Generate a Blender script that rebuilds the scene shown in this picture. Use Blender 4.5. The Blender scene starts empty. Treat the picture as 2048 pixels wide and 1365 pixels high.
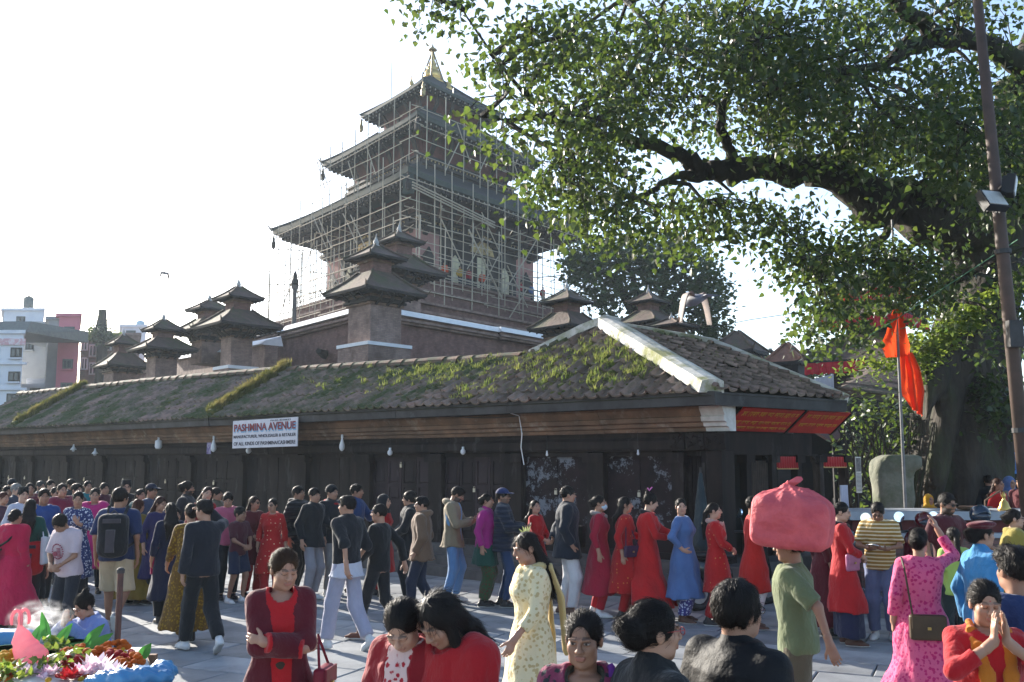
import bpy, math, random
import numpy as np
from mathutils import Vector, Matrix, Euler
R = math.radians
rnd = random.Random(7)
scn = bpy.context.scene
col = scn.collection

# ------------------------------------------------------------------ camera
PW, PH, F, HOR, CAMH = 2048, 1365, 1950.0, 922.0, 2.05
PITCH = math.atan((HOR - PH / 2) / F)
cd = bpy.data.cameras.new('camera'); cam = bpy.data.objects.new('camera', cd); col.objects.link(cam)
cd.sensor_width = 36; cd.lens = F / PW * 36; cd.clip_start = 0.05; cd.clip_end = 4000
cam.location = (0, 0, CAMH); cam.rotation_euler = (R(90) + PITCH, 0, 0)
scn.camera = cam
# ------------------------------------------------------------------ sky, sun, exposure
SUN_AZ, SUN_EL = R(-40), R(20)
w = bpy.data.worlds.new('World'); scn.world = w; w.use_nodes = True
nt = w.node_tree; bg = nt.nodes['Background']
sky = nt.nodes.new('ShaderNodeTexSky'); sky.sky_type = 'NISHITA'; sky.sun_disc = False
sky.sun_elevation = SUN_EL; sky.sun_rotation = SUN_AZ; sky.air_density = 1.0; sky.dust_density = 3.2; sky.ozone_density = 1.0; sky.altitude = 1300
nt.links.new(sky.outputs[0], bg.inputs[0]); bg.inputs[1].default_value = 0.135
sd = bpy.data.lights.new('sun', 'SUN'); sun = bpy.data.objects.new('sun', sd); col.objects.link(sun)
sd.energy = 5.0; sd.angle = R(0.5); sd.color = (1.0, 0.93, 0.82)
TO_SUN = Vector((math.sin(SUN_AZ) * math.cos(SUN_EL), math.cos(SUN_AZ) * math.cos(SUN_EL), math.sin(SUN_EL)))
sun.rotation_euler = TO_SUN.to_track_quat('Z', 'Y').to_euler()
scn.view_settings.view_transform = 'Standard'; scn.view_settings.look = 'None'
scn.view_settings.gamma = 1; scn.view_settings.use_curve_mapping = False
scn.view_settings.exposure = 1.5
scn.cycles.max_bounces = 6; scn.cycles.diffuse_bounces = 3; scn.cycles.glossy_bounces = 2
scn.cycles.transmission_bounces = 4; scn.cycles.volume_bounces = 0; scn.cycles.transparent_max_bounces = 6
scn.cycles.caustics_reflective = False; scn.cycles.caustics_refractive = False

# ------------------------------------------------------------------ pixel -> place
CP, SP = math.cos(PITCH), math.sin(PITCH)
def ray(px, py):
    a, b = px - PW / 2, PH / 2 - py
    return Vector((a, F * CP - b * SP, F * SP + b * CP))
def at(px, py, Y):
    d = ray(px, py); t = Y / d.y
    return Vector((d.x * t, Y, CAMH + d.z * t))
def gnd(px, py, z=0.0):
    d = ray(px, py); t = (z - CAMH) / d.z
    return Vector((d.x * t, d.y * t, z))
def mpp(Y): return Y / (F / CP)          # metres per photo pixel near the horizon
def on_plane(px, py, p0, n):
    d = ray(px, py); o = Vector((0, 0, CAMH)); t = (Vector(p0) - o).dot(n) / d.dot(n)
    return o + d * t

# ------------------------------------------------------------------ objects
ORG = {}
def tag(o, label=None, cat=None, group=None, kind=None):
    if label: o['label'] = label
    if cat: o['category'] = cat
    if group: o['group'] = group
    if kind: o['kind'] = kind
    return o
def thing(name, loc, label, cat, group=None):
    o = bpy.data.objects.new(name, None); col.objects.link(o); o.location = loc
    o.empty_display_size = 0.2; ORG[o] = Vector(loc)
    return tag(o, label, cat, group)
def put(name, me, parent=None, loc=None, rot=None, scale=None):
    o = bpy.data.objects.new(name, me); col.objects.link(o)
    base = ORG[parent] if parent is not None else Vector((0, 0, 0))
    if parent is not None: o.parent = parent
    if loc is not None:
        o.location = Vector(loc) - base; ORG[o] = Vector(loc)
    else: ORG[o] = base
    if rot is not None: o.rotation_euler = rot
    if scale is not None: o.scale = scale
    return o
def raw_mesh(name, V, Fc, mat, smooth=False, quads=True):
    """V (n,3) array, Fc (m,4) or (m,3) array"""
    me = bpy.data.meshes.new(name)
    V = np.asarray(V, np.float32); Fc = np.asarray(Fc, np.int32)
    n, k = Fc.shape
    me.vertices.add(len(V)); me.vertices.foreach_set('co', V.ravel())
    me.loops.add(n * k); me.loops.foreach_set('vertex_index', Fc.ravel())
    me.polygons.add(n); me.polygons.foreach_set('loop_start', np.arange(0, n * k, k, dtype=np.int32))
    if smooth: me.polygons.foreach_set('use_smooth', np.ones(n, bool))
    me.update(calc_edges=True)
    if mat is not None:
        for m in (mat if isinstance(mat, (list, tuple)) else [mat]): me.materials.append(m)
    return me
class MB:
    def __init__(s): s.v = []; s.f = []; s.m = []; s.mi = 0
    def add(s, vs, fs):
        o = len(s.v); s.v += [tuple(v) for v in vs]; s.f += [tuple(i + o for i in f) for f in fs]; s.m += [s.mi] * len(fs)
        return s
    def hexa(s, b, t):   # 4 bottom + 4 top points
        return s.add(list(b) + list(t), [(3, 2, 1, 0), (4, 5, 6, 7), (0, 1, 5, 4), (1, 2, 6, 5), (2, 3, 7, 6), (3, 0, 4, 7)])
    def box(s, c, d, ax=None, ay=None, az=None):
        c = Vector(c); ax = Vector(ax or (1, 0, 0)); ay = Vector(ay or (0, 1, 0)); az = Vector(az or (0, 0, 1))
        x, y, z = ax * d[0] / 2, ay * d[1] / 2, az * d[2] / 2
        return s.hexa([c - x - y - z, c + x - y - z, c + x + y - z, c - x + y - z], [c - x - y + z, c + x - y + z, c + x + y + z, c - x + y + z])
    def tube(s, pts, rs, n=8, cap=True):
        pts = [Vector(p) for p in pts]
        if not isinstance(rs, (list, tuple)): rs = [rs] * len(pts)
        o = len(s.v); up = None
        for i, p in enumerate(pts):
            d = (pts[min(i + 1, len(pts) - 1)] - pts[max(i - 1, 0)])
            d = d.normalized() if d.length > 1e-9 else Vector((0, 0, 1))
            if up is None: up = d.orthogonal().normalized()
            up = (up - d * up.dot(d)); up = up.normalized() if up.length > 1e-6 else d.orthogonal().normalized()
            b = d.cross(up)
            for k in range(n):
                a = 2 * math.pi * k / n
                s.v.append(tuple(p + (up * math.cos(a) + b * math.sin(a)) * rs[i]))
        for i in range(len(pts) - 1):
            for k in range(n):
                s.f.append((o + i * n + k, o + i * n + (k + 1) % n, o + (i + 1) * n + (k + 1) % n, o + (i + 1) * n + k)); s.m.append(s.mi)
        if cap:
            s.f.append(tuple(o + k for k in reversed(range(n)))); s.m.append(s.mi)
            s.f.append(tuple(o + (len(pts) - 1) * n + k for k in range(n))); s.m.append(s.mi)
        return s
    def lathe(s, c, prof, n=12):
        c = Vector(c)
        return s.tube([c + Vector((0, 0, z)) for r, z in prof], [max(r, 1e-4) for r, z in prof], n) if True else s
    def prism(s, poly, h):   # poly: list of Vectors (planar), h Vector offset
        n = len(poly); h = Vector(h)
        return s.add([Vector(p) for p in poly] + [Vector(p) + h for p in poly],
                     [tuple(reversed(range(n))), tuple(range(n, 2 * n))] + [(i, (i + 1) % n, n + (i + 1) % n, n + i) for i in range(n)])
    def mesh(s, name, mat, base=Vector((0, 0, 0)), smooth=False):
        me = bpy.data.meshes.new(name)
        b = Vector(base)
        me.from_pydata([(v[0] - b.x, v[1] - b.y, v[2] - b.z) for v in s.v], [], s.f)
        for m in (mat if isinstance(mat, (list, tuple)) else [mat]): me.materials.append(m)
        if isinstance(mat, (list, tuple)): me.polygons.foreach_set('material_index', s.m)
        if smooth: me.polygons.foreach_set('use_smooth', np.ones(len(me.polygons), bool))
        me.update()
        return me
    def build(s, name, mat, parent=None, smooth=False):
        base = ORG[parent] if parent is not None else Vector((0, 0, 0))
        return put(name, s.mesh(name, mat, base, smooth), parent)
    def own(s, name, mat, loc, label, cat, group=None, smooth=False):
        o = put(name, s.mesh(name, mat, Vector(loc), smooth), None, loc)
        return tag(o, label, cat, group)

# ------------------------------------------------------------------ materials
def lin(h):
    if isinstance(h, str):
        h = h.lstrip('#'); c = [int(h[i:i + 2], 16) / 255 for i in (0, 2, 4)]
        return tuple((x / 12.92 if x <= .04045 else ((x + .055) / 1.055) ** 2.4) for x in c)
    return tuple(h)
MATS = {}
def M(name, c1, c2=None, scale=4.0, rough=0.8, bump=0.0, bscale=None, metallic=0.0, spec=0.3, trans=0.0, c3=None, scale3=1.2, t3=(0.5, 0.62),
      stretch=(1, 1, 1), detail=6.0, lo=0.35, hi=0.65, emit=None, alpha=None, sheen=0.0, fn=None):
    if name in MATS: return MATS[name]
    m = bpy.data.materials.new(name); m.use_nodes = True; MATS[name] = m
    n = m.node_tree.nodes; l = m.node_tree.links; p = n['Principled BSDF']
    c1 = lin(c1); c2 = lin(c2) if c2 is not None else tuple(x * 0.72 for x in c1)
    tc = n.new('ShaderNodeTexCoord'); mp = n.new('ShaderNodeMapping'); mp.inputs['Scale'].default_value = stretch
    l.new(tc.outputs['Object'], mp.inputs[0])
    nz = n.new('ShaderNodeTexNoise'); nz.inputs['Scale'].default_value = scale; nz.inputs['Detail'].default_value = detail; nz.inputs['Roughness'].default_value = .62
    l.new(mp.outputs[0], nz.inputs['Vector'])
    mr = n.new('ShaderNodeMapRange'); mr.inputs['From Min'].default_value = lo; mr.inputs['From Max'].default_value = hi
    l.new(nz.outputs['Fac'], mr.inputs[0])
    mx = n.new('ShaderNodeMix'); mx.data_type = 'RGBA'; mx.inputs[6].default_value = (*c1, 1); mx.inputs[7].default_value = (*c2, 1)
    l.new(mr.outputs[0], mx.inputs[0]); out = mx.outputs[2]
    if c3 is not None:
        n3 = n.new('ShaderNodeTexNoise'); n3.inputs['Scale'].default_value = scale3; n3.inputs['Detail'].default_value = 8; n3.inputs['Roughness'].default_value = .7
        l.new(mp.outputs[0], n3.inputs['Vector'])
        r3 = n.new('ShaderNodeMapRange'); r3.inputs['From Min'].default_value = t3[0]; r3.inputs['From Max'].default_value = t3[1]
        l.new(n3.outputs['Fac'], r3.inputs[0])
        m3 = n.new('ShaderNodeMix'); m3.data_type = 'RGBA'; m3.inputs[7].default_value = (*lin(c3), 1)
        l.new(r3.outputs[0], m3.inputs[0]); l.new(out, m3.inputs[6]); out = m3.outputs[2]
    if fn: out = fn(n, l, tc, out, p) or out
    l.new(out, p.inputs['Base Color'])
    p.inputs['Roughness'].default_value = rough; p.inputs['Metallic'].default_value = metallic
    p.inputs['Specular IOR Level'].default_value = spec
    if sheen: p.inputs['Sheen Weight'].default_value = sheen
    if bump:
        nb = n.new('ShaderNodeTexNoise'); nb.inputs['Scale'].default_value = bscale or scale * 4; nb.inputs['Detail'].default_value = 5
        l.new(mp.outputs[0], nb.inputs['Vector'])
        b = n.new('ShaderNodeBump'); b.inputs['Strength'].default_value = 1.0; b.inputs['Distance'].default_value = bump
        l.new(nb.outputs['Fac'], b.inputs['Height']); l.new(b.outputs[0], p.inputs['Normal'])
    if emit:
        p.inputs['Emission Color'].default_value = (*lin(emit[0]), 1); p.inputs['Emission Strength'].default_value = emit[1]
    if trans:
        tr = n.new('ShaderNodeBsdfTranslucent'); l.new(out, tr.inputs['Color'])
        ms = n.new('ShaderNodeMixShader'); ms.inputs[0].default_value = trans
        l.new(p.outputs[0], ms.inputs[1]); l.new(tr.outputs[0], ms.inputs[2]); l.new(ms.outputs[0], n['Material Output'].inputs['Surface'])
    return m
def bricks(name, c1, c2, mortar, bw=0.23, bh=0.065, bump=0.006, stain=None):
    """brick courses for walls seen from afar, mapped on horizontal run + height"""
    def fn(n, l, tc, out, p):
        sx = n.new('ShaderNodeSeparateXYZ'); l.new(tc.outputs['Object'], sx.inputs[0])
        ad = n.new('ShaderNodeMath'); ad.operation = 'SUBTRACT'; l.new(sx.outputs[0], ad.inputs[0]); l.new(sx.outputs[1], ad.inputs[1])
        mu = n.new('ShaderNodeMath'); mu.operation = 'MULTIPLY'; l.new(ad.outputs[0], mu.inputs[0]); mu.inputs[1].default_value = .7071
        cb = n.new('ShaderNodeCombineXYZ'); l.new(mu.outputs[0], cb.inputs[0]); l.new(sx.outputs[2], cb.inputs[1])
        ad2 = n.new('ShaderNodeMath'); ad2.operation = 'ADD'; l.new(sx.outputs[0], ad2.inputs[0]); l.new(sx.outputs[1], ad2.inputs[1])
        geo = n.new('ShaderNodeNewGeometry'); sn = n.new('ShaderNodeSeparateXYZ'); l.new(geo.outputs['Normal'], sn.inputs[0])
        pr = n.new('ShaderNodeMath'); pr.operation = 'MULTIPLY'; l.new(sn.outputs[0], pr.inputs[0]); l.new(sn.outputs[1], pr.inputs[1])
        gt = n.new('ShaderNodeMath'); gt.operation = 'GREATER_THAN'; l.new(pr.outputs[0], gt.inputs[0]); gt.inputs[1].default_value = 0
        mu2 = n.new('ShaderNodeMath'); mu2.operation = 'MULTIPLY'; l.new(ad2.outputs[0], mu2.inputs[0]); mu2.inputs[1].default_value = .7071
        mixu = n.new('ShaderNodeMix'); l.new(gt.outputs[0], mixu.inputs[0]); l.new(mu2.outputs[0], mixu.inputs[2]); l.new(mu.outputs[0], mixu.inputs[3])
        l.new(mixu.outputs[0], cb.inputs[0])
        br = n.new('ShaderNodeTexBrick'); l.new(cb.outputs[0], br.inputs['Vector'])
        br.inputs['Color1'].default_value = (*lin(c1), 1); br.inputs['Color2'].default_value = (*lin(c2), 1); br.inputs['Mortar'].default_value = (*lin(mortar), 1)
        br.inputs['Scale'].default_value = 1; br.inputs['Brick Width'].default_value = bw; br.inputs['Row Height'].default_value = bh; br.inputs['Mortar Size'].default_value = .008
        mm = n.new('ShaderNodeMix'); mm.data_type = 'RGBA'; mm.blend_type = 'MULTIPLY'; mm.inputs[0].default_value = 1
        l.new(br.outputs[0], mm.inputs[6]); l.new(out, mm.inputs[7])
        b = n.new('ShaderNodeBump'); b.inputs['Distance'].default_value = bump; b.invert = True
        l.new(br.outputs['Fac'], b.inputs['Height']); l.new(b.outputs[0], p.inputs['Normal'])
        return mm.outputs[2]
    return M(name, (1, 1, 1), (.5, .47, .46), scale=2.2, rough=.9, c3=stain, scale3=.5, t3=(.52, .68), fn=fn, lo=.3, hi=.7)
# ------------------------------------------------------------------ implicit surfaces on a rectilinear grid
def v3(*a): return np.array(a, np.float32)
class Grid:
    def __init__(s, lo, hi, h):
        if not isinstance(h, (tuple, list)): h = (h, h, h)
        s.ax = [np.arange(lo[i], hi[i] + h[i], h[i], dtype=np.float32) for i in range(3)]
        s.D = np.full([len(a) for a in s.ax], 1.0, np.float32)
    def sl(s, lo, hi):
        out = []
        for i in range(3):
            a = int(np.searchsorted(s.ax[i], lo[i])); b = int(np.searchsorted(s.ax[i], hi[i]))
            out.append(slice(max(a - 1, 0), max(min(b + 1, len(s.ax[i])), 0)))
        return tuple(out)
    def xyz(s, sl):
        return s.ax[0][sl[0]][:, None, None], s.ax[1][sl[1]][None, :, None], s.ax[2][sl[2]][None, None, :]
    def blend(s, sl, d, k):
        a = s.D[sl]
        if a.size == 0: return
        if k > 0:
            h = np.clip(k - np.abs(a - d), 0, None); s.D[sl] = np.minimum(a, d) - h * h / (4 * k)
        else: s.D[sl] = np.minimum(a, d)
    def cone(s, a, b, ra, rb, k=.02, fl=None, cut=None):
        """round cone a->b; fl=(axis, factor) squashes along an axis; cut=True ends flat at b"""
        a = np.asarray(a, np.float32); b = np.asarray(b, np.float32); m = max(ra, rb) * (1.0 if not fl else max(1.0, 1 / fl[1])) + max(k, .03) + .03
        sl = s.sl(np.minimum(a, b) - m, np.maximum(a, b) + m); x, y, z = s.xyz(sl)
        ba = b - a; L2 = float(ba @ ba) + 1e-9
        px, py, pz = x - a[0], y - a[1], z - a[2]
        t0 = (px * ba[0] + py * ba[1] + pz * ba[2]) / L2; t = np.clip(t0, 0, 1)
        qx, qy, qz = px - t * ba[0], py - t * ba[1], pz - t * ba[2]
        if fl is not None:
            n, f = fl; n = np.asarray(n, np.float32); dn = qx * n[0] + qy * n[1] + qz * n[2]
            q2 = qx * qx + qy * qy + qz * qz + dn * dn * (f * f - 1)
        else: q2 = qx * qx + qy * qy + qz * qz
        d = np.sqrt(np.maximum(q2, 0)) - (ra + (rb - ra) * t)
        if cut: d = np.maximum(d, (t0 - 1) * math.sqrt(L2))
        s.blend(sl, d, k)
    def ell(s, c, r, k=.02, rot=None, sub=False):
        """ellipsoid; rot 3x3 (columns local axes); sub=True carves"""
        c = np.asarray(c, np.float32); r = np.asarray(r, np.float32); m = float(r.max()) + max(k, .03) + .03
        sl = s.sl(c - m, c + m); x, y, z = s.xyz(sl)
        px, py, pz = x - c[0], y - c[1], z - c[2]
        if rot is not None:
            Rm = np.asarray(rot, np.float32); px, py, pz = (px * Rm[0, i] + py * Rm[1, i] + pz * Rm[2, i] for i in range(3))
        k0 = np.sqrt((px / r[0]) ** 2 + (py / r[1]) ** 2 + (pz / r[2]) ** 2)
        k1 = np.sqrt((px / r[0] ** 2) ** 2 + (py / r[1] ** 2) ** 2 + (pz / r[2] ** 2) ** 2)
        d = k0 * (k0 - 1) / np.maximum(k1, 1e-5)
        if sub:
            a = s.D[sl]; d = -d
            if k > 0:
                h = np.clip(k - np.abs(a - d), 0, None); s.D[sl] = np.maximum(a, d) + h * h / (4 * k)
            else: s.D[sl] = np.maximum(a, d)
        else: s.blend(sl, d, k)
    def box(s, c, hs, rad, k=0, rot=None):
        c = np.asarray(c, np.float32); m = float(max(hs)) * 1.8 + .04; sl = s.sl(c - m, c + m); x, y, z = s.xyz(sl)
        px, py, pz = x - c[0], y - c[1], z - c[2]
        if rot is not None:
            Rm = np.asarray(rot, np.float32); px, py, pz = (px * Rm[0, i] + py * Rm[1, i] + pz * Rm[2, i] for i in range(3))
        qx, qy, qz = np.abs(px) - hs[0] + rad, np.abs(py) - hs[1] + rad, np.abs(pz) - hs[2] + rad
        d = np.sqrt(np.maximum(qx, 0) ** 2 + np.maximum(qy, 0) ** 2 + np.maximum(qz, 0) ** 2) + np.minimum(np.maximum(qx, np.maximum(qy, qz)), 0) - rad
        s.blend(sl, d, k)
    def func(s, f, k=0):    # f(x,y,z) -> d over the whole grid
        x, y, z = s.xyz((slice(None),) * 3); s.blend((slice(None),) * 3, f(x, y, z), k)
    def cut(s, f):          # keep where f<0
        x, y, z = s.xyz((slice(None),) * 3); s.D = np.maximum(s.D, f(x, y, z))
    def disp(s, f):
        x, y, z = s.xyz((slice(None),) * 3); s.D = s.D + f(x, y, z)
    def nets(s):
        D = s.D; D[0] = D[-1] = 1; D[:, 0] = D[:, -1] = 1; D[:, :, 0] = D[:, :, -1] = 1
        S = D < 0
        c = S[:-1, :-1, :-1].astype(np.int8)
        for i, j, k in ((1, 0, 0), (0, 1, 0), (0, 0, 1), (1, 1, 0), (1, 0, 1), (0, 1, 1), (1, 1, 1)):
            c = c + S[i:S.shape[0] - 1 + i, j:S.shape[1] - 1 + j, k:S.shape[2] - 1 + k]
        act = (c > 0) & (c < 8)
        I, J, K = np.nonzero(act); n = len(I)
        if n == 0: return np.zeros((0, 3), np.float32), np.zeros((0, 4), np.int32)
        idx = np.full(act.shape, -1, np.int32); idx[I, J, K] = np.arange(n)
        acc = np.zeros((n, 3), np.float32); cnt = np.zeros(n, np.float32)
        A_ = s.ax
        cor = [(0, 0, 0), (1, 0, 0), (0, 1, 0), (1, 1, 0), (0, 0, 1), (1, 0, 1), (0, 1, 1), (1, 1, 1)]
        val = [D[I + a, J + b, K + c_] for a, b, c_ in cor]
        for a, b in ((0, 1), (2, 3), (4, 5), (6, 7), (0, 2), (1, 3), (4, 6), (5, 7), (0, 4), (1, 5), (2, 6), (3, 7)):
            va, vb = val[a], val[b]; m = (va < 0) != (vb < 0)
            t = np.where(m, va / np.where(m, va - vb, 1), 0)
            for ax, (G_, arr) in enumerate(zip((I, J, K), A_)):
                p0 = arr[G_ + cor[a][ax]]; p1 = arr[G_ + cor[b][ax]]
                acc[:, ax] += np.where(m, p0 + (p1 - p0) * t, 0)
            cnt += m
        V = acc / cnt[:, None]
        Q = []
        for ax in range(3):
            sh = list(S.shape); lo = [slice(1, -1)] * 3; lo[ax] = slice(0, -1); hi = list(lo); hi[ax] = slice(1, None)
            s0, s1 = S[tuple(lo)], S[tuple(hi)]
            E = np.nonzero(s0 != s1); o = [1, 1, 1]; o[ax] = 0
            g = [E[i] + o[i] for i in range(3)]
            u, v = (ax + 1) % 3, (ax + 2) % 3
            def cell(du, dv):
                q = [g[0].copy(), g[1].copy(), g[2].copy()]; q[u] -= du; q[v] -= dv
                return idx[q[0], q[1], q[2]]
            quad = np.stack([cell(1, 1), cell(0, 1), cell(0, 0), cell(1, 0)], 1)
            fl = ~s0[E]
            quad[fl] = quad[fl][:, ::-1]; Q.append(quad)
        return V, np.concatenate(Q).astype(np.int32)
def waves(seed, n, kmin, kmax, zs=1.0):
    r_ = np.random.RandomState(seed); d = r_.normal(size=(n, 3)); d[:, 2] *= zs; d /= np.linalg.norm(d, axis=1)[:, None]
    k = r_.uniform(kmin, kmax, n)[:, None] * d; ph = r_.uniform(0, 6.28, n)
    def f(x, y, z):
        o = 0
        for i in range(n): o = o + np.sin(x * k[i, 0] + y * k[i, 1] + z * k[i, 2] + ph[i])
        return o / n
    return f
# ------------------------------------------------------------------ shared materials
def obj_random(n, l, out, amt=.35):
    oi = n.new('ShaderNodeObjectInfo'); mr = n.new('ShaderNodeMapRange'); mr.inputs['To Min'].default_value = 1 - amt; mr.inputs['To Max'].default_value = 1 + amt
    l.new(oi.outputs['Random'], mr.inputs[0])
    mm = n.new('ShaderNodeMix'); mm.data_type = 'RGBA'; mm.blend_type = 'MULTIPLY'; mm.inputs[0].default_value = 1
    cb = n.new('ShaderNodeCombineColor')
    for i in range(3): l.new(mr.outputs[0], cb.inputs[i])
    l.new(out, mm.inputs[6]); l.new(cb.outputs[0], mm.inputs[7])
    return mm.outputs[2]
m_slab = M('paving_stone', (.29, .305, .32), (.18, .19, .20), scale=1.6, rough=.62, bump=.004, bscale=22, c3=(.14, .145, .15), scale3=.9, t3=(.55, .75), spec=.25,
           fn=lambda n, l, tc, o, p: obj_random(n, l, o, .22))
m_dirt = M('joint_dirt', (.06, .055, .05), (.035, .033, .03), scale=3, rough=.95)
m_wood = M('dark_timber', (.028, .021, .019), (.013, .010, .0105), scale=3, rough=.75, spec=.12, bump=.003, bscale=14, stretch=(1, 1, .25), c3=(.085, .078, .075), scale3=3.4, t3=(.56, .78))
m_wood_pale = M('weathered_timber', (.22, .125, .075), (.10, .065, .045), scale=2.2, rough=.75, bump=.006, bscale=9, c3=(.30, .24, .19), scale3=3.1, t3=(.55, .75))
m_fascia = M('grey_timber', (.060, .057, .056), (.028, .026, .026), scale=2.5, rough=.7, bump=.004, c3=(.12, .125, .13), scale3=1.7, t3=(.58, .75))
def peel(n, l, tc, out, p):
    nz = n.new('ShaderNodeTexNoise'); nz.inputs['Scale'].default_value = 2.1; nz.inputs['Detail'].default_value = 9; nz.inputs['Roughness'].default_value = .82
    l.new(tc.outputs['Object'], nz.inputs['Vector'])
    mr = n.new('ShaderNodeMapRange'); mr.inputs['From Min'].default_value = .545; mr.inputs['From Max'].default_value = .575; l.new(nz.outputs['Fac'], mr.inputs[0])
    mm = n.new('ShaderNodeMix'); mm.data_type = 'RGBA'; mm.inputs[7].default_value = (.16, .17, .19, 1); l.new(mr.outputs[0], mm.inputs[0]); l.new(out, mm.inputs[6])
    return mm.outputs[2]
m_peel = M('peeling_paint', (.030, .019, .020), (.016, .011, .012), scale=3, rough=.75, spec=.12, bump=.003, bscale=20, fn=peel)
m_plum = M('plum_painted_timber', (.030, .019, .022), (.014, .0095, .012), fn=lambda n, l, tc, o, p: obj_random(n, l, o, .4), scale=3, rough=.7, spec=.18, bump=.004, bscale=14, stretch=(1, 1, .25), c3=(.075, .06, .065), scale3=3.6, t3=(.58, .8))
m_tile = M('clay_roof_tile', (.25, .175, .145), (.125, .098, .086), scale=3.0, rough=.85, bump=.004, bscale=30, c3=(.060, .072, .030), scale3=1.1, t3=(.42, .57),
           fn=lambda n, l, tc, o, p: obj_random(n, l, o, .45))
m_ridge = M('ridge_tile', (.16, .085, .06), (.08, .06, .045), scale=2.5, rough=.85, bump=.004, c3=(.045, .07, .035), scale3=1.5, t3=(.42, .56), fn=lambda n, l, tc, o, p: obj_random(n, l, o, .25))
m_hip = M('lime_plaster', (.68, .65, .60), (.45, .43, .40), scale=2.2, rough=.9, bump=.008, bscale=9, c3=(.20, .21, .06), scale3=1.1, t3=(.50, .66))
m_stone = M('step_stone', (.11, .105, .10), (.06, .058, .058), scale=3, rough=.8, bump=.006)
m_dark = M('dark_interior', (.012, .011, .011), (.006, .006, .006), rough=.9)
m_moss = M('moss', (.055, .075, .016), (.11, .105, .03), scale=9, rough=.95, bump=.02, bscale=40)
m_grass = M('roof_grass', (.11, .13, .035), (.26, .22, .085), scale=3, rough=.8, trans=.45)
m_weed = M('roof_weed', (.11, .17, .035), (.26, .27, .08), scale=5, rough=.8, trans=.45)
m_white = M('white_plastic', (.75, .76, .78), (.65, .66, .68), rough=.4)
m_wire = M('cable', (.05, .05, .05), rough=.6)

# ------------------------------------------------------------------ ground
ground = put('ground', MB().add([(-900, -300, -.03), (900, -300, -.03), (900, 1500, -.03), (-900, 1500, -.03)], [(0, 1, 2, 3)]).mesh('ground', m_dirt))
tag(ground, kind='structure')
pa = R(25); pu = Vector((math.cos(pa), -math.sin(pa), 0)); pv = Vector((math.sin(pa), math.cos(pa), 0))
def slab_mesh(w, d):
    b = .012; t = .03
    mb = MB(); x, y = w / 2 - .007, d / 2 - .007
    mb.add([(-x, -y, -t), (x, -y, -t), (x, y, -t), (-x, y, -t), (-x, -y, -.008), (x, -y, -.008), (x, y, -.008), (-x, y, -.008),
            (-x + b, -y + b, 0), (x - b, -y + b, 0), (x - b, y - b, 0), (-x + b, y - b, 0)],
           [(0, 1, 5, 4), (1, 2, 6, 5), (2, 3, 7, 6), (3, 0, 4, 7), (4, 5, 9, 8), (5, 6, 10, 9), (6, 7, 11, 10), (7, 4, 8, 11), (8, 9, 10, 11)])
    return mb
SW = [.78, .92, 1.06, .66]; SD = .62
slab_me = [slab_mesh(w_, SD).mesh('paving_slab', m_slab) for w_ in SW]
slabs = []
for j in range(-14, 60):
    x = -30 + rnd.random()
    while x < 24:
        k = rnd.randrange(4); c = pu * (x + SW[k] / 2) + pv * (j * SD)
        x += SW[k]
        if c.y < -2 or c.y > 24 or abs(c.x) > 20: continue
        slabs.append((c, k, rnd.uniform(-.004, .003)))
def vis_rank(c):
    if c.y < 7.2 or abs(c.x) > c.y * .535: return 1e6
    return c.y
slabs.sort(key=lambda s: vis_rank(s[0]))
field = MB()
for i, (c, k, dz) in enumerate(slabs):
    if i < 290:
        put('paving_slab', slab_me[k], ground, (c.x, c.y, dz), (0, 0, -pa))
    else:
        mb = slab_mesh(SW[k], SD); ca, sa = math.cos(-pa), math.sin(-pa)
        field.add([(v[0] * ca - v[1] * sa + c.x, v[0] * sa + v[1] * ca + c.y, v[2] + dz) for v in mb.v], mb.f)
tag(field.build('paving_slab_field', m_slab, ground), kind='stuff')

# ------------------------------------------------------------------ corner shop building
E0 = Vector((2.96, 14.4, 0)); U = Vector((-.755, .655, 0)).normalized(); N = Vector((U.y, -U.x, 0))
ER = Vector((5.64, 16.55, 0)); Vd = (ER - E0).normalized(); NB = Vector((-Vd.y, Vd.x, 0)); LB = (ER - E0).length
ZE = 3.06; TL = 29.0; Zv = Vector((0, 0, 1))
def A(t, d, z): return E0 + U * t + N * d + Zv * z
def B(t, d, z): return E0 + Vd * t + NB * d + Zv * z
def t_of(px, d=.75, z=2.0):      # run along the facade seen at column px
    p = on_plane(px, 900, A(0, d, 0), N); return (p - E0).dot(U)
def tb_of(px, d=.75):
    p = on_plane(px, 900, B(0, d, 0), NB); return (p - E0).dot(Vd)
shop = thing('shop_building', E0, 'long low timber shop row with mossy tiled roof and closed dark doors', 'building')
# plinth and steps
plb = MB(); plb.hexa([A(-.2, .35, 0), A(TL, .35, 0), A(TL, 4.2, 0), A(-.2, 3.4, 0)], [A(-.2, .35, .5), A(TL, .35, .5), A(TL, 4.2, .5), A(-.2, 3.4, .5)])
plb.build('plinth', m_stone, shop)
for k, (d0, z0) in enumerate(((-.25, .17), (.05, .335))):
    t = -.1 + k * .1
    while t < TL:
        ln = rnd.uniform(1.1, 1.7); e = min(t + ln, TL)
        MB().hexa([A(t + .006, d0, 0), A(e, d0, 0), A(e, .349, 0), A(t + .006, .349, 0)], [A(t + .006, d0, z0), A(e, d0, z0 + rnd.uniform(-.008, .008)), A(e, .349, z0), A(t + .006, .349, z0)]).build('step_stone', m_stone, shop)
        t = e
MB().hexa([B(.36, .35, 0), B(LB, .35, 0), B(LB, 3.2, 0), B(.36, 3.2, 0)], [B(.36, .35, .497), B(LB, .35, .497), B(LB, 3.2, .497), B(.36, 3.2, .497)]).build('side_plinth', m_stone, shop)
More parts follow.
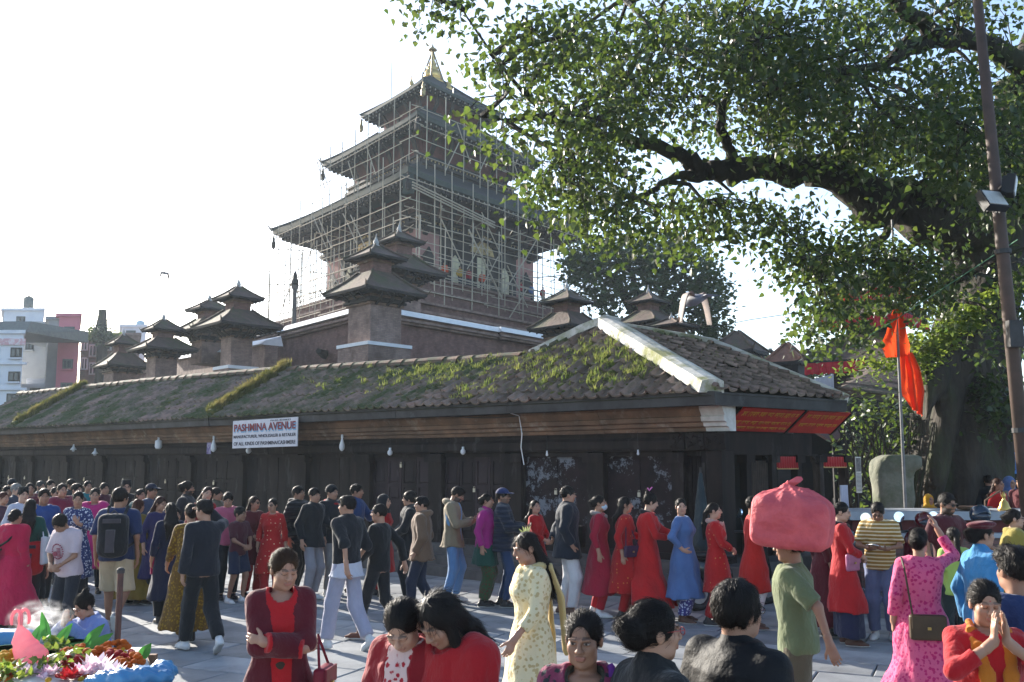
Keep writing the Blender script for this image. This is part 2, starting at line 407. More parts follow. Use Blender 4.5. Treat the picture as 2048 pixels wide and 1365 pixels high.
MB().hexa([B(.1, -.1, 0), B(LB + .3, -.1, 0), B(LB + .3, .345, 0), B(.1, .345, 0)], [B(.1, -.1, .25), B(LB + .3, -.1, .25), B(LB + .3, .345, .25), B(.1, .345, .25)]).build('side_step', m_stone, shop)
# rear dark core wall
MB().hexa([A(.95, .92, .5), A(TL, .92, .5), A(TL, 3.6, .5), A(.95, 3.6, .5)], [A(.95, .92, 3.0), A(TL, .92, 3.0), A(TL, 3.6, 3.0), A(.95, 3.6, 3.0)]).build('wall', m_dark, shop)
# fascia boards
for tr, fr, L0, L1, nm in ((A, m_fascia, -.05, TL, 'fascia_board'), (B, m_fascia, .03, LB + .05, 'fascia_board')):
    t = L0
    while t < L1:
        e = min(t + rnd.uniform(2.6, 4.2), L1); j = rnd.uniform(-.012, .012)
        MB().hexa([tr(t, 0 + j, 2.87), tr(e - .01, j, 2.87), tr(e - .01, .05 + j, 2.87), tr(t, .05 + j, 2.87)], [tr(t, j - .02, 3.07), tr(e - .01, j - .02, 3.07), tr(e - .01, .05 + j, 3.07), tr(t, .05 + j, 3.07)]).build(nm, fr, shop)
        t = e
MB().hexa([A(0, .05, 2.9), A(TL, .05, 2.9), A(TL, .95, 2.98), A(0, .95, 2.98)], [A(0, .05, 2.93), A(TL, .05, 2.93), A(TL, .95, 3.01), A(0, .95, 3.01)]).build('soffit', m_wood, shop)
MB().hexa([B(.05, .05, 2.895), B(LB, .05, 2.895), B(LB, .95, 2.97), B(.05, .95, 2.97)], [B(.05, .05, 2.925), B(LB, .05, 2.925), B(LB, .95, 3.0), B(.05, .95, 3.0)]).build('side_soffit', m_wood, shop)
# weathered cornice: stepped mouldings in lengths
def run(tr, name, mat, L0, L1, prof, seg=(1.6, 2.6)):
    """prof: (d, z) outline from outer bottom, round to inner"""
    t = L0
    while t < L1 - .05:
        e = min(t + rnd.uniform(*seg), L1); j = rnd.uniform(-.010, .010); jz = rnd.uniform(-.008, .008)
        poly = [tr(t + .004, d + j, z + jz) for d, z in prof]
        MB().prism(poly, tr(e, 0, 0) - tr(t + .004, 0, 0)).build(name, mat, shop); t = e
COR = [(.75, 2.50), (.55, 2.50), (.53, 2.56), (.47, 2.575), (.46, 2.63), (.40, 2.65), (.38, 2.72), (.41, 2.73), (.34, 2.84), (.34, 2.88), (.75, 2.88)]
run(A, 'cornice_length', m_wood_pale, .42, TL, COR)
MB().prism([A(.02, d - .012, z) for d, z in COR], A(.42, 0, 0) - A(.02, 0, 0)).build('plaster_patch', M('patch_plaster', (.62, .60, .56), (.45, .42, .38), scale=5, rough=.9, bump=.006), shop)
run(A, 'lintel_beam', m_wood, .3, TL, [(.92, 2.20), (.58, 2.20), (.56, 2.24), (.56, 2.36), (.62, 2.42), (.60, 2.495), (.92, 2.495)], (2.2, 3.6))
# carved bracket blocks near the corner
for px0, px1 in ((1345, 1372), (1376, 1412), (1414, 1455)):
    t1, t0 = t_of(px0, .5), t_of(px1, .5)
    b = MB(); b.hexa([A(t0, .44, 2.22), A(t1, .44, 2.22), A(t1, .58, 2.22), A(t0, .58, 2.22)], [A(t0, .41, 2.46), A(t1, .41, 2.46), A(t1, .58, 2.46), A(t0, .58, 2.46)])
    o = b.build('carved_block', m_wood, shop)
    cvr = MB()
    for k in range(9):
        a = rnd.uniform(t0 + .02, t1 - .02); z = rnd.uniform(2.25, 2.43)
        cvr.tube([A(a - .03, .42, z), A(a, .40, z + .02), A(a + .03, .42, z - .01)], .012, 5)
    cvr.build('carving', m_wood, o)
# bays of doors
bays = [(1375, 1420, 'plank'), (1215, 1350, 'peel'), (1052, 1182, 'peel'), (893, 1016, 'panel'), (750, 866, 'panel'), (622, 722, 'plank'), (497, 602, 'plank'), (393, 476, 'panel'), (300, 376, 'panel'),
        (216, 290, 'panel'), (145, 206, 'panel'), (75, 136, 'panel'), (42, 70, 'panel'), (10, 38, 'panel'), (-30, 6, 'panel')]
edges = []
for (a, b, kind) in bays:
    t1, t0 = t_of(a), t_of(b); edges.append((t0, t1))
    wd = t1 - t0; mt = {'panel': m_plum if a > 700 else m_wood, 'plank': m_wood, 'peel': m_peel}[kind]
    fr = MB()
    fr.hexa([A(t0, .66, 2.12), A(t1, .66, 2.12), A(t1, .80, 2.12), A(t0, .80, 2.12)], [A(t0, .66, 2.20), A(t1, .66, 2.20), A(t1, .80, 2.20), A(t0, .80, 2.20)])
    door = fr.build('door', m_wood, shop)
    MB().hexa([A(t0, .62, .5), A(t1, .62, .5), A(t1, .80, .5), A(t0, .80, .5)], [A(t0, .62, .60), A(t1, .62, .60), A(t1, .80, .60), A(t0, .80, .60)]).build('threshold', m_wood, door)
    nl = 2 if kind == 'peel' else (4 if kind == 'panel' else 5)
    for i in range(nl):
        x0, x1 = t0 + wd * i / nl + .006, t0 + wd * (i + 1) / nl - .006; off = rnd.uniform(-.006, .006)
        lb = MB(); d0 = .74 + off
        lb.hexa([A(x0, d0, .60), A(x1, d0, .60), A(x1, d0 + .04, .60), A(x0, d0 + .04, .60)], [A(x0, d0, 2.12), A(x1, d0, 2.12), A(x1, d0 + .04, 2.12), A(x0, d0 + .04, 2.12)])
        if kind == 'panel':
            for z0, z1 in ((.72, 1.18), (1.28, 1.52), (1.6, 2.04)):
                q = min(.06, (x1 - x0) * .2)
                for s0, s1, zz0, zz1 in ((x0, x0 + q, .6, 2.12), (x1 - q, x1, .6, 2.12)): lb.hexa([A(s0, d0 - .025, zz0), A(s1, d0 - .025, zz0), A(s1, d0, zz0), A(s0, d0, zz0)], [A(s0, d0 - .025, zz1), A(s1, d0 - .025, zz1), A(s1, d0, zz1), A(s0, d0, zz1)]) if z0 < 1 else None
                lb.hexa([A(x0 + q, d0 - .024, z1), A(x1 - q, d0 - .024, z1), A(x1 - q, d0, z1), A(x0 + q, d0, z1)], [A(x0 + q, d0 - .024, z1 + .08), A(x1 - q, d0 - .024, z1 + .08), A(x1 - q, d0, z1 + .08), A(x0 + q, d0, z1 + .08)])
                lb.hexa([A(x0 + q + .02, d0 - .022, z0 + .03), A(x1 - q - .02, d0 - .022, z0 + .03), A(x1 - q - .02, d0, z0 + .02), A(x0 + q + .02, d0, z0 + .02)], [A(x0 + q + .02, d0 - .014, z1 - .02), A(x1 - q - .02, d0 - .014, z1 - .02), A(x1 - q - .02, d0, z1 - .02), A(x0 + q + .02, d0, z1 - .02)])
        elif kind == 'plank':
            lb.hexa([A(x0, d0 - .02, 1.3), A(x1, d0 - .02, 1.3), A(x1, d0, 1.3), A(x0, d0, 1.3)], [A(x0, d0 - .02, 1.36), A(x1, d0 - .02, 1.36), A(x1, d0, 1.36), A(x0, d0, 1.36)])
        lb.build('door_leaf', mt, door)
    if kind != 'plank':
        c = (t0 + t1) / 2; hz = 1.95 if a == 750 else 1.5
        hb = MB().box(A(c, .695, hz), (.055, .02, .07), U, N); hb.tube([A(c - .018, .695, hz + .03), A(c - .018, .695, hz + .07), A(c + .018, .695, hz + .07), A(c + .018, .695, hz + .03)], .005, 5)
        hb.build('padlock', M('padlock_metal', (.45, .42, .36), rough=.35, metallic=.8), door)
# posts between bays, each a carved pillar with capital
prev = .25
for (t0, t1) in edges:
    if t0 - prev > .06:
        c = (t0 + prev) / 2; wq = (t0 - prev) - .01
        pm = MB(); pm.box(A(c, .70, 1.32), (wq, .16, 1.64), U, N)
        p_ = pm.build('post', m_wood, shop)
        MB().box(A(c, .66, 2.10), (wq + .10, .22, .16), U, N).build('capital', m_wood, p_)
        MB().box(A(c, .69, .58), (wq + .05, .19, .16), U, N).build('post_base', m_wood, p_)
    prev = t1
# corner brick pier
MB().hexa([A(.15, .5, .5), A(.42, .5, .5), A(.42, .9, .5), A(.15, .9, .5)], [A(.15, .5, 2.2), A(.42, .5, 2.2), A(.42, .9, 2.2), A(.15, .9, 2.2)]).build('corner_pier', m_wood, shop)
# ---- right (short) front: posts, lattice, openings, valances
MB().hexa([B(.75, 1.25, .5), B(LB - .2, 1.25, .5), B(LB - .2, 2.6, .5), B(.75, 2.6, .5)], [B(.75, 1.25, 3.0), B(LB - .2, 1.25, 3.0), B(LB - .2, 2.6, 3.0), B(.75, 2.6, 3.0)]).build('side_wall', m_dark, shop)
MB().hexa([B(.62, .60, 2.15), B(LB - .1, .60, 2.15), B(LB - .1, .9, 2.15), B(.62, .9, 2.15)], [B(.62, .60, 2.5), B(LB - .1, .60, 2.5), B(LB - .1, .9, 2.5), B(.62, .9, 2.5)]).build('side_lintel', m_wood, shop)
sx = [tb_of(p) for p in (1487, 1537, 1588, 1632, 1682)]
for k, t in enumerate(sx):
    p_ = MB().box(B(t, .72, 1.33), (.12, .14, 1.64), Vd, NB).build('post', m_wood, shop)
    MB().box(B(t, .70, 2.08), (.22, .2, .12), Vd, NB).build('capital', m_wood, p_)
    if k < 4:   # cusped arch board below the lintel
        t2 = sx[k + 1]; pts = []
        for i in range(13):
            s = i / 12; pts.append((t + .06 + (t2 - t - .12) * s, 2.15 - .13 * abs(2 * s - 1) ** 1.6 - .02 * math.cos(s * 12.6)))
        poly = [B(t + .06, .68, 2.16)] + [B(a, .68, z) for a, z in pts] + [B(t2 - .06, .68, 2.16)]
        MB().prism(poly, NB * .05).build('cusped_arch', m_wood, shop)
t0, t1 = sx[0] + .07, sx[1] - .07
lw = MB(); lw.hexa([B(t0, .70, .5), B(t1, .70, .5), B(t1, .76, .5), B(t0, .76, .5)], [B(t0, .70, 1.12), B(t1, .70, 1.12), B(t1, .76, 1.12), B(t0, .76, 1.12)])
lw_o = lw.build('lattice_window', m_plum, shop)
m_slat = M('lattice_slat', (.10, .075, .06), (.06, .045, .04), scale=6)
for i in range(11):
    a = t0 + (t1 - t0) * (i + .5) / 11
    MB().box(B(a, .73, 1.58), (.014, .03, .94), Vd, NB).build('slat', m_slat, lw_o)
m_val = M('red_velvet', (.42, .018, .022), (.25, .012, .016), scale=6, rough=.85, sheen=.3)
m_trim = M('gold_fringe', (.65, .48, .20), rough=.6)
def frill(name, P, t0, t1, d, z0, z1, mat, trim, parent, nfold=9, amp=.02):
    mb = MB(); n = nfold * 6; V = []
    for i in range(n + 1):
        s = i / n; a = t0 + (t1 - t0) * s; o = amp * math.sin(s * nfold * 2 * math.pi); zz = z1 - .018 * abs(math.sin(s * nfold * math.pi))
        V += [P(a, d + o * .2, z0), P(a, d + o, zz)]
    mb.add(V, [(2 * i, 2 * i + 1, 2 * i + 3, 2 * i + 2) for i in range(n)]); mb.add([v + (P(0, .012, 0) - P(0, 0, 0)) for v in V], [(2 * i, 2 * i + 2, 2 * i + 3, 2 * i + 1) for i in range(n)])
    o = mb.build(name, mat, parent)
    MB().tube([V[2 * i + 1] for i in range(0, n + 1, 2)], .011, 5).build('fringe', trim, o)
    return o
for (a, b, z0, z1) in ((sx[1] + .08, sx[2] - .06, 2.12, 1.93), (sx[3] + .06, sx[4] - .02, 2.12, 1.95)):
    c = thing('door_valance', B((a + b) / 2, .64, z1), 'dark red pleated valance with pale fringe over the ' + ('open doorway behind the red bundle' if a < sx[2] else 'opening beside the paper notice'), 'curtain', 'red door valances')
    frill('valance_cloth', B, a, b, .64, z0, z1, m_val, m_trim, c)
# cloth hanging on the right post
tw = thing('hanging_towel', B(sx[4] - .25, .55, 1.2), 'pale blue grey towel hanging in the last opening of the short shop front', 'towel')
frill('towel_cloth', B, sx[4] - .33, sx[4] - .1, .58, 1.62, 1.05, M('towel_cloth', (.42, .46, .56), (.34, .38, .48), scale=6, rough=.9), m_white, tw, 4, .02)
# red gold-lettered boards below the eaves
m_redb = M('red_board', (.50, .022, .016), (.36, .018, .014), scale=4, rough=.55)
m_gold = M('gold_lettering', (.62, .33, .05), (.5, .26, .04), rough=.5)
for (pa_, pb_, lab) in ((1470, 1592, 'longer red board with rows of gold script slanting below the corner eaves'), (1600, 1684, 'shorter red board with gold script slanting below the far end of the eaves')):
    t0, t1 = tb_of(pa_, .3), tb_of(pb_, .3)
    def P(t, s, o=0): return B(t, .10 + .42 * s, 2.86 - .34 * s) + (NB * -.63 + Zv * -.78) * o
    bd = thing('script_board', P((t0 + t1) / 2, .5), lab, 'sign')
    mb = MB(); mb.hexa([P(t0, 1), P(t1, 1), P(t1, 1, -.02), P(t0, 1, -.02)], [P(t0, 0), P(t1, 0), P(t1, 0, -.02), P(t0, 0, -.02)]); mb.build('board', m_redb, bd)
    tx = MB()
    for r_, (s, hh) in enumerate(((.25, .2), (.62, .15), (.84, .10))):
        if r_ == 2 and pa_ > 1500: continue
        t = t0 + .08
        while t < t1 - .1:
            wl = rnd.uniform(.10, .24); wl = min(wl, t1 - .06 - t)
            tx.hexa([P(t, s - hh / 2 + .02, .003), P(t + wl, s - hh / 2 + .02, .003), P(t + wl, s - hh / 2 + .02, .001), P(t, s - hh / 2 + .02, .001)], [P(t, s - hh / 2, .003), P(t + wl, s - hh / 2, .003), P(t + wl, s - hh / 2, .001), P(t, s - hh / 2, .001)])
            q = t + .012
            while q < t + wl - .01:
                l2 = rnd.uniform(.5, 1) * hh
                tx.tube([P(q, s - hh / 2, .003), P(q + rnd.uniform(-.012, .014), s - hh / 2 + l2 * .6, .003), P(q + rnd.uniform(-.006, .016), s - hh / 2 + l2, .003)], .0045, 4)
                q += rnd.uniform(.018, .036)
            t += wl + .03
    tx.build('lettering', m_gold, bd)
    MB().tube([P(t1 + .03, 0, -.02), P(t1 + .03, 1.05, -.02)], .04, 6).build('strut', m_wood, bd)
# paper notice on a post
nb = thing('notice_board', B(sx[4] + .12, .5, .5), 'narrow white paper notice with a dark picture on a thin post', 'sign')
q = B(sx[4] + .08, .50, 0)
MB().box(q + Zv * 1.25, (.035, .03, 1.5), Vd, NB).build('post', m_fascia, nb)
MB().box(q + Zv * 1.80 - NB * .03, (.17, .012, .64), Vd, NB).build('sheet', M('notice_paper', (.62, .60, .54), rough=.8), nb)
MB().box(q + Zv * 1.98 - NB * .038, (.14, .006, .24), Vd, NB).build('picture', M('notice_picture', (.09, .085, .09), (.2, .19, .18), scale=16), nb)
tx = MB()
for k in range(14): tx.box(q + Zv * (1.82 - k * .023) - NB * .037, (.14, .004, .009), Vd, NB)
tx.build('print', M('print_ink', (.12, .12, .13)), nb)

# ------------------------------------------------------------------ roof
SL_T, SL_V = [-1, 3.6, 5.4, 14, 20, 30], [.65, .65, .49, .60, .63, .63]
def slope(t): return float(np.interp(t, SL_T, SL_V))
def dmax(t): return float(np.interp(t, [0, 3.6, 5.0, 5.4, 30], [0, 2.4, 2.25, 2.05, 2.05]))
def RA(t, d, h=0): return A(t, d, ZE + slope(t) * d + h)
APEX = RA(3.6, 2.4); Qr = Vector((3.87, 18.7, 4.27)); ERt = B(LB, 0, ZE)
dk = MB(); ts = [0, 1.2, 2.4, 3.6, 5.0, 5.4, 8, 11, 14, 17, 20, 23, 26, TL]
V = []
for t in ts: V += [RA(t, -.04, -.03), RA(t, dmax(t), -.03)]
n_ = len(ts); dk.add(V, [(2 * i, 2 * i + 2, 2 * i + 3, 2 * i + 1) for i in range(n_ - 1)])
V2 = []
for t in ts[3:]: V2 += [RA(t, dmax(t), -.03), A(t, 4.2, ZE - .1)]
dk.add(V2, [(2 * i, 2 * i + 2, 2 * i + 3, 2 * i + 1) for i in range(len(ts) - 4)])
dk.add([B(-.0, -.04, ZE - .03), B(LB, -.04, ZE - .03), Qr - Zv * .03, APEX - Zv * .03], [(0, 1, 2, 3)])
dk.add([ERt - Zv * .03, Qr - Zv * .03, APEX - Zv * .03, A(3.6, 5.2, ZE), B(LB + .3, 3.4, ZE)], [(0, 4, 1), (1, 4, 3, 2)])
roof = dk.build('roof', M('roof_underlay', (.05, .04, .03), (.04, .05, .02), scale=2, rough=.95), shop)
def tile_mb(w_, L):
    """pan tile, local x across, y up-slope, z out; raised roll on one side"""
    pr = [(-.5, .038), (-.42, .070), (-.32, .056), (-.18, .012), (.1, .0), (.3, .010), (.5, .028)]
    mb = MB(); th = .02
    for y, lift in ((0, .055), (L, .0)):
        for x, z in pr: mb.v.append((x * w_, y, z + lift))
    k = len(pr)
    for x, z in pr: mb.v.append((x * w_, 0, z + .055 - th * 1.6))
    for i in range(k - 1):
        mb.f += [(i, i + 1, k + i + 1, k + i), (2 * k + i, 2 * k + i + 1, i + 1, i)]; mb.m += [0, 0]
    mb.f += [(0, k, 2 * k), (k - 1, 3 * k - 1, 2 * k - 1)]; mb.m += [0, 0]
    return mb
TWD, TEX = .235, .30
tmb = tile_mb(TWD * 1.06, .37); tmesh = tmb.mesh('roof_tile', m_tile)
tiles = []
def add_tile(p, along, upv):
    x = along.normalized(); y = upv.normalized(); z = x.cross(y).normalized()
    if z.z < 0: x = -x; z = x.cross(y)
    rz = Matrix((x, y, z)).transposed()
    rz = rz @ Euler((rnd.uniform(-.03, .07), rnd.uniform(-.06, .06), rnd.gauss(0, .05))).to_matrix()
    tiles.append((p + z * rnd.uniform(-.010, .022), rz))
for i in range(int(TL / TWD)):
    t = .05 + i * TWD
    r_ = 0
    while True:
        d = -.06 + r_ * TEX * .85; r_ += 1
        if d + .24 > dmax(t) + .02: break
        sag = -.02 * math.sin(t * .9) * (d > 0)
        add_tile(RA(t + rnd.uniform(-.012, .012), d, sag), U, RA(t, d + .3) - RA(t, d))
up_b = ((Qr + APEX) / 2 - (B(0, 0, ZE) + ERt) / 2)
eA, eB = B(0, -.05, ZE), B(LB, -.05, ZE)
for r_ in range(14):
    s = r_ / 14; L0 = eA.lerp(APEX, s); L1 = eB.lerp(Qr, s); n_ = int((L1 - L0).length / TWD)
    for i in range(n_):
        add_tile(L0.lerp(L1, (i + .5) / n_), Vd, up_b)
tiles.sort(key=lambda q: (q[0] - cam.location).length)
rest_v, rest_f = [], []
tv = np.array(tmb.v)
stuff = MB()
for i, (p, rz) in enumerate(tiles):
    if i < 290: put('roof_tile', tmesh, roof, p, rz.to_euler())
    else:
        w_ = tv @ np.array(rz.transposed()) + np.array(p); stuff.add(w_.tolist(), tmb.f)
tag(stuff.build('roof_tile_field', m_tile, roof), kind='stuff')
# ridge tiles
rt = MB(); L = .50
for y, rr in ((0, .165), (L, .135)):
    for k in range(7):
        a = math.pi * k / 6; rt.v.append((math.cos(a) * rr * 1.15, y, math.sin(a) * rr))
for k in range(7):
    a = math.pi * k / 6; rt.v.append((math.cos(a) * .140 * 1.15, 0, math.sin(a) * .138))
for k in range(6): rt.f += [(k, k + 1, 8 + k, 7 + k), (14 + k, 15 + k, k + 1, k)]; rt.m += [0, 0]
rtm = rt.mesh('ridge_tile', m_ridge)
t = 5.4
while t < TL:
    y = U; z = Zv; x = y.cross(z)
    o = put('ridge_tile', rtm, roof, RA(t, 2.05, .0), (Matrix((x, y, z)).transposed() @ Euler((rnd.uniform(.03, .09), 0, rnd.uniform(-.04, .04))).to_matrix()).to_euler())
    t += .43
# plastered hips
def cap(name, pts, wd, ht, mat, parent=roof):
    mb = MB(); n = len(pts); V = []
    for i, p in enumerate(pts):
        d = (pts[min(i + 1, n - 1)] - pts[max(0, i - 1)]).normalized(); s = d.cross(Zv).normalized(); up = s.cross(d)
        j = rnd.uniform(.94, 1.06)
        V += [p - s * wd * j - up * .06, p - s * wd * .85 * j + up * ht * .8, p - s * wd * .3 + up * ht * j, p + s * wd * .3 + up * ht, p + s * wd * .85 * j + up * ht * .8, p + s * wd * j - up * .06]
    mb.add(V, [(6 * i + k, 6 * i + k + 1, 6 * i + 7 + k, 6 * i + 6 + k) for i in range(n - 1) for k in range(5)] + [tuple(range(6)), tuple(range(6 * n - 6, 6 * n))])
    return mb.build(name, mat, parent)
def seg(a, b, n): return [a.lerp(b, i / n) for i in range(n + 1)]
cap('plaster_hip', seg(B(.02, .02, ZE + .05), APEX + Zv * .04, 8), .21, .15, m_hip)
cap('plaster_hip', seg(ERt + Zv * .03, Qr + Zv * .03, 8) + seg(Qr + Zv * .03, APEX + Zv * .02, 4)[1:], .13, .10, m_hip)
cap('plaster_ridge', [RA(5.2, 2.1, .02), RA(4.7, 2.27, .05), RA(4.1, 2.36, .09), APEX + Zv * .10, APEX + (Qr - APEX).normalized() * .25 + Zv * .08], .16, .12, m_hip)
# grassy verges running up the slope
tuft_me = []
for k in range(5):
    mb = MB()
    for i in range(16):
        a = rnd.uniform(0, 6.28); l_ = rnd.uniform(.08, .2); x, y = rnd.uniform(-.05, .05), rnd.uniform(-.05, .05)
        d = Vector((math.cos(a), math.sin(a), 0)); s = Vector((-d.y, d.x, 0)) * .006; b0 = Vector((x, y, -.02)); m1 = b0 + d * l_ * .25 + Zv * l_ * .7; e = b0 + d * l_ * .6 + Zv * l_ * 1.0
        mb.add([b0 - s, b0 + s, m1 + s, m1 - s, e], [(0, 1, 2, 3), (3, 2, 4)])
    tuft_me.append(np.array([mb.v, ], float)[0] if False else (np.array(mb.v), mb.f))
def scatter(name, pts, mat, parent, scale=(.6, 1.2)):
    mb = MB()
    for p in pts:
        v, f = tuft_me[rnd.randrange(5)]; a = rnd.uniform(0, 6.28); s = rnd.uniform(*scale); ca, sa = math.cos(a) * s, math.sin(a) * s
        w_ = np.stack([v[:, 0] * ca - v[:, 1] * sa + p[0], v[:, 0] * sa + v[:, 1] * ca + p[1], v[:, 2] * s + p[2]], 1)
        mb.add(w_.tolist(), f)
    return tag(mb.build(name, mat, parent), kind='stuff')
for tv_ in (13.3, 24.3):
    vg = cap('verge', [RA(tv_, -.02 + .26 * i, .05) for i in range(9)], .17, .16, m_moss)
    scatter('verge_grass', [RA(tv_ + rnd.gauss(0, .09), rnd.uniform(0, 2.1), .16) for _ in range(430)], m_grass, vg, (.6, 1.35))
# weeds on the tiles near the corner hip, moss cushions elsewhere
pts = []
for (t, d, n_, sp) in ((2.6, 1.1, 34, .25), (3.3, 1.5, 30, .28), (4.3, 1.1, 40, .3), (5.0, 1.5, 34, .3), (6.6, 1.3, 40, .35), (7.4, 1.5, 34, .3), (8.6, 1.2, 16, .3), (3.5, .55, 20, .2), (5.1, .45, 22, .2), (10.5, 1.0, 10, .4), (1.7, .75, 20, .2), (2.4, .4, 12, .2), (6.0, 1.7, 20, .3)):
    for _ in range(int(n_ * 2.1)):
        tt = t + rnd.gauss(0, sp * 1.35); dd = min(max(d + rnd.gauss(0, sp * .95), .05), dmax(max(tt, .3)) - .05)
        if tt > .4: pts.append(RA(tt, dd, .02))
scatter('roof_weeds', pts, m_weed, roof, (.5, 1.25))
mo = MB()
for _ in range(760):
    t = rnd.uniform(.8, TL - 1); d = rnd.uniform(.05, 2.0)
    if d > dmax(t) - .1: continue
    p = RA(t, d, .03); r_ = rnd.uniform(.03, .11)
    mo.tube([p - Zv * r_ * .3, p + Zv * r_ * .25, p + Zv * r_ * .5], [r_, r_ * .8, r_ * .25], 6)
tag(mo.build('moss_cushions', m_moss, roof, True), kind='stuff')
for _ in range(1):
    pts = [B(rnd.uniform(.2, LB - .2), 0, 0) for _ in range(10)]
pts = []
for _ in range(150):
    a, s = rnd.random(), rnd.random() ** .8
    pts.append(eA.lerp(APEX, s).lerp(eB.lerp(Qr, s), a) + Zv * .03)
scatter('slope_weeds', pts, m_weed, roof, (.25, .6))

# ------------------------------------------------------------------ bulbs, sign, small things on the front
for (px, py, kind) in ((147, 897, 'd'), (190, 905, 'd'), (317, 888, 't'), (427, 895, 'b'), (497, 901, 'o'), (684, 893, 'b'), (780, 905, 'o'), (926, 903, 'o'), (1094, 908, 's'), (1276, 906, 's')):
    p = on_plane(px, py, A(0, .42, 0), N)
    nm = {'d': 'small shaded lamp', 't': 'stout white bulb', 'b': 'pear shaped white bulb', 'o': 'small round bulb', 's': 'tiny bulb on a long cord'}[kind]
    where = {147: 'over the leftmost door bays', 190: 'beside a bracket at the left doors', 317: 'under the cornice left of the sign', 427: 'by a small poster left of the sign', 497: 'just below the white shop sign',
             684: 'right of the white shop sign', 780: 'over the padlocked plum door', 926: 'over the second plum door', 1094: 'over the peeling door by the cable', 1276: 'over the peeling door with a hook'}[px]
    b = thing('light_bulb', p, f'{nm} hanging {where}', 'bulb', 'bulbs along the shop front')
    k = mpp(p.y) * 1.0
    pr = {'b': [(.2, 24), (2.2, 23), (2.4, 17), (1.6, 16), (2.5, 12), (5.2, 3), (5.6, -2), (4.6, -6), (2, -9), (.2, -9.6)], 't': [(2, 16), (2.2, 8), (6.5, 6), (7, -6), (5, -10), (.2, -10.4)],
          'o': [(2.4, 9), (2.4, 5), (5, 1), (5, -3), (3, -6), (.2, -7)], 's': [(1.6, 6), (1.8, 1), (2.6, -1), (2.4, -4), (.2, -5)], 'd': [(1.2, 8), (2, 3), (6, -2), (6.4, -3), (3, -3.5), (2.6, -6), (.2, -7)]}[kind]
    MB().lathe(p, [(r_ * k, z * k) for r_, z in pr], 10).build('glass', m_white, b, True)
    top = A((p - E0).dot(U), .42, 2.52)
    MB().tube([p + Zv * pr[0][1] * k, top], .004, 4).build('cord', m_wire, b)
def text_mesh(body, size, mat, off=.0, ext=.002, shear=0):
    cu = bpy.data.curves.new('text', 'FONT'); cu.body = body; cu.size = size; cu.extrude = ext; cu.offset = off; cu.align_x = 'CENTER'; cu.shear = shear
    o = bpy.data.objects.new('text', cu); col.objects.link(o)
    dg = bpy.context.evaluated_depsgraph_get(); dg.update()
    me = bpy.data.meshes.new_from_object(o.evaluated_get(dg)); bpy.data.objects.remove(o); me.materials.clear(); me.materials.append(mat)
    return me
def fit_text(name, body, mat, parent, c, ax, az, w_, h_, off=0.0):
    me = text_mesh(body, 1.0, mat, off)
    co = np.array([v.co for v in me.vertices]); mn, mx = co.min(0), co.max(0)
    c = Vector(c); nrm = ax.cross(az) * 1.0
    P = []
    for v in co:
        P.append(c + ax * ((v[0] - (mn[0] + mx[0]) / 2) / (mx[0] - mn[0]) * w_) + az * ((v[1] - (mn[1] + mx[1]) / 2) / (mx[1] - mn[1]) * h_) + nrm * (v[2] * 1.0))
    base = ORG[parent]
    for v, p in zip(me.vertices, P): v.co = p - base
    me.name = name
    return put(name, me, parent)
NF = -N
sc = [on_plane(px, py, A(0, -.09, 0), N) for px, py in ((463, 843), (592, 835), (597, 892), (467, 897))]
cen = sum(sc, Vector()) / 4; ax = ((sc[1] + sc[2]) - (sc[0] + sc[3])).normalized(); az = ax.cross(NF) * -1; az = (sc[0] + sc[1] - sc[2] - sc[3]); az = (az - ax * az.dot(ax)).normalized()
nrm = ax.cross(az)
sw = ((sc[1] - sc[0]).length + (sc[2] - sc[3]).length) / 2; sh = ((sc[0] - sc[3]).length + (sc[1] - sc[2]).length) / 2
sg = thing('shop_sign', cen, 'white painted signboard reading PASHMINA AVENUE above the dark plank doors', 'sign')
MB().box(cen - nrm * .015, (sw, .02, sh), ax, nrm, az).build('board', M('sign_white', (.60, .58, .62), (.50, .49, .53), scale=4, rough=.6), sg)
m_sr = M('sign_red', (.22, .02, .03), rough=.6); m_sb = M('sign_blue', (.20, .42, .62), rough=.6); m_sk = M('sign_ink', (.03, .03, .05), rough=.6)
fit_text('phone_line', 'PH.01-4210623', m_sk, sg, cen + az * sh * .43 + ax * sw * .25, ax, az, sw * .30, sh * .06)
fit_text('title_shadow', 'PASHMINA AVENUE', m_sb, sg, cen + az * sh * .185 + ax * sw * .006 - nrm * .0035, ax, az, sw * .955, sh * .27, .03)
fit_text('title', 'PASHMINA AVENUE', m_sr, sg, cen + az * sh * .235 + nrm * .002, ax, az, sw * .95, sh * .27, .03)
fit_text('trade_line', 'MANUFACTURER, WHOLESALER & RETAILER', m_sk, sg, cen - az * sh * .10, ax, az, sw * .96, sh * .13, .012)
fit_text('goods_line', 'OF ALL KINDS OF PASHMINA/CASHMERE', m_sk, sg, cen - az * sh * .345, ax, az, sw * .95, sh * .13, .012)
for k in (-.42, .42): MB().tube([cen + ax * sw * k + az * sh * .5, cen + ax * sw * k + az * (sh * .5 + .05) + N * .08], .005, 4).build('hanger', m_wire, sg)
p = on_plane(418, 897, A(0, .5, 0), N)
ps = MB().box(p, (.18, .01, .28), U, N).own('small_poster', M('poster', (.35, .33, .45), (.1, .06, .2), scale=14, rough=.7), p, 'small printed poster tacked to the lintel left of the shop sign', 'poster')
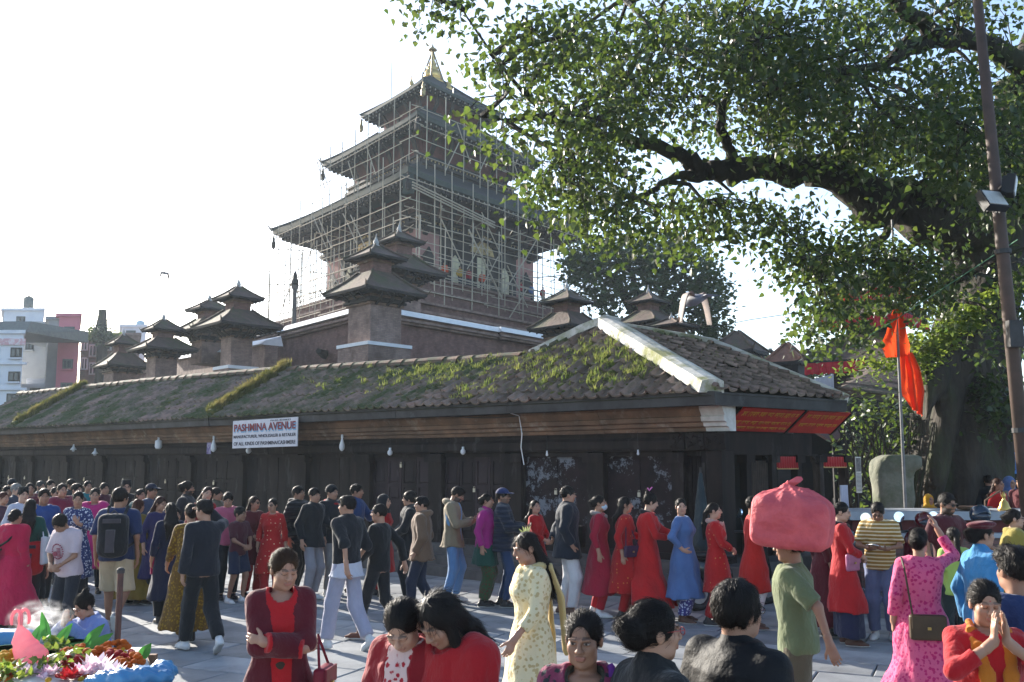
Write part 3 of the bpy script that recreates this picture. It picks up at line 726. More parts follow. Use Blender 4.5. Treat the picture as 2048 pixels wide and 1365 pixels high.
# sagging cables under the eaves
def sagwire(px0, py0, px1, py1, d, sag):
    a, b = on_plane(px0, py0, A(0, d, 0), N), on_plane(px1, py1, A(0, d, 0), N)
    return [a.lerp(b, i / 14) - Zv * sag * 4 * (i / 14) * (1 - i / 14) for i in range(15)]
for lab, pts in (('slack black cable looped along the cornice left of the sign', sagwire(190, 855, 345, 846, .3, .05)), ('slack black cable along the cornice above the plum doors', sagwire(900, 832, 1040, 832, .3, .04)),
                 ('white cable dropping from the eaves down to the door lintel', [on_plane(x, y, A(0, .3, 0), N) for x, y in ((1005, 822), (1038, 832), (1044, 868), (1042, 895), (1048, 930))])):
    MB().tube(pts, .009, 5).own('cable', m_white if 'white' in lab else m_wire, pts[0], lab, 'cable')
# ------------------------------------------------------------------ pagoda temple, shrines
m_brick = bricks('old_brick', (.28, .145, .125), (.20, .105, .095), (.16, .12, .10), .23, .07, stain=(.30, .28, .27))
m_brick2 = bricks('pale_brick', (.38, .26, .22), (.30, .20, .17), (.24, .20, .17), .23, .07, stain=(.35, .32, .30))
m_pagtile = M('pagoda_tile', (.040, .042, .044), (.026, .028, .030), scale=2.5, rough=.85, bump=.03, bscale=9, c3=(.05, .055, .04), scale3=.7, t3=(.55, .7))
m_shtile = M('shrine_tile', (.13, .085, .065), (.075, .055, .045), scale=3, rough=.85, bump=.03, bscale=10, c3=(.07, .08, .035), scale3=.9, t3=(.5, .65))
m_twood = M('temple_timber', (.024, .020, .020), (.015, .013, .014), scale=3, rough=.7, bump=.01)
m_edge = M('eave_board', (.035, .055, .048), (.022, .035, .032), scale=3, rough=.6)
m_pwall = M('pink_plaster', (.40, .22, .20), (.32, .17, .16), scale=2, rough=.9)
m_rwall = bricks('red_brick', (.20, .045, .04), (.15, .035, .033), (.14, .07, .06), .25, .07)
m_gilt = M('gilt_copper', (.70, .48, .17), (.50, .33, .12), scale=6, rough=.32, metallic=.9)
m_giltd = M('old_gilt', (.42, .32, .14), (.25, .18, .09), scale=5, rough=.45, metallic=.6)
m_wcap = M('white_coping', (.80, .80, .80), (.70, .71, .72), scale=3, rough=.85)
m_bell = M('eave_bell', (.45, .42, .36), rough=.4, metallic=.3)
m_scaf = M('scaffold_pole', (.50, .44, .34), (.34, .29, .22), scale=2, rough=.6)
SK = 1.36
class Fr:      # plan frame with a corner turned to the square
    def __init__(s, c, sk=SK, rot=0):
        s.c = Vector((c[0], c[1], 0)); r_ = Matrix.Rotation(rot, 3, 'Z')
        s.e1 = r_ @ Vector((.7071, -.7071 * sk, 0)); s.e2 = r_ @ Vector((-.7071, -.7071 * sk, 0))
    def p(s, a, b, z): return s.c + s.e1 * a + s.e2 * b + Zv * z
    def ring(s, h, z): return [s.p(h, h, z), s.p(-h, h, z), s.p(-h, -h, z), s.p(h, -h, z)]
def side(fr, k, s, h, z):   # k-th side (0: e1 face, 1: e2 face, 2, 3), s in -1..1 along it
    a, b = [(h, s * h), (s * h, h), (-h, s * h), (s * h, -h)][k]
    return fr.p(a, b, z)
def frustum(fr, h0, z0, h1, z1, mb=None):
    mb = mb or MB(); mb.hexa(fr.ring(h0, z0)[::-1], fr.ring(h1, z1)[::-1]); return mb
def pag_roof(fr, parent, he, ze, ht, zt, mat, lift=.35, th=.12, ns=14, nr=5, name='roof', sag=.12, ridge_r=.10, edge=m_edge, wallh=None):
    mb = MB()
    for k in range(4):
        V = []
        for i in range(nr + 1):
            f = i / nr; h = he + (ht - he) * f; z = ze + (zt - ze) * (f - sag * math.sin(math.pi * f))
            for j in range(ns + 1):
                s = -1 + 2 * j / ns
                V.append(side(fr, k, s, h, z + lift * abs(s) ** 7 * (1 - f) ** 2))
        mb.add(V, [(i * (ns + 1) + j, i * (ns + 1) + j + 1, (i + 1) * (ns + 1) + j + 1, (i + 1) * (ns + 1) + j) for i in range(nr) for j in range(ns)])
    ro = mb.build(name, mat, parent, True)
    wh = wallh if wallh is not None else ht * 1.15
    for k in range(4):
        eb = MB(); V = []
        for j in range(ns + 1):
            s = -1 + 2 * j / ns; l_ = lift * abs(s) ** 7
            V += [side(fr, k, s, he, ze + l_ + .015), side(fr, k, s, he * .995, ze - th + l_), side(fr, k, s, he * .96, ze - th + l_ * .9)]
        eb.add(V, [(3 * j + q, 3 * j + q + 1, 3 * j + 4 + q, 3 * j + 3 + q) for j in range(ns) for q in range(2)])
        eb.build('eave_edge', edge, ro)
        sf = MB(); zs = ze - th + (zt - ze) * .55 * (he * .96 - wh) / max(he - ht, .01)
        sf.add([side(fr, k, -1, he * .96, ze - th + lift * .9), side(fr, k, 0, he * .96, ze - th), side(fr, k, 1, he * .96, ze - th + lift * .9), side(fr, k, 1, wh, zs), side(fr, k, -1, wh, zs)], [(0, 1, 2, 3, 4)])
        nrft = max(6, int(he * 5))
        for j in range(nrft):
            s = -.94 + 1.88 * j / (nrft - 1)
            a, b = side(fr, k, s, he * .97, ze - th - .02 + lift * abs(s) ** 7), side(fr, k, s, wh, zs - .03)
            w_ = he * .018; d = (side(fr, k, 1, 1, 0) - side(fr, k, -1, 1, 0)).normalized() * w_
            sf.hexa([a - d, a + d, b + d, b - d], [a - d - Zv * w_ * 2, a + d - Zv * w_ * 2, b + d - Zv * w_ * 2, b - d - Zv * w_ * 2])
        sf.build('rafters', m_twood, ro)['kind'] = 'stuff'
        hp = []
        for i in range(nr + 1):
            f = i / nr; h = he * 1.01 + (ht - he) * f; z = ze + (zt - ze) * (f - sag * math.sin(math.pi * f)) + lift * (1 - f) ** 2
            a, b = [(h, h), (-h, h), (-h, -h), (h, -h)][k]; hp.append(fr.p(a, b, z + .03))
        tip = hp[0] + (hp[0] - hp[1]).normalized() * ridge_r * 2.5 + Zv * ridge_r * 4
        MB().tube([tip] + hp, [ridge_r * .3, ridge_r] + [ridge_r] * nr, 6).build('hip_ridge', mat, ro)
    return ro
def struts(fr, parent, n, hw, z0, he, z1, w_, mat, sides=(0, 1), name='strut'):
    for k in sides:
        for j in range(n):
            s = -1 + 2 * (j + .5) / n
            if j in (0, n - 1): s *= 1.02
            a, b = side(fr, k, s, hw, z0), side(fr, k, s * (hw / he) * 1.06, he, z1)
            d = (side(fr, k, 1, 1, 0) - side(fr, k, -1, 1, 0)).normalized() * w_ / 2; o = (b - a).normalized().cross(d.normalized()) * w_ * .35
            m_ = a.lerp(b, .5) + o * 1.5
            mb = MB(); mb.hexa([a - d, a + d, a + d + o, a - d + o], [m_ - d * 1.2, m_ + d * 1.2, m_ + d * 1.2 + o, m_ - d * 1.2 + o])
            mb.hexa([m_ - d * 1.2, m_ + d * 1.2, m_ + d * 1.2 + o, m_ - d * 1.2 + o], [b - d * .8, b + d * .8, b + d * .8 + o, b - d * .8 + o])
            mb.build(name, mat, parent)

TC = (-6.5, 76.4); tf = Fr(TC)
temple = thing('pagoda_temple', (TC[0], TC[1], 0), 'tall three roofed dark pagoda temple with gilded spire on stepped brick terraces', 'temple')
# terraces
tiers = [(16.9, 0, 8.45, m_brick), (13.2, 8, 10.1, m_brick2), (10.8, 10, 11.3, m_brick), (9.3, 11.2, 12.5, m_brick), (7.6, 12.4, 13.9, m_brick)]
for k, (h, z0, z1, mt) in enumerate(tiers):
    t_ = frustum(tf, h * 1.006, z0, h, z1).build('terrace', mt, temple)
    if k > 0:
        MB().hexa(tf.ring(h * 1.02, z1)[::-1], tf.ring(h * 1.02, z1 + .14)[::-1]).build('coping', m_brick2, t_)
base_t = [o for o in temple.children if o.name.startswith('terrace')][0]
for k in (0, 1):    # moulded cornice, parapet and white sloped coping on the lowest terrace
    for j, (s0, s1, ho) in enumerate(((-1, .1, 0), (.1, .52, .25), (.52, 1.0, 0))):
        for (h, z0, z1) in ((17.1, 8.45, 8.56), (17.25, 8.56, 8.66), (17.05, 8.66, 8.8)):
            h += ho; hi = h - .9 - ho
            s0_, s1_ = s0, s1
            MB().hexa([side(tf, k, s0_, h, z0), side(tf, k, s1_, h, z0), side(tf, k, s1_, hi, z0), side(tf, k, s0_, hi, z0)], [side(tf, k, s0_, h, z1), side(tf, k, s1_, h, z1), side(tf, k, s1_, hi, z1), side(tf, k, s0_, hi, z1)]).build('moulding', m_brick2, base_t)
        h = 17.3 + ho
        MB().hexa([side(tf, k, s0, h, 8.8), side(tf, k, s1, h, 8.8), side(tf, k, s1, 16.3, 8.8), side(tf, k, s0, 16.3, 8.8)], [side(tf, k, s0, h - .10, 9.06), side(tf, k, s1, h - .10, 9.06), side(tf, k, s1, 16.3, 9.3), side(tf, k, s0, 16.3, 9.3)]).build('white_coping', m_wcap, base_t)
# little dark spouts on the brick face
for (k, s) in ((0, .55), (0, .30), (1, .78)):
    a, b = side(tf, k, s, 16.9, 7.2), side(tf, k, s, 17.6, 7.25)
    MB().tube([a, b], [.25, .14], 6).build('spout', m_twood, base_t)
# storeys: wall, cornice bands, struts, roof
lv = [(5.75, 13.9, 20.0, 8.97, 20.15, 4.6, 23.1, m_brick), (4.35, 22.6, 25.85, 6.25, 25.75, 3.0, 28.4, m_rwall), (2.75, 27.8, 29.9, 4.1, 29.8, .35, 33.0, m_rwall)]
for i, (hw, z0, z1, he, ze, ht, zt, wm) in enumerate(lv):
    MB().hexa(tf.ring(hw, z0)[::-1], tf.ring(hw, z1)[::-1]).build('wall', wm, temple)
    ro = pag_roof(tf, temple, he, ze, ht, zt, m_pagtile, lift=.22 - .05 * i, th=.34 - .06 * i, wallh=hw, ridge_r=.13 - .02 * i, sag=.04)
    struts(tf, temple, (8, 6, 4)[i], hw + .02, (17.6, 23.9, 28.4)[i], he * .86, ze - .12, (.42, .36, .30)[i], m_twood)
    for k in (0, 1):      # rows of hanging bells along the eaves
        bl = MB(); nb_ = int(he * 4.2)
        for j in range(nb_):
            s = -.96 + 1.92 * j / (nb_ - 1); p = side(tf, k, s, he * .985, ze - .36 + .25 * i * .2)
            bl.tube([p, p - Zv * .13], [.03, .07], 5)
            p = side(tf, k, s, he * .93, ze - .55 + .08 * i); bl.tube([p, p - Zv * .1], [.025, .055], 5)
        bl.build('eave_bells', m_bell, ro)['kind'] = 'stuff'
    for c in (0, 1, 2, 3):  # pendants at the corners
        p = tf.ring(he * .99, ze - .1)[c]
        if i < 3: MB().lathe(p - Zv * 1.25, [(.02, 0), (.16, .15), (.18, .5), (.10, .7), (.12, .8), (.02, 1.25)], 8).build('corner_pendant', m_giltd if i == 2 else m_twood, ro)
for (h, z0, z1, mt) in ((4.75, 22.95, 23.12, m_twood), (4.95, 23.12, 23.35, m_twood), (4.7, 23.35, 23.65, m_giltd), (4.85, 23.65, 23.82, m_twood), (6.1, 17.85, 18.05, m_twood), (6.3, 18.05, 18.25, m_twood), (6.05, 18.25, 18.55, m_giltd), (6.35, 18.55, 18.75, m_twood)):
    MB().hexa(tf.ring(h, z0)[::-1], tf.ring(h, z1)[::-1]).build('cornice_band', mt, temple)
for (h, z) in ((6.06, 18.4), (4.71, 23.5)):
    db = MB()
    for k in (0, 1):
        n_ = int(h * 6)
        for j in range(n_):
            s = -.97 + 1.94 * j / (n_ - 1); c = side(tf, k, s, h + .03, z); d = (side(tf, k, 1, 1, 0) - side(tf, k, -1, 1, 0)).normalized()
            db.box(c, (.13, .1, .16), d, d.cross(Zv))
    db.build('dentils', m_twood, temple)['kind'] = 'stuff'
# corner banner plate on the lowest roof edge
p = tf.p(8.8, 8.8, 19.3); MB().box(p, (.7, .06, 1.3)).build('corner_plate', m_edge, temple)
# ground storey: pink corner piers, niches, dark centre with bright doors, gilt tympanum
for k in (0, 1):
    for s0, s1 in ((-1.0, -.66), (.66, 1.0)):
        MB().hexa([side(tf, k, s0, 5.80, 13.9), side(tf, k, s1, 5.80, 13.9), side(tf, k, s1, 5.72, 13.9), side(tf, k, s0, 5.72, 13.9)], [side(tf, k, s0, 5.80, 17.85), side(tf, k, s1, 5.80, 17.85), side(tf, k, s1, 5.72, 17.85), side(tf, k, s0, 5.72, 17.85)]).build('pier_plaster', m_pwall, temple)
        sm = (s0 + s1) / 2; d = (side(tf, k, 1, 1, 0) - side(tf, k, -1, 1, 0)).normalized(); nr_ = d.cross(Zv); nr_ = nr_ if nr_.y < 0 else -nr_
        c = side(tf, k, sm, 5.84, 15.6); P = [(-.5, -.7), (.5, -.7), (.5, .25), (.75, .3), (.3, .75), (0, 1.15), (-.3, .75), (-.75, .3), (-.5, .25)]
        MB().prism([c + d * x + Zv * z for x, z in P], nr_ * .12).build('niche_window', m_twood, temple)
    MB().hexa([side(tf, k, -.655, 5.83, 13.9), side(tf, k, .655, 5.83, 13.9), side(tf, k, .655, 5.7, 13.9), side(tf, k, -.655, 5.7, 13.9)], [side(tf, k, -.655, 5.83, 17.85), side(tf, k, .655, 5.83, 17.85), side(tf, k, .655, 5.7, 17.85), side(tf, k, -.655, 5.7, 17.85)]).build('door_screen', m_twood, temple)
    for s in (-.42, 0, .42):
        d = (side(tf, k, 1, 1, 0) - side(tf, k, -1, 1, 0)).normalized(); nr_ = d.cross(Zv); nr_ = nr_ if nr_.y < 0 else -nr_
        c = side(tf, k, s, 5.86, 14.0); w_ = .55; hh = 2.9 if s == 0 else 2.5
        P = [(-w_, 0), (w_, 0), (w_, hh * .8), (w_ * .5, hh * .95), (0, hh * 1.05), (-w_ * .5, hh * .95), (-w_, hh * .8)] if s else [(-w_, 0), (w_, 0), (w_, hh), (-w_, hh)]
        dr = MB().prism([c + d * x + Zv * z for x, z in P], nr_ * .08).build('door', M('pale_door', (.66, .60, .40), (.50, .45, .30), scale=2, rough=.6), temple)
        for x in (-.66, .66): MB().box(c + d * x + Zv * 1.5 + nr_ * .08, (.16, .22, 3.0), d, nr_).build('door_jamb', m_twood, dr)
    c = side(tf, k, 0, 6.0, 17.65); tm = MB(); P = []
    for i in range(17):
        a = math.pi * i / 16; r_ = 1.15 + .10 * math.cos(8 * a); P.append((math.cos(a) * r_ * 1.1, math.sin(a) * r_ * 1.35 - .5))
    tm.prism([c + d * x + Zv * z for x, z in P], nr_ * .15)
    to = tm.build('tympanum', m_giltd, temple)
    rl = MB()
    for i in range(40):
        x, z = rnd.uniform(-.9, .9), rnd.uniform(-.4, .85); rl.box(c + d * x + Zv * z + nr_ * .17, (.16, .1, .16), d, nr_)
    rl.build('relief', m_giltd, to)['kind'] = 'stuff'
# spire
sp = Vector((TC[0], TC[1], 32.5))
s_ = MB().lathe(sp, [(.9, 0), (.95, .25), (.6, .4), (.72, .5), (.66, 1.0), (.42, 1.3), (.5, 1.4), (.28, 1.6), (.32, 1.75), (.16, 2.1), (.2, 2.2), (.07, 2.6), (.05, 3.0)], 14).build('spire', m_gilt, temple, True)
MB().lathe(sp + Zv * 2.75, [(.02, .75), (.06, .6), (.10, .45), (.30, .3), (.38, .18), (.30, .16), (.03, .1)], 12).build('parasol', m_giltd, s_, True)
for p0 in tf.ring(.75, 32.3): MB().tube([p0, sp + Zv * 2.95], [.09, .06], 6).build('stay', m_giltd, s_)
for (a, b) in ((2.1, 0), (0, 2.1), (-2.1, 0), (0, -2.1)):
    p = tf.p(a, b, 31.1); MB().lathe(p, [(.25, 0), (.3, .3), (.14, .5), (.2, .7), (.05, 1.0), (.02, 1.5)], 8).build('finial', m_gilt, temple, True)
MB().tube([tf.p(-2.0, 2.6, 30.4), tf.p(-2.0, 2.6, 34.2)], .03, 5).build('lightning_rod', m_wire, temple)
# rail round the top terrace
for k in (0, 1):
    for z in (14.45, 14.9): MB().tube([side(tf, k, -1, 7.5, z), side(tf, k, 1, 7.5, z)], .04, 5).build('rail', m_scaf, temple)
    for j in range(14): a = side(tf, k, -1 + 2 * j / 13, 7.5, 13.9); MB().tube([a, a + Zv * 1.05], .045, 5).build('rail_post', m_scaf, temple)

# ------------------------------------------------------------------ scaffolding
scaf = thing('scaffolding', tf.p(8.9, 8.9, 12.5), 'bamboo pole scaffolding wrapped round the lower roofs of the pagoda temple', 'scaffolding')
cyl = MB().tube([(0, 0, 0), (0, 0, 1)], 1, 6).mesh('scaffold_pole', m_scaf)
def pole(a, b, r_=.045):
    v = b - a; put('scaffold_pole', cyl, scaf, a, v.to_track_quat('Z', 'Y').to_euler(), (r_, r_, v.length))
for k in (0, 1):
    for ring, n_, z0, z1, tall in ((9.3, 12, 12.3, 20.7, .9), (8.2, 9, 13.4, 19.2, .3), (6.65, 8, 21.8, 26.6, .9), (10.1, 9, 11.2, 16.5, 1.0)):
        for j in range(n_):
            s = -1 + 2 * (j + .5) / n_ + rnd.uniform(-.02, .02)
            a = side(tf, k, s, ring, z0); b = side(tf, k, s + rnd.uniform(-.012, .012), ring, z1 + rnd.uniform(-.3, tall)); pole(a, b, .036)
        L = [z0 + .9 + i * (1.22 if ring > 7 else 1.05) + rnd.uniform(-.1, .1) for i in range(int((z1 - z0 - .6) / (1.22 if ring > 7 else 1.05)))]
        for z in L:
            s = -1.04
            while s < 1.02:
                e = min(s + rnd.uniform(.5, .8), 1.05)
                pole(side(tf, k, s - .03, ring + .08, z + rnd.uniform(-.12, .12)), side(tf, k, e, ring + .08, z + rnd.uniform(-.12, .12)), .03); s = e
        for j in range(4):
            s = rnd.uniform(-.9, .7); z = rnd.uniform(z0, z1 - 2.5)
            pole(side(tf, k, s, ring - .1, z), side(tf, k, s + rnd.choice((-.2, .2)), ring - .1, z + 2.6), .04)
    for j in range(10):
        s = -1 + 2 * (j + .5) / 10; z = rnd.choice((14.6, 15.8, 17.1, 18.2)); pole(side(tf, k, s, 7.7, z), side(tf, k, s, 9.6, z), .04)
for d in (0, .18, .36): pole(side(tf, 0, .95, 9.4, 19.2 - d), side(tf, 0, .2, 9.4, 18.3 - d), .05)
p0 = side(tf, 0, .45, 9.3, 17.3); pole(p0, side(tf, 0, .12, 9.3, 13.2), .07)

# ------------------------------------------------------------------ brick shrines
def shrine(px, Y, tip, up, lo, body, plinth, label, ybot=None, sk=1.15, neck=.42, tile=m_shtile, wall=m_brick2, rot=0):
    """up/lo = (half width px, eave y px), body = (half width px, bottom y px), plinth = (half width px, bottom y)"""
    k = mpp(Y) / 1.414; c = at(px, 900, Y); fr = Fr((c.x, Y), sk, rot)
    zz = lambda y: at(px, y, Y).z
    zb = zz(body[1]); zpl = zz(plinth[1]) if plinth else zb
    sh_ = thing('shrine', (c.x, Y, min(zb, zpl)), label, 'shrine', 'small two roofed brick shrines')
    hb, hu, hl = body[0] * k, up[0] * k, lo[0] * k; zl, zu, zt = zz(lo[1]), zz(up[1]), zz(tip)
    if plinth:
        hp = plinth[0] * k
        pl_ = frustum(fr, hp, 0 if zpl < 4 else zpl, hp, zb - .14).build('plinth', wall, sh_)
        MB().hexa(fr.ring(hp * 1.04, zb - .14)[::-1], fr.ring(hp * 1.04, zb)[::-1]).build('plinth_coping', m_wcap if wall is m_brick2 else m_stone, pl_)
    frustum(fr, hb, zb, hb, zl - hl * .05).build('body', wall, sh_)
    for q, (f, dz) in enumerate(((1.10, .34), (1.2, .27), (1.12, .20))): MB().hexa(fr.ring(hb * f, zl - hl * dz)[::-1], fr.ring(hb * f, zl - hl * dz + hl * .06)[::-1]).build('cornice', m_twood if q else m_wood_pale, sh_)
    hn = hu * neck * 1.15; rise = (zu - zl) * .62
    pag_roof(fr, sh_, hl, zl, hn * 1.05, zl + rise, tile, lift=hl * .025, th=hl * .06, ns=8, nr=4, name='lower_roof', sag=.06, ridge_r=hl * .035, edge=m_twood, wallh=hb * 1.0)
    struts(fr, sh_, 3, hb * 1.05, zl - hl * .33, hl * .84, zl - hl * .06, hl * .08, m_twood)
    frustum(fr, hn, zl + rise - .1, hn, zu - hu * .05).build('neck', m_rwall if wall is not m_brick2 else m_brick, sh_)
    MB().hexa(fr.ring(hn * 1.18, zu - hu * .22)[::-1], fr.ring(hn * 1.18, zu - hu * .15)[::-1]).build('neck_cornice', m_wood_pale, sh_)
    hgt = (zt - zu) * .55
    pag_roof(fr, sh_, hu, zu, hu * .1, zu + hgt, tile, lift=hu * .025, th=hu * .07, ns=8, nr=4, name='upper_roof', sag=.06, ridge_r=hu * .04, edge=m_twood, wallh=hn)
    e = Vector((c.x, Y, zu + hgt - .05)); H_ = zt - (zu + hgt) + .05
    MB().lathe(e, [(hu * .16, 0), (hu * .17, H_ * .08), (hu * .1, H_ * .2), (hu * .13, H_ * .28), (hu * .10, H_ * .45), (hu * .045, H_ * .62), (hu * .05, H_ * .68), (.012, H_ * .8), (.01, H_)], 10).build('pinnacle', M('grey_pinnacle', (.45, .44, .42), (.3, .3, .3), scale=6, rough=.7), sh_, True)
    return sh_
shrine(745, 40, 468, (67, 520), (107, 592), (54, 692), (74, 740), 'nearest brick shrine on a square pillar below the pagoda corner, white edged plinth')
shrine(792, 47, 445, (55, 487), (100, 552), (46, 640), None, 'shrine half hidden behind the pillar shrine under the scaffolding')
shrine(466, 44, 553, (54, 600), (94, 657), (32, 735), (45, 790), 'brick shrine with wide double roof left of the pagoda terrace')
shrine(408, 52, 585, (50, 622), (82, 668), (34, 730), None, 'paler hazy shrine standing behind the wide double roofed one')
shrine(316, 50, 622, (46, 662), (74, 702), (31, 765), (36, 800), 'mid sized brick shrine between two others above the mossy roof')
shrine(236, 56, 655, (37, 690), (61, 735), (36, 775), None, 'smallest far shrine beside the brick town house')
shrine(1136, 36, 560, (56, 606), (82, 660), (44, 730), None, 'dark mossy shrine at the right end of the brick terrace')
shrine(1302, 42, 570, (45, 606), (72, 650), (36, 720), None, 'shrine with a pale tiled slope in front of the far tree')
shrine(1348, 38, 625, (58, 655), (88, 700), (50, 740), None, 'low dark shrine roofs just behind the plastered hip')
# pillar statue left of the temple
c = at(588, 640, 58); pl = thing('stone_pillar', (c.x, 58, 6), 'slim dark stone pillar with a kneeling figure on top, left of the scaffolding', 'pillar')
za, zb_ = at(588, 640, 58).z - 1.5, at(588, 575, 58).z
MB().lathe((c.x, 58, 0), [(.2, za), (.15, za + .6), (.12, zb_ - .2), (.2, zb_), (.24, zb_ + .12)], 10).build('shaft', m_stone, pl)
MB().lathe((c.x, 58, zb_ + .1), [(.2, 0), (.22, .25), (.12, .45), (.14, .6), (.08, .8), (.02, .9)], 10).build('figure', m_twood, pl, True)

# low brick wall with white coping left of the lower terrace
a, b = at(350, 722, 60), at(530, 690, 46); lw_ = thing('brick_wall', (a.x, a.y, 0), 'brick wall with white sloped coping behind the left shrines', 'wall')
MB().hexa([Vector((a.x, a.y, 0)), Vector((b.x, b.y, 0)), Vector((b.x + .5, b.y + .5, 0)), Vector((a.x + .5, a.y + .5, 0))], [Vector((a.x, a.y, a.z)), Vector((b.x, b.y, b.z)), Vector((b.x + .5, b.y + .5, b.z)), Vector((a.x + .5, a.y + .5, a.z))]).build('wall', m_brick2, lw_)
MB().hexa([Vector((a.x - .2, a.y - .2, a.z + .002)), Vector((b.x - .2, b.y - .2, b.z + .002)), Vector((b.x + .7, b.y + .7, b.z + .002)), Vector((a.x + .7, a.y + .7, a.z + .002))], [Vector((a.x, a.y, a.z + .2)), Vector((b.x, b.y, b.z + .2)), Vector((b.x + .6, b.y + .6, b.z + .5)), Vector((a.x + .6, a.y + .6, a.z + .5))]).build('coping', m_wcap, lw_)

# ------------------------------------------------------------------ right background houses and pagoda
def hip_house(px0, px1, y_eave, y_top, y_base, Y, label, wall, tile):
    k = mpp(Y); cx = (px0 + px1) / 2; c = at(cx, 900, Y); hw = (px1 - px0) / 2 * k / 1.2; fr = Fr((c.x, Y), 1.0, R(12))
    ze, zt = at(cx, y_eave, Y).z, at(cx, y_top, Y).z
    h_ = thing('tiled_house', (c.x, Y, 0), label, 'house')
    frustum(fr, hw * .78, 0, hw * .78, ze).build('wall', wall, h_)
    pag_roof(fr, h_, hw * .92, ze, hw * .06, zt, tile, lift=.05, th=.12, ns=6, nr=3, sag=0, ridge_r=.07, edge=m_twood, wallh=hw * .78)
    for k2 in (0, 1):
        for s in (-.5, .0, .5):
            a = side(fr, k2, s, hw * .785, ze - 1.1); d = (side(fr, k2, 1, 1, 0) - side(fr, k2, -1, 1, 0)).normalized(); MB().box(a, (.5, .1, .9), d, d.cross(Zv)).build('window', m_twood, h_)
    return h_
m_rtile = M('red_brown_tile', (.30, .14, .09), (.20, .10, .07), scale=4, rough=.85, bump=.03, bscale=12)
hip_house(1535, 1628, 727, 688, 760, 40, 'house with pyramid red brown tile roof beside the tree canopy', m_twood, m_rtile)
hip_house(1418, 1545, 706, 664, 740, 46, 'darker hipped roof house behind the shop roof, creeper on its slope', m_twood, m_shtile)
m_fringe = M('red_fringe', (.62, .02, .04), (.45, .015, .03), scale=4, rough=.8, trans=.3)
Y = 34; c = at(1760, 900, Y); rp = thing('red_fringed_pagoda', (c.x, Y, 0), 'pagoda with bright red cloth fringes half hidden behind the big tree', 'temple')
fr = Fr((c.x, Y), 1.0, R(8)); k = mpp(Y)
for (hwpx, ye, yt, wpx) in ((128, 727, 672, 78), (100, 640, 610, 52), (74, 585, 550, 36)):
    hl = hwpx * k / 1.2; z0, z1 = at(1760, ye, Y).z, at(1760, yt, Y).z
    pag_roof(fr, rp, hl, z0, hl * .45, z1, m_shtile, lift=.1, th=.14, ns=8, nr=4, sag=.05, ridge_r=.08, edge=m_twood, wallh=wpx * k / 1.2)
    for q in (0, 1):
        V = []; n_ = 40
        for j in range(n_ + 1):
            s = -1 + 2 * j / n_; o = .05 * math.sin(j * 2.1); V += [side(fr, q, s, hl * 1.0 + .02, z0 - .05), side(fr, q, s, hl * 1.0 + .03 + o, z0 - .42 - .05 * (j % 2))]
        MB().add(V, [(2 * j, 2 * j + 1, 2 * j + 3, 2 * j + 2) for j in range(n_)]).build('cloth_fringe', m_fringe, rp)
    MB().hexa(fr.ring(wpx * k / 1.2, z0 - 2.5)[::-1], fr.ring(wpx * k / 1.2, z0 + .3)[::-1]).build('storey', m_twood, rp)
frustum(fr, 78 * k / 1.2, 0, 78 * k / 1.2, at(1760, 760, Y).z).build('base_wall', m_brick, rp)
Y = 44; a = at(1690, 742, Y); wb = thing('white_block', (a.x, Y, 0), 'pale stuccoed building glimpsed between shop roof and fringed pagoda', 'building')
b = at(1775, 742, Y)
MB().hexa([Vector((a.x, Y, 0)), Vector((b.x + 3, Y, 0)), Vector((b.x + 3, Y + 6, 0)), Vector((a.x, Y + 6, 0))], [Vector((a.x, Y, a.z)), Vector((b.x + 3, Y, a.z)), Vector((b.x + 3, Y + 6, a.z)), Vector((a.x, Y + 6, a.z))]).build('wall', M('pale_stucco', (.62, .64, .68), (.5, .52, .56), rough=.9), wb)
MB().hexa([Vector((a.x - .2, Y - .25, a.z - .5)), Vector((b.x + 3, Y - .25, a.z - .5)), Vector((b.x + 3, Y - .002, a.z - .5)), Vector((a.x - .2, Y - .002, a.z - .5))], [Vector((a.x - .2, Y - .25, a.z - .25)), Vector((b.x + 3, Y - .25, a.z - .25)), Vector((b.x + 3, Y - .002, a.z - .25)), Vector((a.x - .2, Y - .002, a.z - .25))]).build('cornice', m_wcap, wb)
for j in range(5): MB().box((a.x + .5 + j * .55, Y - .03, a.z - 1.3), (.3, .1, .9)).build('window', m_twood, wb)
# low tiled roof right of the shop
Y = 27; a, b = at(1690, 745, Y), at(1800, 660, Y + 3)
tr_ = thing('lean_to_roof', (a.x, Y, 0), 'mossy tiled lean-to roof sloping down between shop and tree roots', 'roof')
pts = [at(1676, 778, 26), at(1830, 800, 25), at(1850, 690, 29), at(1745, 715, 30)]
MB().hexa([p - Zv * .15 for p in pts], pts).build('slope', m_shtile, tr_)
n_ = 9
for i in range(n_):
    a_, b_ = pts[0].lerp(pts[3], i / n_), pts[1].lerp(pts[2], i / n_); MB().tube([a_ + Zv * .03, b_ + Zv * .03], .05, 5).build('tile_course', m_shtile, tr_)
MB().hexa([Vector((p.x, p.y, 0)) for p in pts], [p - Zv * .16 for p in pts]).build('wall', m_twood, tr_)

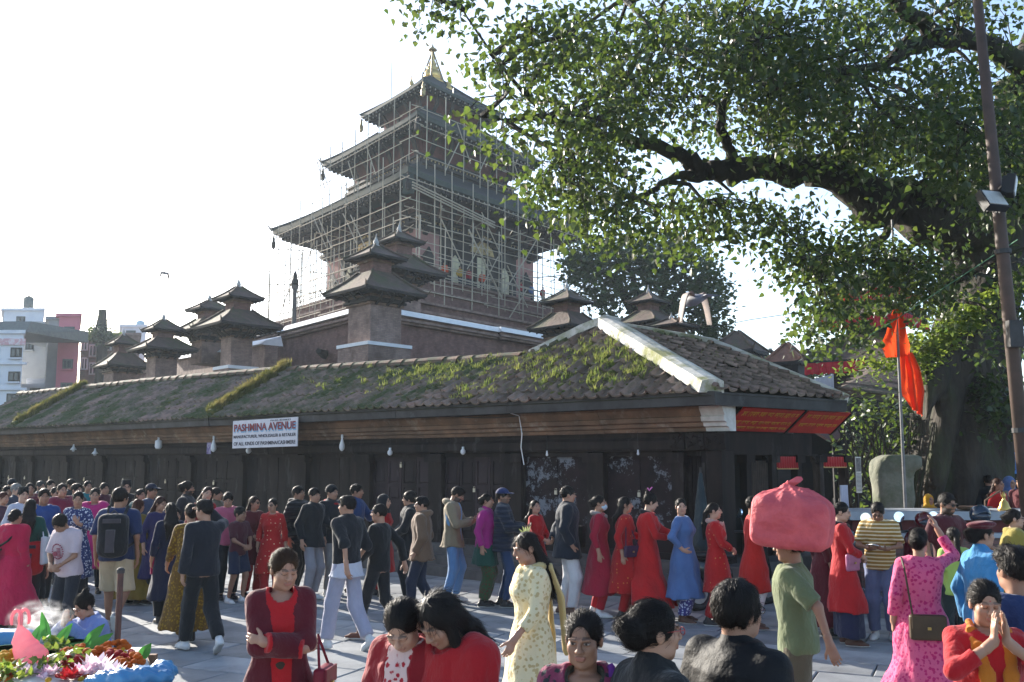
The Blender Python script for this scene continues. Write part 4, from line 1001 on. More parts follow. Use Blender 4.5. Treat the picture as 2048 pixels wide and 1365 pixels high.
# ------------------------------------------------------------------ town houses on the left
def town(px0, px1, ytop, Y, depth, wall, label, wins=(), extra=None, turn=.25, frame=m_twood):
    a, b = at(px0, ytop, Y), at(px1, ytop, Y); zt = a.z
    t_ = thing('town_house', ((a.x + b.x) / 2, Y, 0), label, 'building', 'town houses beyond the shop row')
    sl = Vector((b.x / Y - .03, 1, 0)).normalized() * depth
    q = [Vector((a.x, Y, 0)), Vector((b.x, Y, 0)), Vector((b.x, Y, 0)) + sl, Vector((a.x, Y, 0)) + sl]
    MB().hexa(q, [p + Zv * zt for p in q]).build('wall', wall, t_)
    MB().hexa([q[0] + Vector((-.25, -.25, zt)), q[1] + Vector((.25, -.25, zt)), q[2] + Vector((.25, .2, zt)), q[3] + Vector((-.25, .2, zt))], [q[0] + Vector((-.25, -.25, zt + .3)), q[1] + Vector((.25, -.25, zt + .3)), q[2] + Vector((.25, .2, zt + .3)), q[3] + Vector((-.25, .2, zt + .3))]).build('parapet', wall, t_)
    for (wx, wy, ww, wh) in wins:
        c = at(wx, wy, Y); k_ = mpp(Y)
        f = MB().box((c.x, Y - .05, c.z), (ww * k_ + .3, .14, wh * k_ + .3)).build('window', frame, t_)
        MB().box((c.x, Y - .14, c.z), (ww * k_, .06, wh * k_)).build('pane', M('window_glass', (.05, .06, .07), rough=.15, spec=.6), f)
        MB().box((c.x, Y - .19, c.z), (.12, .05, wh * k_)).build('mullion', frame, f)
        MB().box((c.x, Y - .22, c.z - wh * k_ / 2 - .2), (ww * k_ + .5, .3, .12)).build('sill', wall, f)
    return t_
m_wht = M('white_paint_wall', (.74, .76, .80), (.62, .64, .70), scale=.6, rough=.85, c3=(.45, .45, .47), scale3=.4, t3=(.6, .8))
m_gry = M('grey_render', (.34, .35, .36), (.26, .27, .28), scale=.5, rough=.9)
m_pnk = M('pink_wall', (.62, .20, .25), (.55, .17, .22), scale=.5, rough=.85)
m_roofdark = M('dark_sheet_roof', (.12, .14, .13), (.09, .10, .10), rough=.6)
t1 = town(-60, 48, 668, 84, 14, m_wht, 'white three storey house with dark framed windows and red lettered band', [(33, 706, 15, 14), (29, 754, 16, 14), (25, 798, 15, 14), (-12, 706, 14, 14), (-12, 754, 14, 14)])
a, b = at(-60, 640, 84), at(52, 640, 84)
MB().hexa([Vector((a.x, 84, at(0, 664, 84).z)), Vector((b.x, 84, at(0, 664, 84).z)), Vector((b.x + 2, 92, at(0, 664, 84).z)), Vector((a.x, 92, at(0, 664, 84).z))], [Vector((a.x, 85, a.z)), Vector((b.x, 85, a.z)), Vector((b.x + 2, 92, a.z)), Vector((a.x, 92, a.z))]).build('roof_shed', m_roofdark, t1)
for y in (727, 778): a, b = at(-60, y, 83.8), at(48, y, 83.8); MB().box(((a.x + b.x) / 2, 83.9, a.z), (b.x - a.x + .3, .3, .2)).build('string_course', m_wht, t1)
a, b = at(-60, 684, 83.9), at(50, 684, 83.9); MB().box(((a.x + b.x) / 2, 83.92, a.z), (b.x - a.x, .2, .55)).build('name_band', M('pale_red_band', (.62, .35, .38), (.7, .6, .62), scale=3, lo=.45, hi=.55), t1)
town(8, 88, 622, 112, 12, m_wht, 'white house with stepped roof terrace behind the red banded house', [(42, 640, 12, 8)])
t2 = town(45, 105, 650, 100, 12, m_gry, 'grey and white concrete house with balconies beside the pink tower', [(90, 668, 12, 12), (60, 690, 10, 16)])
for y, mt in ((680, m_gry), (768, m_wht)): a, b = at(62, y, 98), at(112, y, 98); MB().box(((a.x + b.x) / 2, 98.5, a.z), (b.x - a.x, 3, .9)).build('balcony', mt, t2)
town(50, 112, 775, 94, 5, m_wht, 'low white wall block with a dark window and terrace plants on top', [(70, 790, 14, 20)])
town(98, 121, 640, 93, 10, m_gry, 'bare grey concrete side of the tall tower', [], None, 0)
town(119, 161, 634, 92, 10, m_pnk, 'tall narrow pink tower house with small dark windows', [(139, 664, 14, 14), (136, 729, 14, 14), (134, 776, 18, 14)], None, .3, m_roofdark)
town(163, 280, 672, 104, 12, m_brick2, 'brick town house with white framed windows behind the shrines', [(170, 690, 8, 20), (187, 702, 11, 20), (170, 728, 8, 20), (187, 738, 11, 20), (215, 690, 12, 20)], None, .2, m_wcap)
town(244, 292, 655, 118, 12, m_wht, 'far white roof terrace house with water tanks', [(262, 668, 14, 8)])
# roof clutter: water tanks
for (px, py, Y, r_, lab) in ((32, 596, 112, 10, 'dark round water tank on the far white roof terrace'), (262, 645, 118, 9, 'pale blue water tank on the far roof terrace')):
    c = at(px, py, Y); rr = r_ * mpp(Y); mt = m_roofdark if px < 100 else M('tank_blue', (.45, .6, .68), rough=.5)
    tk = thing('water_tank', (c.x, Y, c.z - rr * 1.2), lab, 'water tank')
    MB().lathe((c.x, Y + 3, c.z), [(rr * .98, -rr * 1.2), (rr, -rr * .4), (rr * 1.03, -rr * .3), (rr, 0), (rr, rr * .8), (rr * .6, rr * 1.1), (rr * .25, rr * 1.15), (rr * .25, rr * 1.3)], 14).build('drum', mt, tk, True)
    st = MB()
    for dx in (-.6, .6):
        for dy in (-.6, .6): MB().tube([(c.x + dx * rr, Y + 3 + dy * rr, c.z - rr * 2.2), (c.x + dx * rr, Y + 3 + dy * rr, c.z - rr * 1.2)], .1, 5).build('leg', m_gry, tk)
# ------------------------------------------------------------------ the big fig tree
nr = np.random.RandomState(5)
m_bark = M('fig_bark', (.050, .041, .032), (.022, .019, .016), scale=3.2, rough=.9, bump=.09, bscale=6, stretch=(1, 1, .35), c3=(.045, .055, .022), scale3=.9, t3=(.5, .66))
def leafmat(name, c1, c2, t1, t2, mix=.5):
    m = bpy.data.materials.new(name); m.use_nodes = True; n = m.node_tree.nodes; l = m.node_tree.links; p = n['Principled BSDF']
    tc = n.new('ShaderNodeTexCoord'); nz = n.new('ShaderNodeTexNoise'); nz.inputs['Scale'].default_value = 3.1; nz.inputs['Detail'].default_value = 5; nz.inputs['Roughness'].default_value = .8; l.new(tc.outputs['Object'], nz.inputs['Vector'])
    mr = n.new('ShaderNodeMapRange'); mr.inputs['From Min'].default_value = .38; mr.inputs['From Max'].default_value = .64; l.new(nz.outputs['Fac'], mr.inputs[0])
    def mixc(a, b):
        x = n.new('ShaderNodeMix'); x.data_type = 'RGBA'; x.inputs[6].default_value = (*a, 1); x.inputs[7].default_value = (*b, 1); l.new(mr.outputs[0], x.inputs[0]); return x.outputs[2]
    l.new(mixc(c1, c2), p.inputs['Base Color']); p.inputs['Roughness'].default_value = .38; p.inputs['Specular IOR Level'].default_value = .45
    tr = n.new('ShaderNodeBsdfTranslucent'); l.new(mixc(t1, t2), tr.inputs['Color'])
    ms = n.new('ShaderNodeMixShader'); ms.inputs[0].default_value = mix; l.new(p.outputs[0], ms.inputs[1]); l.new(tr.outputs[0], ms.inputs[2]); l.new(ms.outputs[0], n['Material Output'].inputs['Surface'])
    return m
m_leaf = leafmat('fig_leaf', (.022, .042, .016), (.036, .062, .020), (.06, .125, .02), (.19, .24, .04), .38)
m_leaf2 = leafmat('far_leaf', (.04, .07, .025), (.06, .09, .03), (.10, .16, .03), (.16, .2, .05), .3)
m_fern = leafmat('fern_leaf', (.06, .11, .02), (.10, .15, .03), (.2, .3, .04), (.3, .36, .06), .45)
def leaf_template():
    L, w_ = 1.0, .46
    return np.array([(0, 0, 0), (-w_, .22, .06), (-w_ * .8, .62, .02), (0, 1.28, -.10), (w_, .22, .06), (w_ * .8, .62, .02)], np.float32), np.array([(0, 3, 2, 1), (0, 4, 5, 3)])
LT, LF = leaf_template()
def leaves(P, size, droop=.75):
    """P (n,3) leaf bases -> mesh arrays; leaves hang and face random ways"""
    n = len(P); a = nr.uniform(0, 6.283, n); tilt = nr.normal(-droop, .5, n); roll = nr.normal(0, .7, n); s = size * nr.uniform(.65, 1.25, n)
    ca, sa, ct, st, cr, sr = np.cos(a), np.sin(a), np.cos(tilt), np.sin(tilt), np.cos(roll), np.sin(roll)
    y = np.stack([ca * ct, sa * ct, st], 1); x0 = np.stack([-sa, ca, 0 * a], 1); z0 = np.cross(x0, y)
    x = x0 * cr[:, None] + z0 * sr[:, None]; z = np.cross(x, y)
    V = P[:, None, :] + s[:, None, None] * (LT[None, :, 0, None] * x[:, None, :] + LT[None, :, 1, None] * y[:, None, :] + LT[None, :, 2, None] * z[:, None, :])
    Fc = (LF[None] + (np.arange(n) * 6)[:, None, None]).reshape(-1, 4)
    return V.reshape(-1, 3), Fc
TB = at(1925, 1000, 20.5); TB.z = 0
tree = thing('fig_tree', TB, 'huge spreading fig tree with thick leaning trunk and drooping heart shaped leaves', 'tree')
def L3(pts): return [at(*p) for p in pts]
skel = [  # (points, radii)
    (L3([(1912, 1130, 20.5), (1905, 960, 20.5), (1915, 830, 20.6), (1945, 690, 20.7), (1965, 560, 20.8), (1975, 470, 20.8)]), [1.15, 1.0, .85, .78, .8, .75]),
    (L3([(1975, 470, 20.8), (1900, 440, 20.2), (1790, 405, 19.4), (1690, 365, 18.6), (1600, 345, 18.0), (1520, 342, 17.6), (1450, 345, 17.2), (1405, 343, 16.9)]), [.75, .62, .50, .36, .28, .23, .20, .17]),
    (L3([(1405, 343, 16.9), (1370, 315, 16.6), (1310, 290, 16.3), (1240, 280, 16), (1160, 255, 15.5), (1090, 235, 15.0)]), [.17, .13, .11, .08, .06, .035]),
    (L3([(1475, 340, 17.3), (1462, 300, 17.1), (1440, 262, 16.9), (1445, 215, 16.8), (1462, 180, 16.7), (1440, 110, 16.4)]), [.14, .10, .09, .07, .055, .03]),
    (L3([(1405, 348, 16.9), (1350, 355, 16.5), (1300, 380, 16.2), (1260, 410, 15.8)]), [.12, .07, .05, .03]),
    (L3([(1975, 470, 20.8), (2010, 330, 20.5), (2060, 190, 20), (2110, 60, 19.5), (2150, -120, 19)]), [.7, .55, .5, .42, .32]),
    (L3([(2080, 140, 19.8), (2020, 112, 19.3), (1940, 82, 18.8), (1860, 82, 18.3), (1800, 105, 17.8), (1765, 132, 17.4)]), [.3, .22, .19, .17, .13, .10]),
    (L3([(1880, 80, 18.4), (1780, -20, 17.5), (1600, -60, 16.5), (1400, -40, 15.8), (1250, 0, 15.2)]), [.18, .14, .11, .08, .05]),
    (L3([(1765, 132, 17.4), (1640, 150, 16.6), (1540, 130, 16.2), (1450, 110, 15.8)]), [.10, .06, .05, .03]),
    (L3([(1690, 365, 18.6), (1680, 290, 18.2), (1700, 210, 17.8), (1660, 120, 17.2)]), [.2, .14, .10, .05]),
    (L3([(1090, 235, 15.0), (1035, 170, 14.6), (985, 110, 14.2), (925, 20, 14)]), [.035, .03, .022, .012]),
    (L3([(1090, 235, 15), (1010, 240, 14.6), (940, 230, 14.4)]), [.03, .02, .01]),
    (L3([(1790, 420, 19.4), (1770, 470, 18.8), (1700, 520, 18), (1640, 560, 17.4)]), [.12, .08, .05, .03]),
    (L3([(1850, 430, 19.8), (1900, 560, 18.6), (1860, 600, 18)]), [.1, .06, .03]),
    (L3([(2150, -120, 19), (2300, -200, 17), (2450, -150, 15)]), [.3, .2, .1]),
]
g = Grid((8.0, 15.5, -.2), (13.4, 23.2, 7.6), .085)
for pts, rs in skel[:2]:
    for i in range(len(pts) - 1): g.cone(pts[i], pts[i + 1], rs[i], rs[i + 1], .25)
# buttress roots sliding down to the left and right
roots = [[(1960, 620, 20.3), (1900, 700, 19.8), (1830, 790, 19.5), (1760, 860, 19.3), (1700, 1010, 19.0)], [(1950, 640, 20.2), (1880, 720, 19.6), (1800, 770, 19.4), (1720, 800, 19.6), (1660, 860, 20)],
         [(1960, 600, 20.2), (1925, 720, 19.7), (1890, 850, 19.5), (1850, 1080, 19.3)], [(1975, 600, 20.1), (1960, 760, 19.7), (1935, 900, 19.6), (1925, 1100, 19.4)], [(1990, 560, 20.3), (2010, 700, 20), (2000, 850, 19.9), (2010, 1100, 19.8)],
         [(1985, 560, 20.2), (1975, 640, 19.9), (1945, 690, 19.6), (1900, 800, 19.4), (1870, 960, 19.2)], [(1940, 660, 20.0), (1860, 760, 19.3), (1790, 890, 19.0), (1770, 1100, 18.9)]]
for r_ in roots:
    pts = L3(r_); n_ = len(pts)
    for i in range(n_ - 1): g.cone(pts[i], pts[i + 1], .40 - .22 * i / (n_ - 1), .40 - .22 * (i + 1) / (n_ - 1), .12)
wv = waves(3, 10, 3, 11, .35); wv1 = waves(4, 10, 12, 26, .25); g.disp(lambda x, y, z: .075 * wv(x, y, z) + .03 * wv1(x, y, z))
Vt, Ft = g.nets()
trunk = put('trunk', raw_mesh('trunk', Vt - np.array(TB, np.float32), Ft, m_bark, True), tree)
for pts, rs in skel[1:]:
    q, rr = [], []
    for i in range(len(pts) - 1):
        for k in range(5):
            f = k / 5; q.append(pts[i].lerp(pts[i + 1], f) + Vector((rnd.gauss(0, rs[i] * .25), rnd.gauss(0, rs[i] * .25), rnd.gauss(0, rs[i] * .25))) * (1 if k or i else 0)); rr.append((rs[i] + (rs[i + 1] - rs[i]) * f) * rnd.uniform(.93, 1.1))
    q.append(pts[-1]); rr.append(rs[-1])
    MB().tube(q, rr, 8).build('limb', m_bark, tree, True)
SK_P = np.array([tuple(p) for pts, rs in skel for p in pts] + [tuple(pts[i].lerp(pts[i + 1], f)) for pts, rs in skel for i in range(len(pts) - 1) for f in (.33, .66)], np.float32)
regions = [  # cx, cy, rx, ry, Y0, Y1, clusters
    (1215, 130, 150, 120, 13.2, 17.5, 80), (1155, 320, 72, 90, 13, 16.5, 40), (1062, 185, 42, 70, 13, 15.5, 10), (1100, 60, 90, 60, 13, 15, 14), (880, 6, 58, 16, 13.5, 14.6, 8), (985, 115, 28, 50, 13.4, 14.6, 4),
    (930, 238, 24, 22, 13.6, 14.8, 3), (1010, 270, 30, 36, 13.4, 15, 4), (1085, 365, 22, 46, 13, 15, 5), (1198, 428, 52, 36, 13, 16, 18), (1400, 140, 220, 140, 13.5, 19, 120), (1290, 330, 130, 90, 14, 17, 46), (1390, 420, 110, 52, 14.5, 18, 30),
    (1300, 450, 80, 30, 14.5, 17, 7), (1490, 430, 80, 45, 14.5, 18, 18), (1480, 270, 120, 60, 14.5, 18, 24), (1700, 150, 230, 170, 13.5, 20, 170), (1920, 120, 160, 150, 14, 20, 120), (1880, 330, 190, 120, 15, 20, 130), (1640, 330, 120, 100, 15, 19, 46),
    (1620, 570, 75, 100, 15, 18, 40), (1560, 480, 50, 60, 15, 18, 12), (1750, 520, 110, 80, 15.5, 19, 56), (1880, 540, 110, 80, 16, 19.5, 60), (1690, 640, 50, 60, 15.5, 18, 13), (1985, 560, 80, 80, 16, 20, 40), (2010, 660, 50, 30, 14, 16, 6),
    (1970, 260, 110, 160, 15, 20, 60), (1640, 240, 160, 110, 14, 19, 60), (1540, 60, 220, 80, 13.5, 18, 60),
    (2250, 200, 180, 320, 14, 22, 90), (1700, -160, 500, 160, 14, 22, 130), (2200, -150, 250, 150, 14, 22, 50)]
LIMB = [(1975, 470, 20.8), (1900, 440, 20.2), (1845, 422, 19.8), (1790, 405, 19.4), (1740, 385, 19), (1690, 365, 18.6), (1645, 352, 18.3), (1600, 345, 18.0), (1560, 342, 17.8), (1520, 342, 17.6), (1485, 343, 17.4), (1450, 345, 17.2), (1405, 343, 16.9), (1370, 315, 16.6),
        (1310, 290, 16.3), (1462, 300, 17.1), (1440, 262, 16.9), (1445, 215, 16.8), (2020, 112, 19.3), (1980, 97, 19), (1940, 82, 18.8), (1900, 80, 18.5), (1860, 82, 18.3), (1800, 105, 17.8), (1965, 560, 20.8), (1950, 620, 20.7)]
CL = []
for (cx, cy, rx, ry, Y0, Y1, n_) in regions:
    for _ in range(n_):
        while True:
            u, v = nr.uniform(-1, 1, 2)
            if u * u + v * v < 1: break
        qx, qy, qY = cx + u * rx, cy + v * ry, nr.uniform(Y0, Y1)
        if nr.uniform() < .30: continue
        if any(abs(qx - lx) < 52 and abs(qy - ly) < 46 and qY < lY + .5 for lx, ly, lY in LIMB): continue
        CL.append(tuple(at(qx, qy, qY)))
CL = np.array(CL, np.float32)
# second-order branches: cluster groups -> nearest skeleton point
ns_ = 95; pick = nr.choice(len(CL), ns_, replace=False); cen_ = CL[pick].copy()
for _ in range(6):
    lab = np.argmin(((CL[:, None] - cen_[None]) ** 2).sum(2), 1)
    for k in range(ns_):
        if (lab == k).any(): cen_[k] = CL[lab == k].mean(0)
br = MB(); tw_ = MB()
for k in range(ns_):
    j = np.argmin(((SK_P - cen_[k]) ** 2).sum(1)); a, b = Vector(SK_P[j]), Vector(cen_[k]); L_ = (b - a).length
    m1 = a.lerp(b, .35) + Vector((rnd.gauss(0, .1), rnd.gauss(0, .1), .12)) * L_ ** .5; m2 = a.lerp(b, .7) + Vector((rnd.gauss(0, .12), rnd.gauss(0, .12), .1)) * L_ ** .5
    br.tube([a, m1, m2, b], [.05, .038, .03, .018], 5)
    for c in CL[lab == k]:
        c = Vector(c); st = m2.lerp(b, rnd.random()); m_ = st.lerp(c, .5) + Vector((rnd.gauss(0, .08), rnd.gauss(0, .08), .12)); tw_.tube([st, m_, c, c - Zv * rnd.uniform(.2, .45)], [.014, .010, .007, .003], 4, False)
br.build('branches', m_bark, tree)['kind'] = 'stuff'; tw_.build('twigs', m_bark, tree)['kind'] = 'stuff'
P = []
for c in CL:
    n_ = int(nr.uniform(28, 58)); q = nr.normal(0, 1, (n_, 3)) * np.array((.27, .27, .24)); q[:, 2] -= .12; P.append(c + q)
P = np.concatenate(P).astype(np.float32); Vl, Fl = leaves(P, .094)
dist = np.linalg.norm(P - np.array((0, 0, CAMH)), axis=1)
pxs = 1024 + P[:, 0] / P[:, 1] * 1965; pys = 922 - (P[:, 2] - CAMH) / P[:, 1] * 1965
score = dist + np.where((pxs < 830) | (pxs > 2030) | (pys < 10), 50, 0) + nr.uniform(0, 1.2, len(P)); near = np.argsort(score)[:280]
keep = np.ones(len(P), bool); keep[near] = False
Vk = Vl.reshape(-1, 6, 3)[keep].reshape(-1, 3); Fk = (LF[None] + (np.arange(keep.sum()) * 6)[:, None, None]).reshape(-1, 4)
crown = put('crown', raw_mesh('crown', Vk - np.array(TB, np.float32), Fk, m_leaf), tree); tag(crown, kind='stuff')
for i in near:
    w_ = Vl[i * 6:i * 6 + 6]; base = w_[0].copy(); put('leaf', raw_mesh('leaf', w_ - base, LF, m_leaf), crown, Vector(base.tolist()))
# ferns and creepers growing on the roots
def tufts(name, pts, n_each, spread, size, mat, parent, droop=.2):
    Q = np.concatenate([np.array(p, np.float32) + nr.normal(0, 1, (n_each, 3)) * spread for p in pts]).astype(np.float32)
    V_, F_ = leaves(Q, size, droop); o = put(name, raw_mesh(name, V_ - np.array(ORG[parent], np.float32), F_, mat), parent); return tag(o, kind='stuff')
pts = []
for a, b in (((1700, 745, 18.9), (1960, 610, 19.6)), ((1760, 740, 19.0), (1920, 650, 19.4)), ((1950, 600, 19.5), (1870, 700, 19.2))):
    for i in range(34): pts.append(at(a[0] + (b[0] - a[0]) * i / 21 + rnd.gauss(0, 6), a[1] + (b[1] - a[1]) * i / 21 + rnd.gauss(0, 8), a[2] + (b[2] - a[2]) * i / 21 - .2))
tufts('root_ferns', pts, 26, (.16, .16, .12), .085, m_fern, tree)
pts = [at(rnd.uniform(1950, 2040), rnd.uniform(740, 850), rnd.uniform(18.8, 19.4)) for _ in range(20)]
tufts('creeper', pts, 26, (.18, .14, .18), .10, m_leaf, tree, .6)
# dark shrubs between shop and trunk
sb = thing('shrub_bank', at(1740, 1000, 19.4) * 1.0, 'dark leafy shrubs filling the gap between shop and tree trunk', 'shrub')
pts = [at(rnd.uniform(1688, 1840), rnd.uniform(800, 1010), rnd.uniform(20.3, 21.4)) for _ in range(70)]
tufts('foliage', pts, 26, (.22, .2, .22), .10, m_leaf, sb, .5)
st = MB()
for _ in range(26):
    a = at(rnd.uniform(1690, 1850), 1100, 19.4); a.z = 0; st.tube([a, a + Vector((rnd.gauss(0, .2), rnd.gauss(0, .2), 1.4)), a + Vector((rnd.gauss(0, .4), rnd.gauss(0, .3), 2.8))], [.04, .03, .01], 5)
st.build('stems', m_bark, sb)['kind'] = 'stuff'

# ------------------------------------------------------------------ far tree behind the shrines
def far_tree(px, Y, ybase, blobs, nl, size, label, name='far_tree'):
    b = at(px, ybase, Y); b = Vector((b.x, Y, 0)); t_ = thing(name, b, label, 'tree')
    top = at(px, ybase - 60, Y); tb = MB(); tb.tube([b, Vector((b.x, Y, at(px, ybase, Y).z)), top], [.7, .55, .4], 10); 
    for (cx, cy, rx, ry) in blobs:
        e = at(cx, cy, Y); m_ = top.lerp(e, .5) + Vector((0, 0, .6)); tb.tube([Vector((b.x, Y, at(px, ybase - 20, Y).z)), m_, e], [.3, .18, .08], 6)
    tb.build('trunk', m_bark, t_); k = mpp(Y); Q = []
    for (cx, cy, rx, ry) in blobs:
        n_ = max(6, int(nl * rx * ry / sum(q[2] * q[3] for q in blobs) / 40))
        for _ in range(n_):
            d = nr.normal(size=3); d /= np.linalg.norm(d); d *= nr.uniform(.45, 1) ** .5
            c = np.array(at(cx + d[0] * rx, cy + d[2] * ry, Y + d[1] * rx * k)); Q.append(c + nr.normal(0, 1, (40, 3)) * .42)
    Q = np.concatenate(Q).astype(np.float32); V_, F_ = leaves(Q, size, .3)
    o = put('crown', raw_mesh('crown', V_ - np.array(b, np.float32), F_, m_leaf2), t_); tag(o, kind='stuff')
far_tree(1290, 62, 690, [(1190, 540, 55, 45), (1240, 505, 60, 40), (1310, 500, 70, 38), (1380, 540, 60, 40), (1420, 590, 50, 38), (1300, 570, 60, 40), (1210, 590, 45, 30), (1430, 640, 40, 30), (1370, 620, 60, 36), (1160, 520, 35, 35)], 11000, .26, 'hazy broad tree behind the shrines right of the pagoda')
far_tree(205, 102, 680, [(205, 672, 18, 10), (190, 668, 12, 7)], 700, .3, 'small round tree on the brick town house terrace', 'terrace_tree')
far_tree(1580, 70, 760, [(1560, 745, 60, 22), (1650, 735, 60, 28), (1500, 735, 40, 18)], 3000, .3, 'low distant tree line behind the tiled house')

# ------------------------------------------------------------------ marble topped wall below the tree
m_marble = M('grey_marble', (.40, .42, .45), (.26, .28, .31), scale=1.4, rough=.45, c3=(.15, .16, .18), scale3=2.2, t3=(.56, .62))
m_redband = M('red_painted_band', (.16, .035, .035), (.10, .025, .025), scale=3, rough=.8)
lw2 = thing('ledge_wall', (10, 15.8, 0), 'long low wall with grey marble ledge and red band below the tree', 'wall')
X0, X1 = 5.35, 17.5
MB().box(((X0 + X1) / 2, 16.0, .565), (X1 - X0, .9, 1.13)).build('core', m_redband, lw2)
x = X0 - .1
while x < X1:
    e = min(x + rnd.uniform(1.0, 1.6), X1); MB().box(((x + e) / 2, 15.95, 1.20), (e - x - .008, 1.15, .13)).build('marble_slab', m_marble, lw2)
    MB().box(((x + e) / 2, 15.45, .90), (e - x - .008, .22, .07)).build('lower_slab', m_marble, lw2); x = e
MB().box(((X0 + X1) / 2, 15.40, .43), (X1 - X0, .28, .86)).build('lower_face', m_brick, lw2)
# pale stone stele
c = at(1787, 960, 18.2); g = Grid((c.x - .7, 17.6, -.1), (c.x + .7, 18.9, 2.6), .06)
g.box((c.x, 18.25, 1.05), (.33, .26, 1.06), .10); wv = waves(8, 8, 4, 14); g.disp(lambda x, y, z: .07 * wv(x, y, z)); g.box((c.x + .12, 18.2, 2.02), (.34, .26, .14), .06, .05)
V_, F_ = g.nets(); o = put('stone_stele', raw_mesh('stone_stele', V_ - np.array((c.x, 18.2, 0), np.float32), F_, M('pale_stone', (.20, .20, .16), (.11, .12, .09), scale=2.5, rough=.9, bump=.03, c3=(.07, .09, .04), scale3=1.6, t3=(.5, .7)), True), None, (c.x, 18.2, 0))
tag(o, 'pale weathered stone slab standing in front of the tree roots', 'stone')
# market awning behind the tree
mk = thing('market_stall', (12.5, 27, 0), 'dark market stall with sheet roof under the tree', 'stall')
MB().hexa([(8.6, 26.6, 2.55), (19, 26.6, 2.55), (19, 30, 3.3), (8.6, 30, 3.3)], [(8.6, 26.6, 2.62), (19, 26.6, 2.62), (19, 30, 3.37), (8.6, 30, 3.37)]).build('awning', M('rust_sheet', (.10, .045, .035), (.06, .03, .025), scale=2, rough=.8), mk)
MB().box((13.8, 30, 1.7), (10.4, .2, 3.4)).build('back_wall', m_twood, mk)
for x in (8.8, 11.5, 14.5, 17.5): MB().tube([(x, 26.8, 0), (x, 26.8, 2.56)], .06, 6).build('post', m_twood, mk)
MB().box((13.6, 27.6, .5), (9, .8, 1.0)).build('counter', m_twood, mk)
# blue banner with lettering
a, b = at(1983, 905, 24), at(2075, 948, 24); bb = thing('blue_banner', ((a.x + b.x) / 2, 24, 1.4), 'blue cloth banner with dark script lines under the tree', 'banner')
MB().box(((a.x + b.x) / 2, 24, (a.z + b.z) / 2), (b.x - a.x, .02, a.z - b.z)).build('cloth', M('banner_blue', (.06, .20, .48), (.05, .16, .40), rough=.7), bb)
for x in (a.x, b.x): MB().tube([(x, 24.05, 0), (x, 24.05, a.z + .1)], .03, 6).build('pole', m_twood, bb)
m_bt = M('banner_ink', (.25, .03, .05)); m_bt2 = M('banner_ink_dark', (.05, .03, .10))
fit_text('line', 'सम्पूर्ण जात', m_bt, bb, ((a.x + b.x) / 2, 23.985, a.z - .16), Vector((1, 0, 0)), Vector((0, 0, 1)), (b.x - a.x) * .85, .2, .01)
fit_text('line', 'मर्मिक स्थान', m_bt2, bb, ((a.x + b.x) / 2, 23.985, a.z - .40), Vector((1, 0, 0)), Vector((0, 0, 1)), (b.x - a.x) * .85, .18, .01)
# brass bell, frame and bowl on the ledge
m_brass = M('brass', (.62, .42, .12), (.45, .3, .1), rough=.35, metallic=.9)
c = at(2008, 1003, 15.7); bl_ = thing('brass_bell', (c.x, 15.7, 1.265), 'small brass bell on the marble ledge', 'bell')
MB().lathe((c.x, 15.7, 1.265), [(.10, 0), (.105, .02), (.075, .07), (.06, .13), (.03, .16), (.02, .2), (.035, .23), (.02, .27), (.004, .3)], 14).build('bell_body', m_brass, bl_, True)
MB().lathe((c.x, 15.7, 1.30), [(.015, -.03), (.015, .02)], 8).build('clapper', m_brass, bl_)
bf = thing('bell_frame', (c.x - .28, 15.75, 1.265), 'bent metal bar standing beside the brass bell', 'frame')
MB().tube([(c.x - .28, 15.75, 1.265), (c.x - .28, 15.75, 1.42), (c.x - .02, 15.75, 1.58), (c.x - .01, 15.75, 1.5)], .014, 6).build('bar', m_wood_pale, bf); MB().box((c.x - .28, 15.75, 1.272), (.1, .1, .014)).build('foot', m_wood_pale, bf)
c = at(1943, 1004, 15.7); MB().lathe((c.x, 15.7, 1.265), [(.12, 0), (.2, .02), (.30, .06), (.31, .065), (.28, .05), (.05, .03)], 20).own('offering_dish', m_wood_pale, (c.x, 15.7, 1.265), 'wide shallow brown dish on the marble ledge', 'dish', smooth=True)

# ------------------------------------------------------------------ lamp pole with floodlights
PY = 12.5; a, b = at(2040, 850, PY), at(1955, 0, PY); d = (b - a).normalized(); base = a - d * (a.z / d.z); top = a + d * ((8.6 - a.z) / d.z)
lp = thing('lamp_pole', base, 'leaning brown metal lamp pole with floodlights in front of the tree', 'lamp pole')
m_rust = M('brown_pole_paint', (.10, .06, .045), (.06, .04, .03), scale=3, rough=.6, bump=.003)
MB().tube([base, base.lerp(top, .5), top], [.10, .085, .06], 12).build('pole', m_rust, lp, True)
for f in (.28, .55): q = base.lerp(top, f); MB().tube([q, q + d * .06], .105, 12).build('band', m_wire, lp)
m_lampb = M('lamp_black', (.02, .02, .022), rough=.5); m_glass = M('floodlight_glass', (.55, .55, .52), (.42, .42, .40), rough=.2)
def flood(px, py, wpx, yaw, pitch, nm='floodlight'):
    c = at(px, py, PY - .25); s = wpx * mpp(PY); rot = Euler((R(pitch), 0, R(yaw))).to_matrix(); ax, ay, az_ = rot.col[0], rot.col[1], rot.col[2]
    f = MB().box(c, (s, .10, s * .86), ax, ay, az_).build(nm, m_lampb, lp)
    MB().box(c - ay * .055, (s * .86, .012, s * .72), ax, ay, az_).build('lens', m_glass, f)
    q = base + d * ((c.z - base.z) / d.z); MB().tube([c + ay * .05, c + ay * .1, q], .018, 6).build('bracket', m_lampb, f)
    fi = MB()
    for k in range(6): fi.box(c + ay * .07 + ax * (k - 2.5) * s * .15, (.012, .06, s * .7), ax, ay, az_)
    fi.build('cooling_fins', m_lampb, f)['kind'] = 'stuff'
flood(1985, 402, 52, 18, -32); flood(2022, 372, 46, 60, 10)
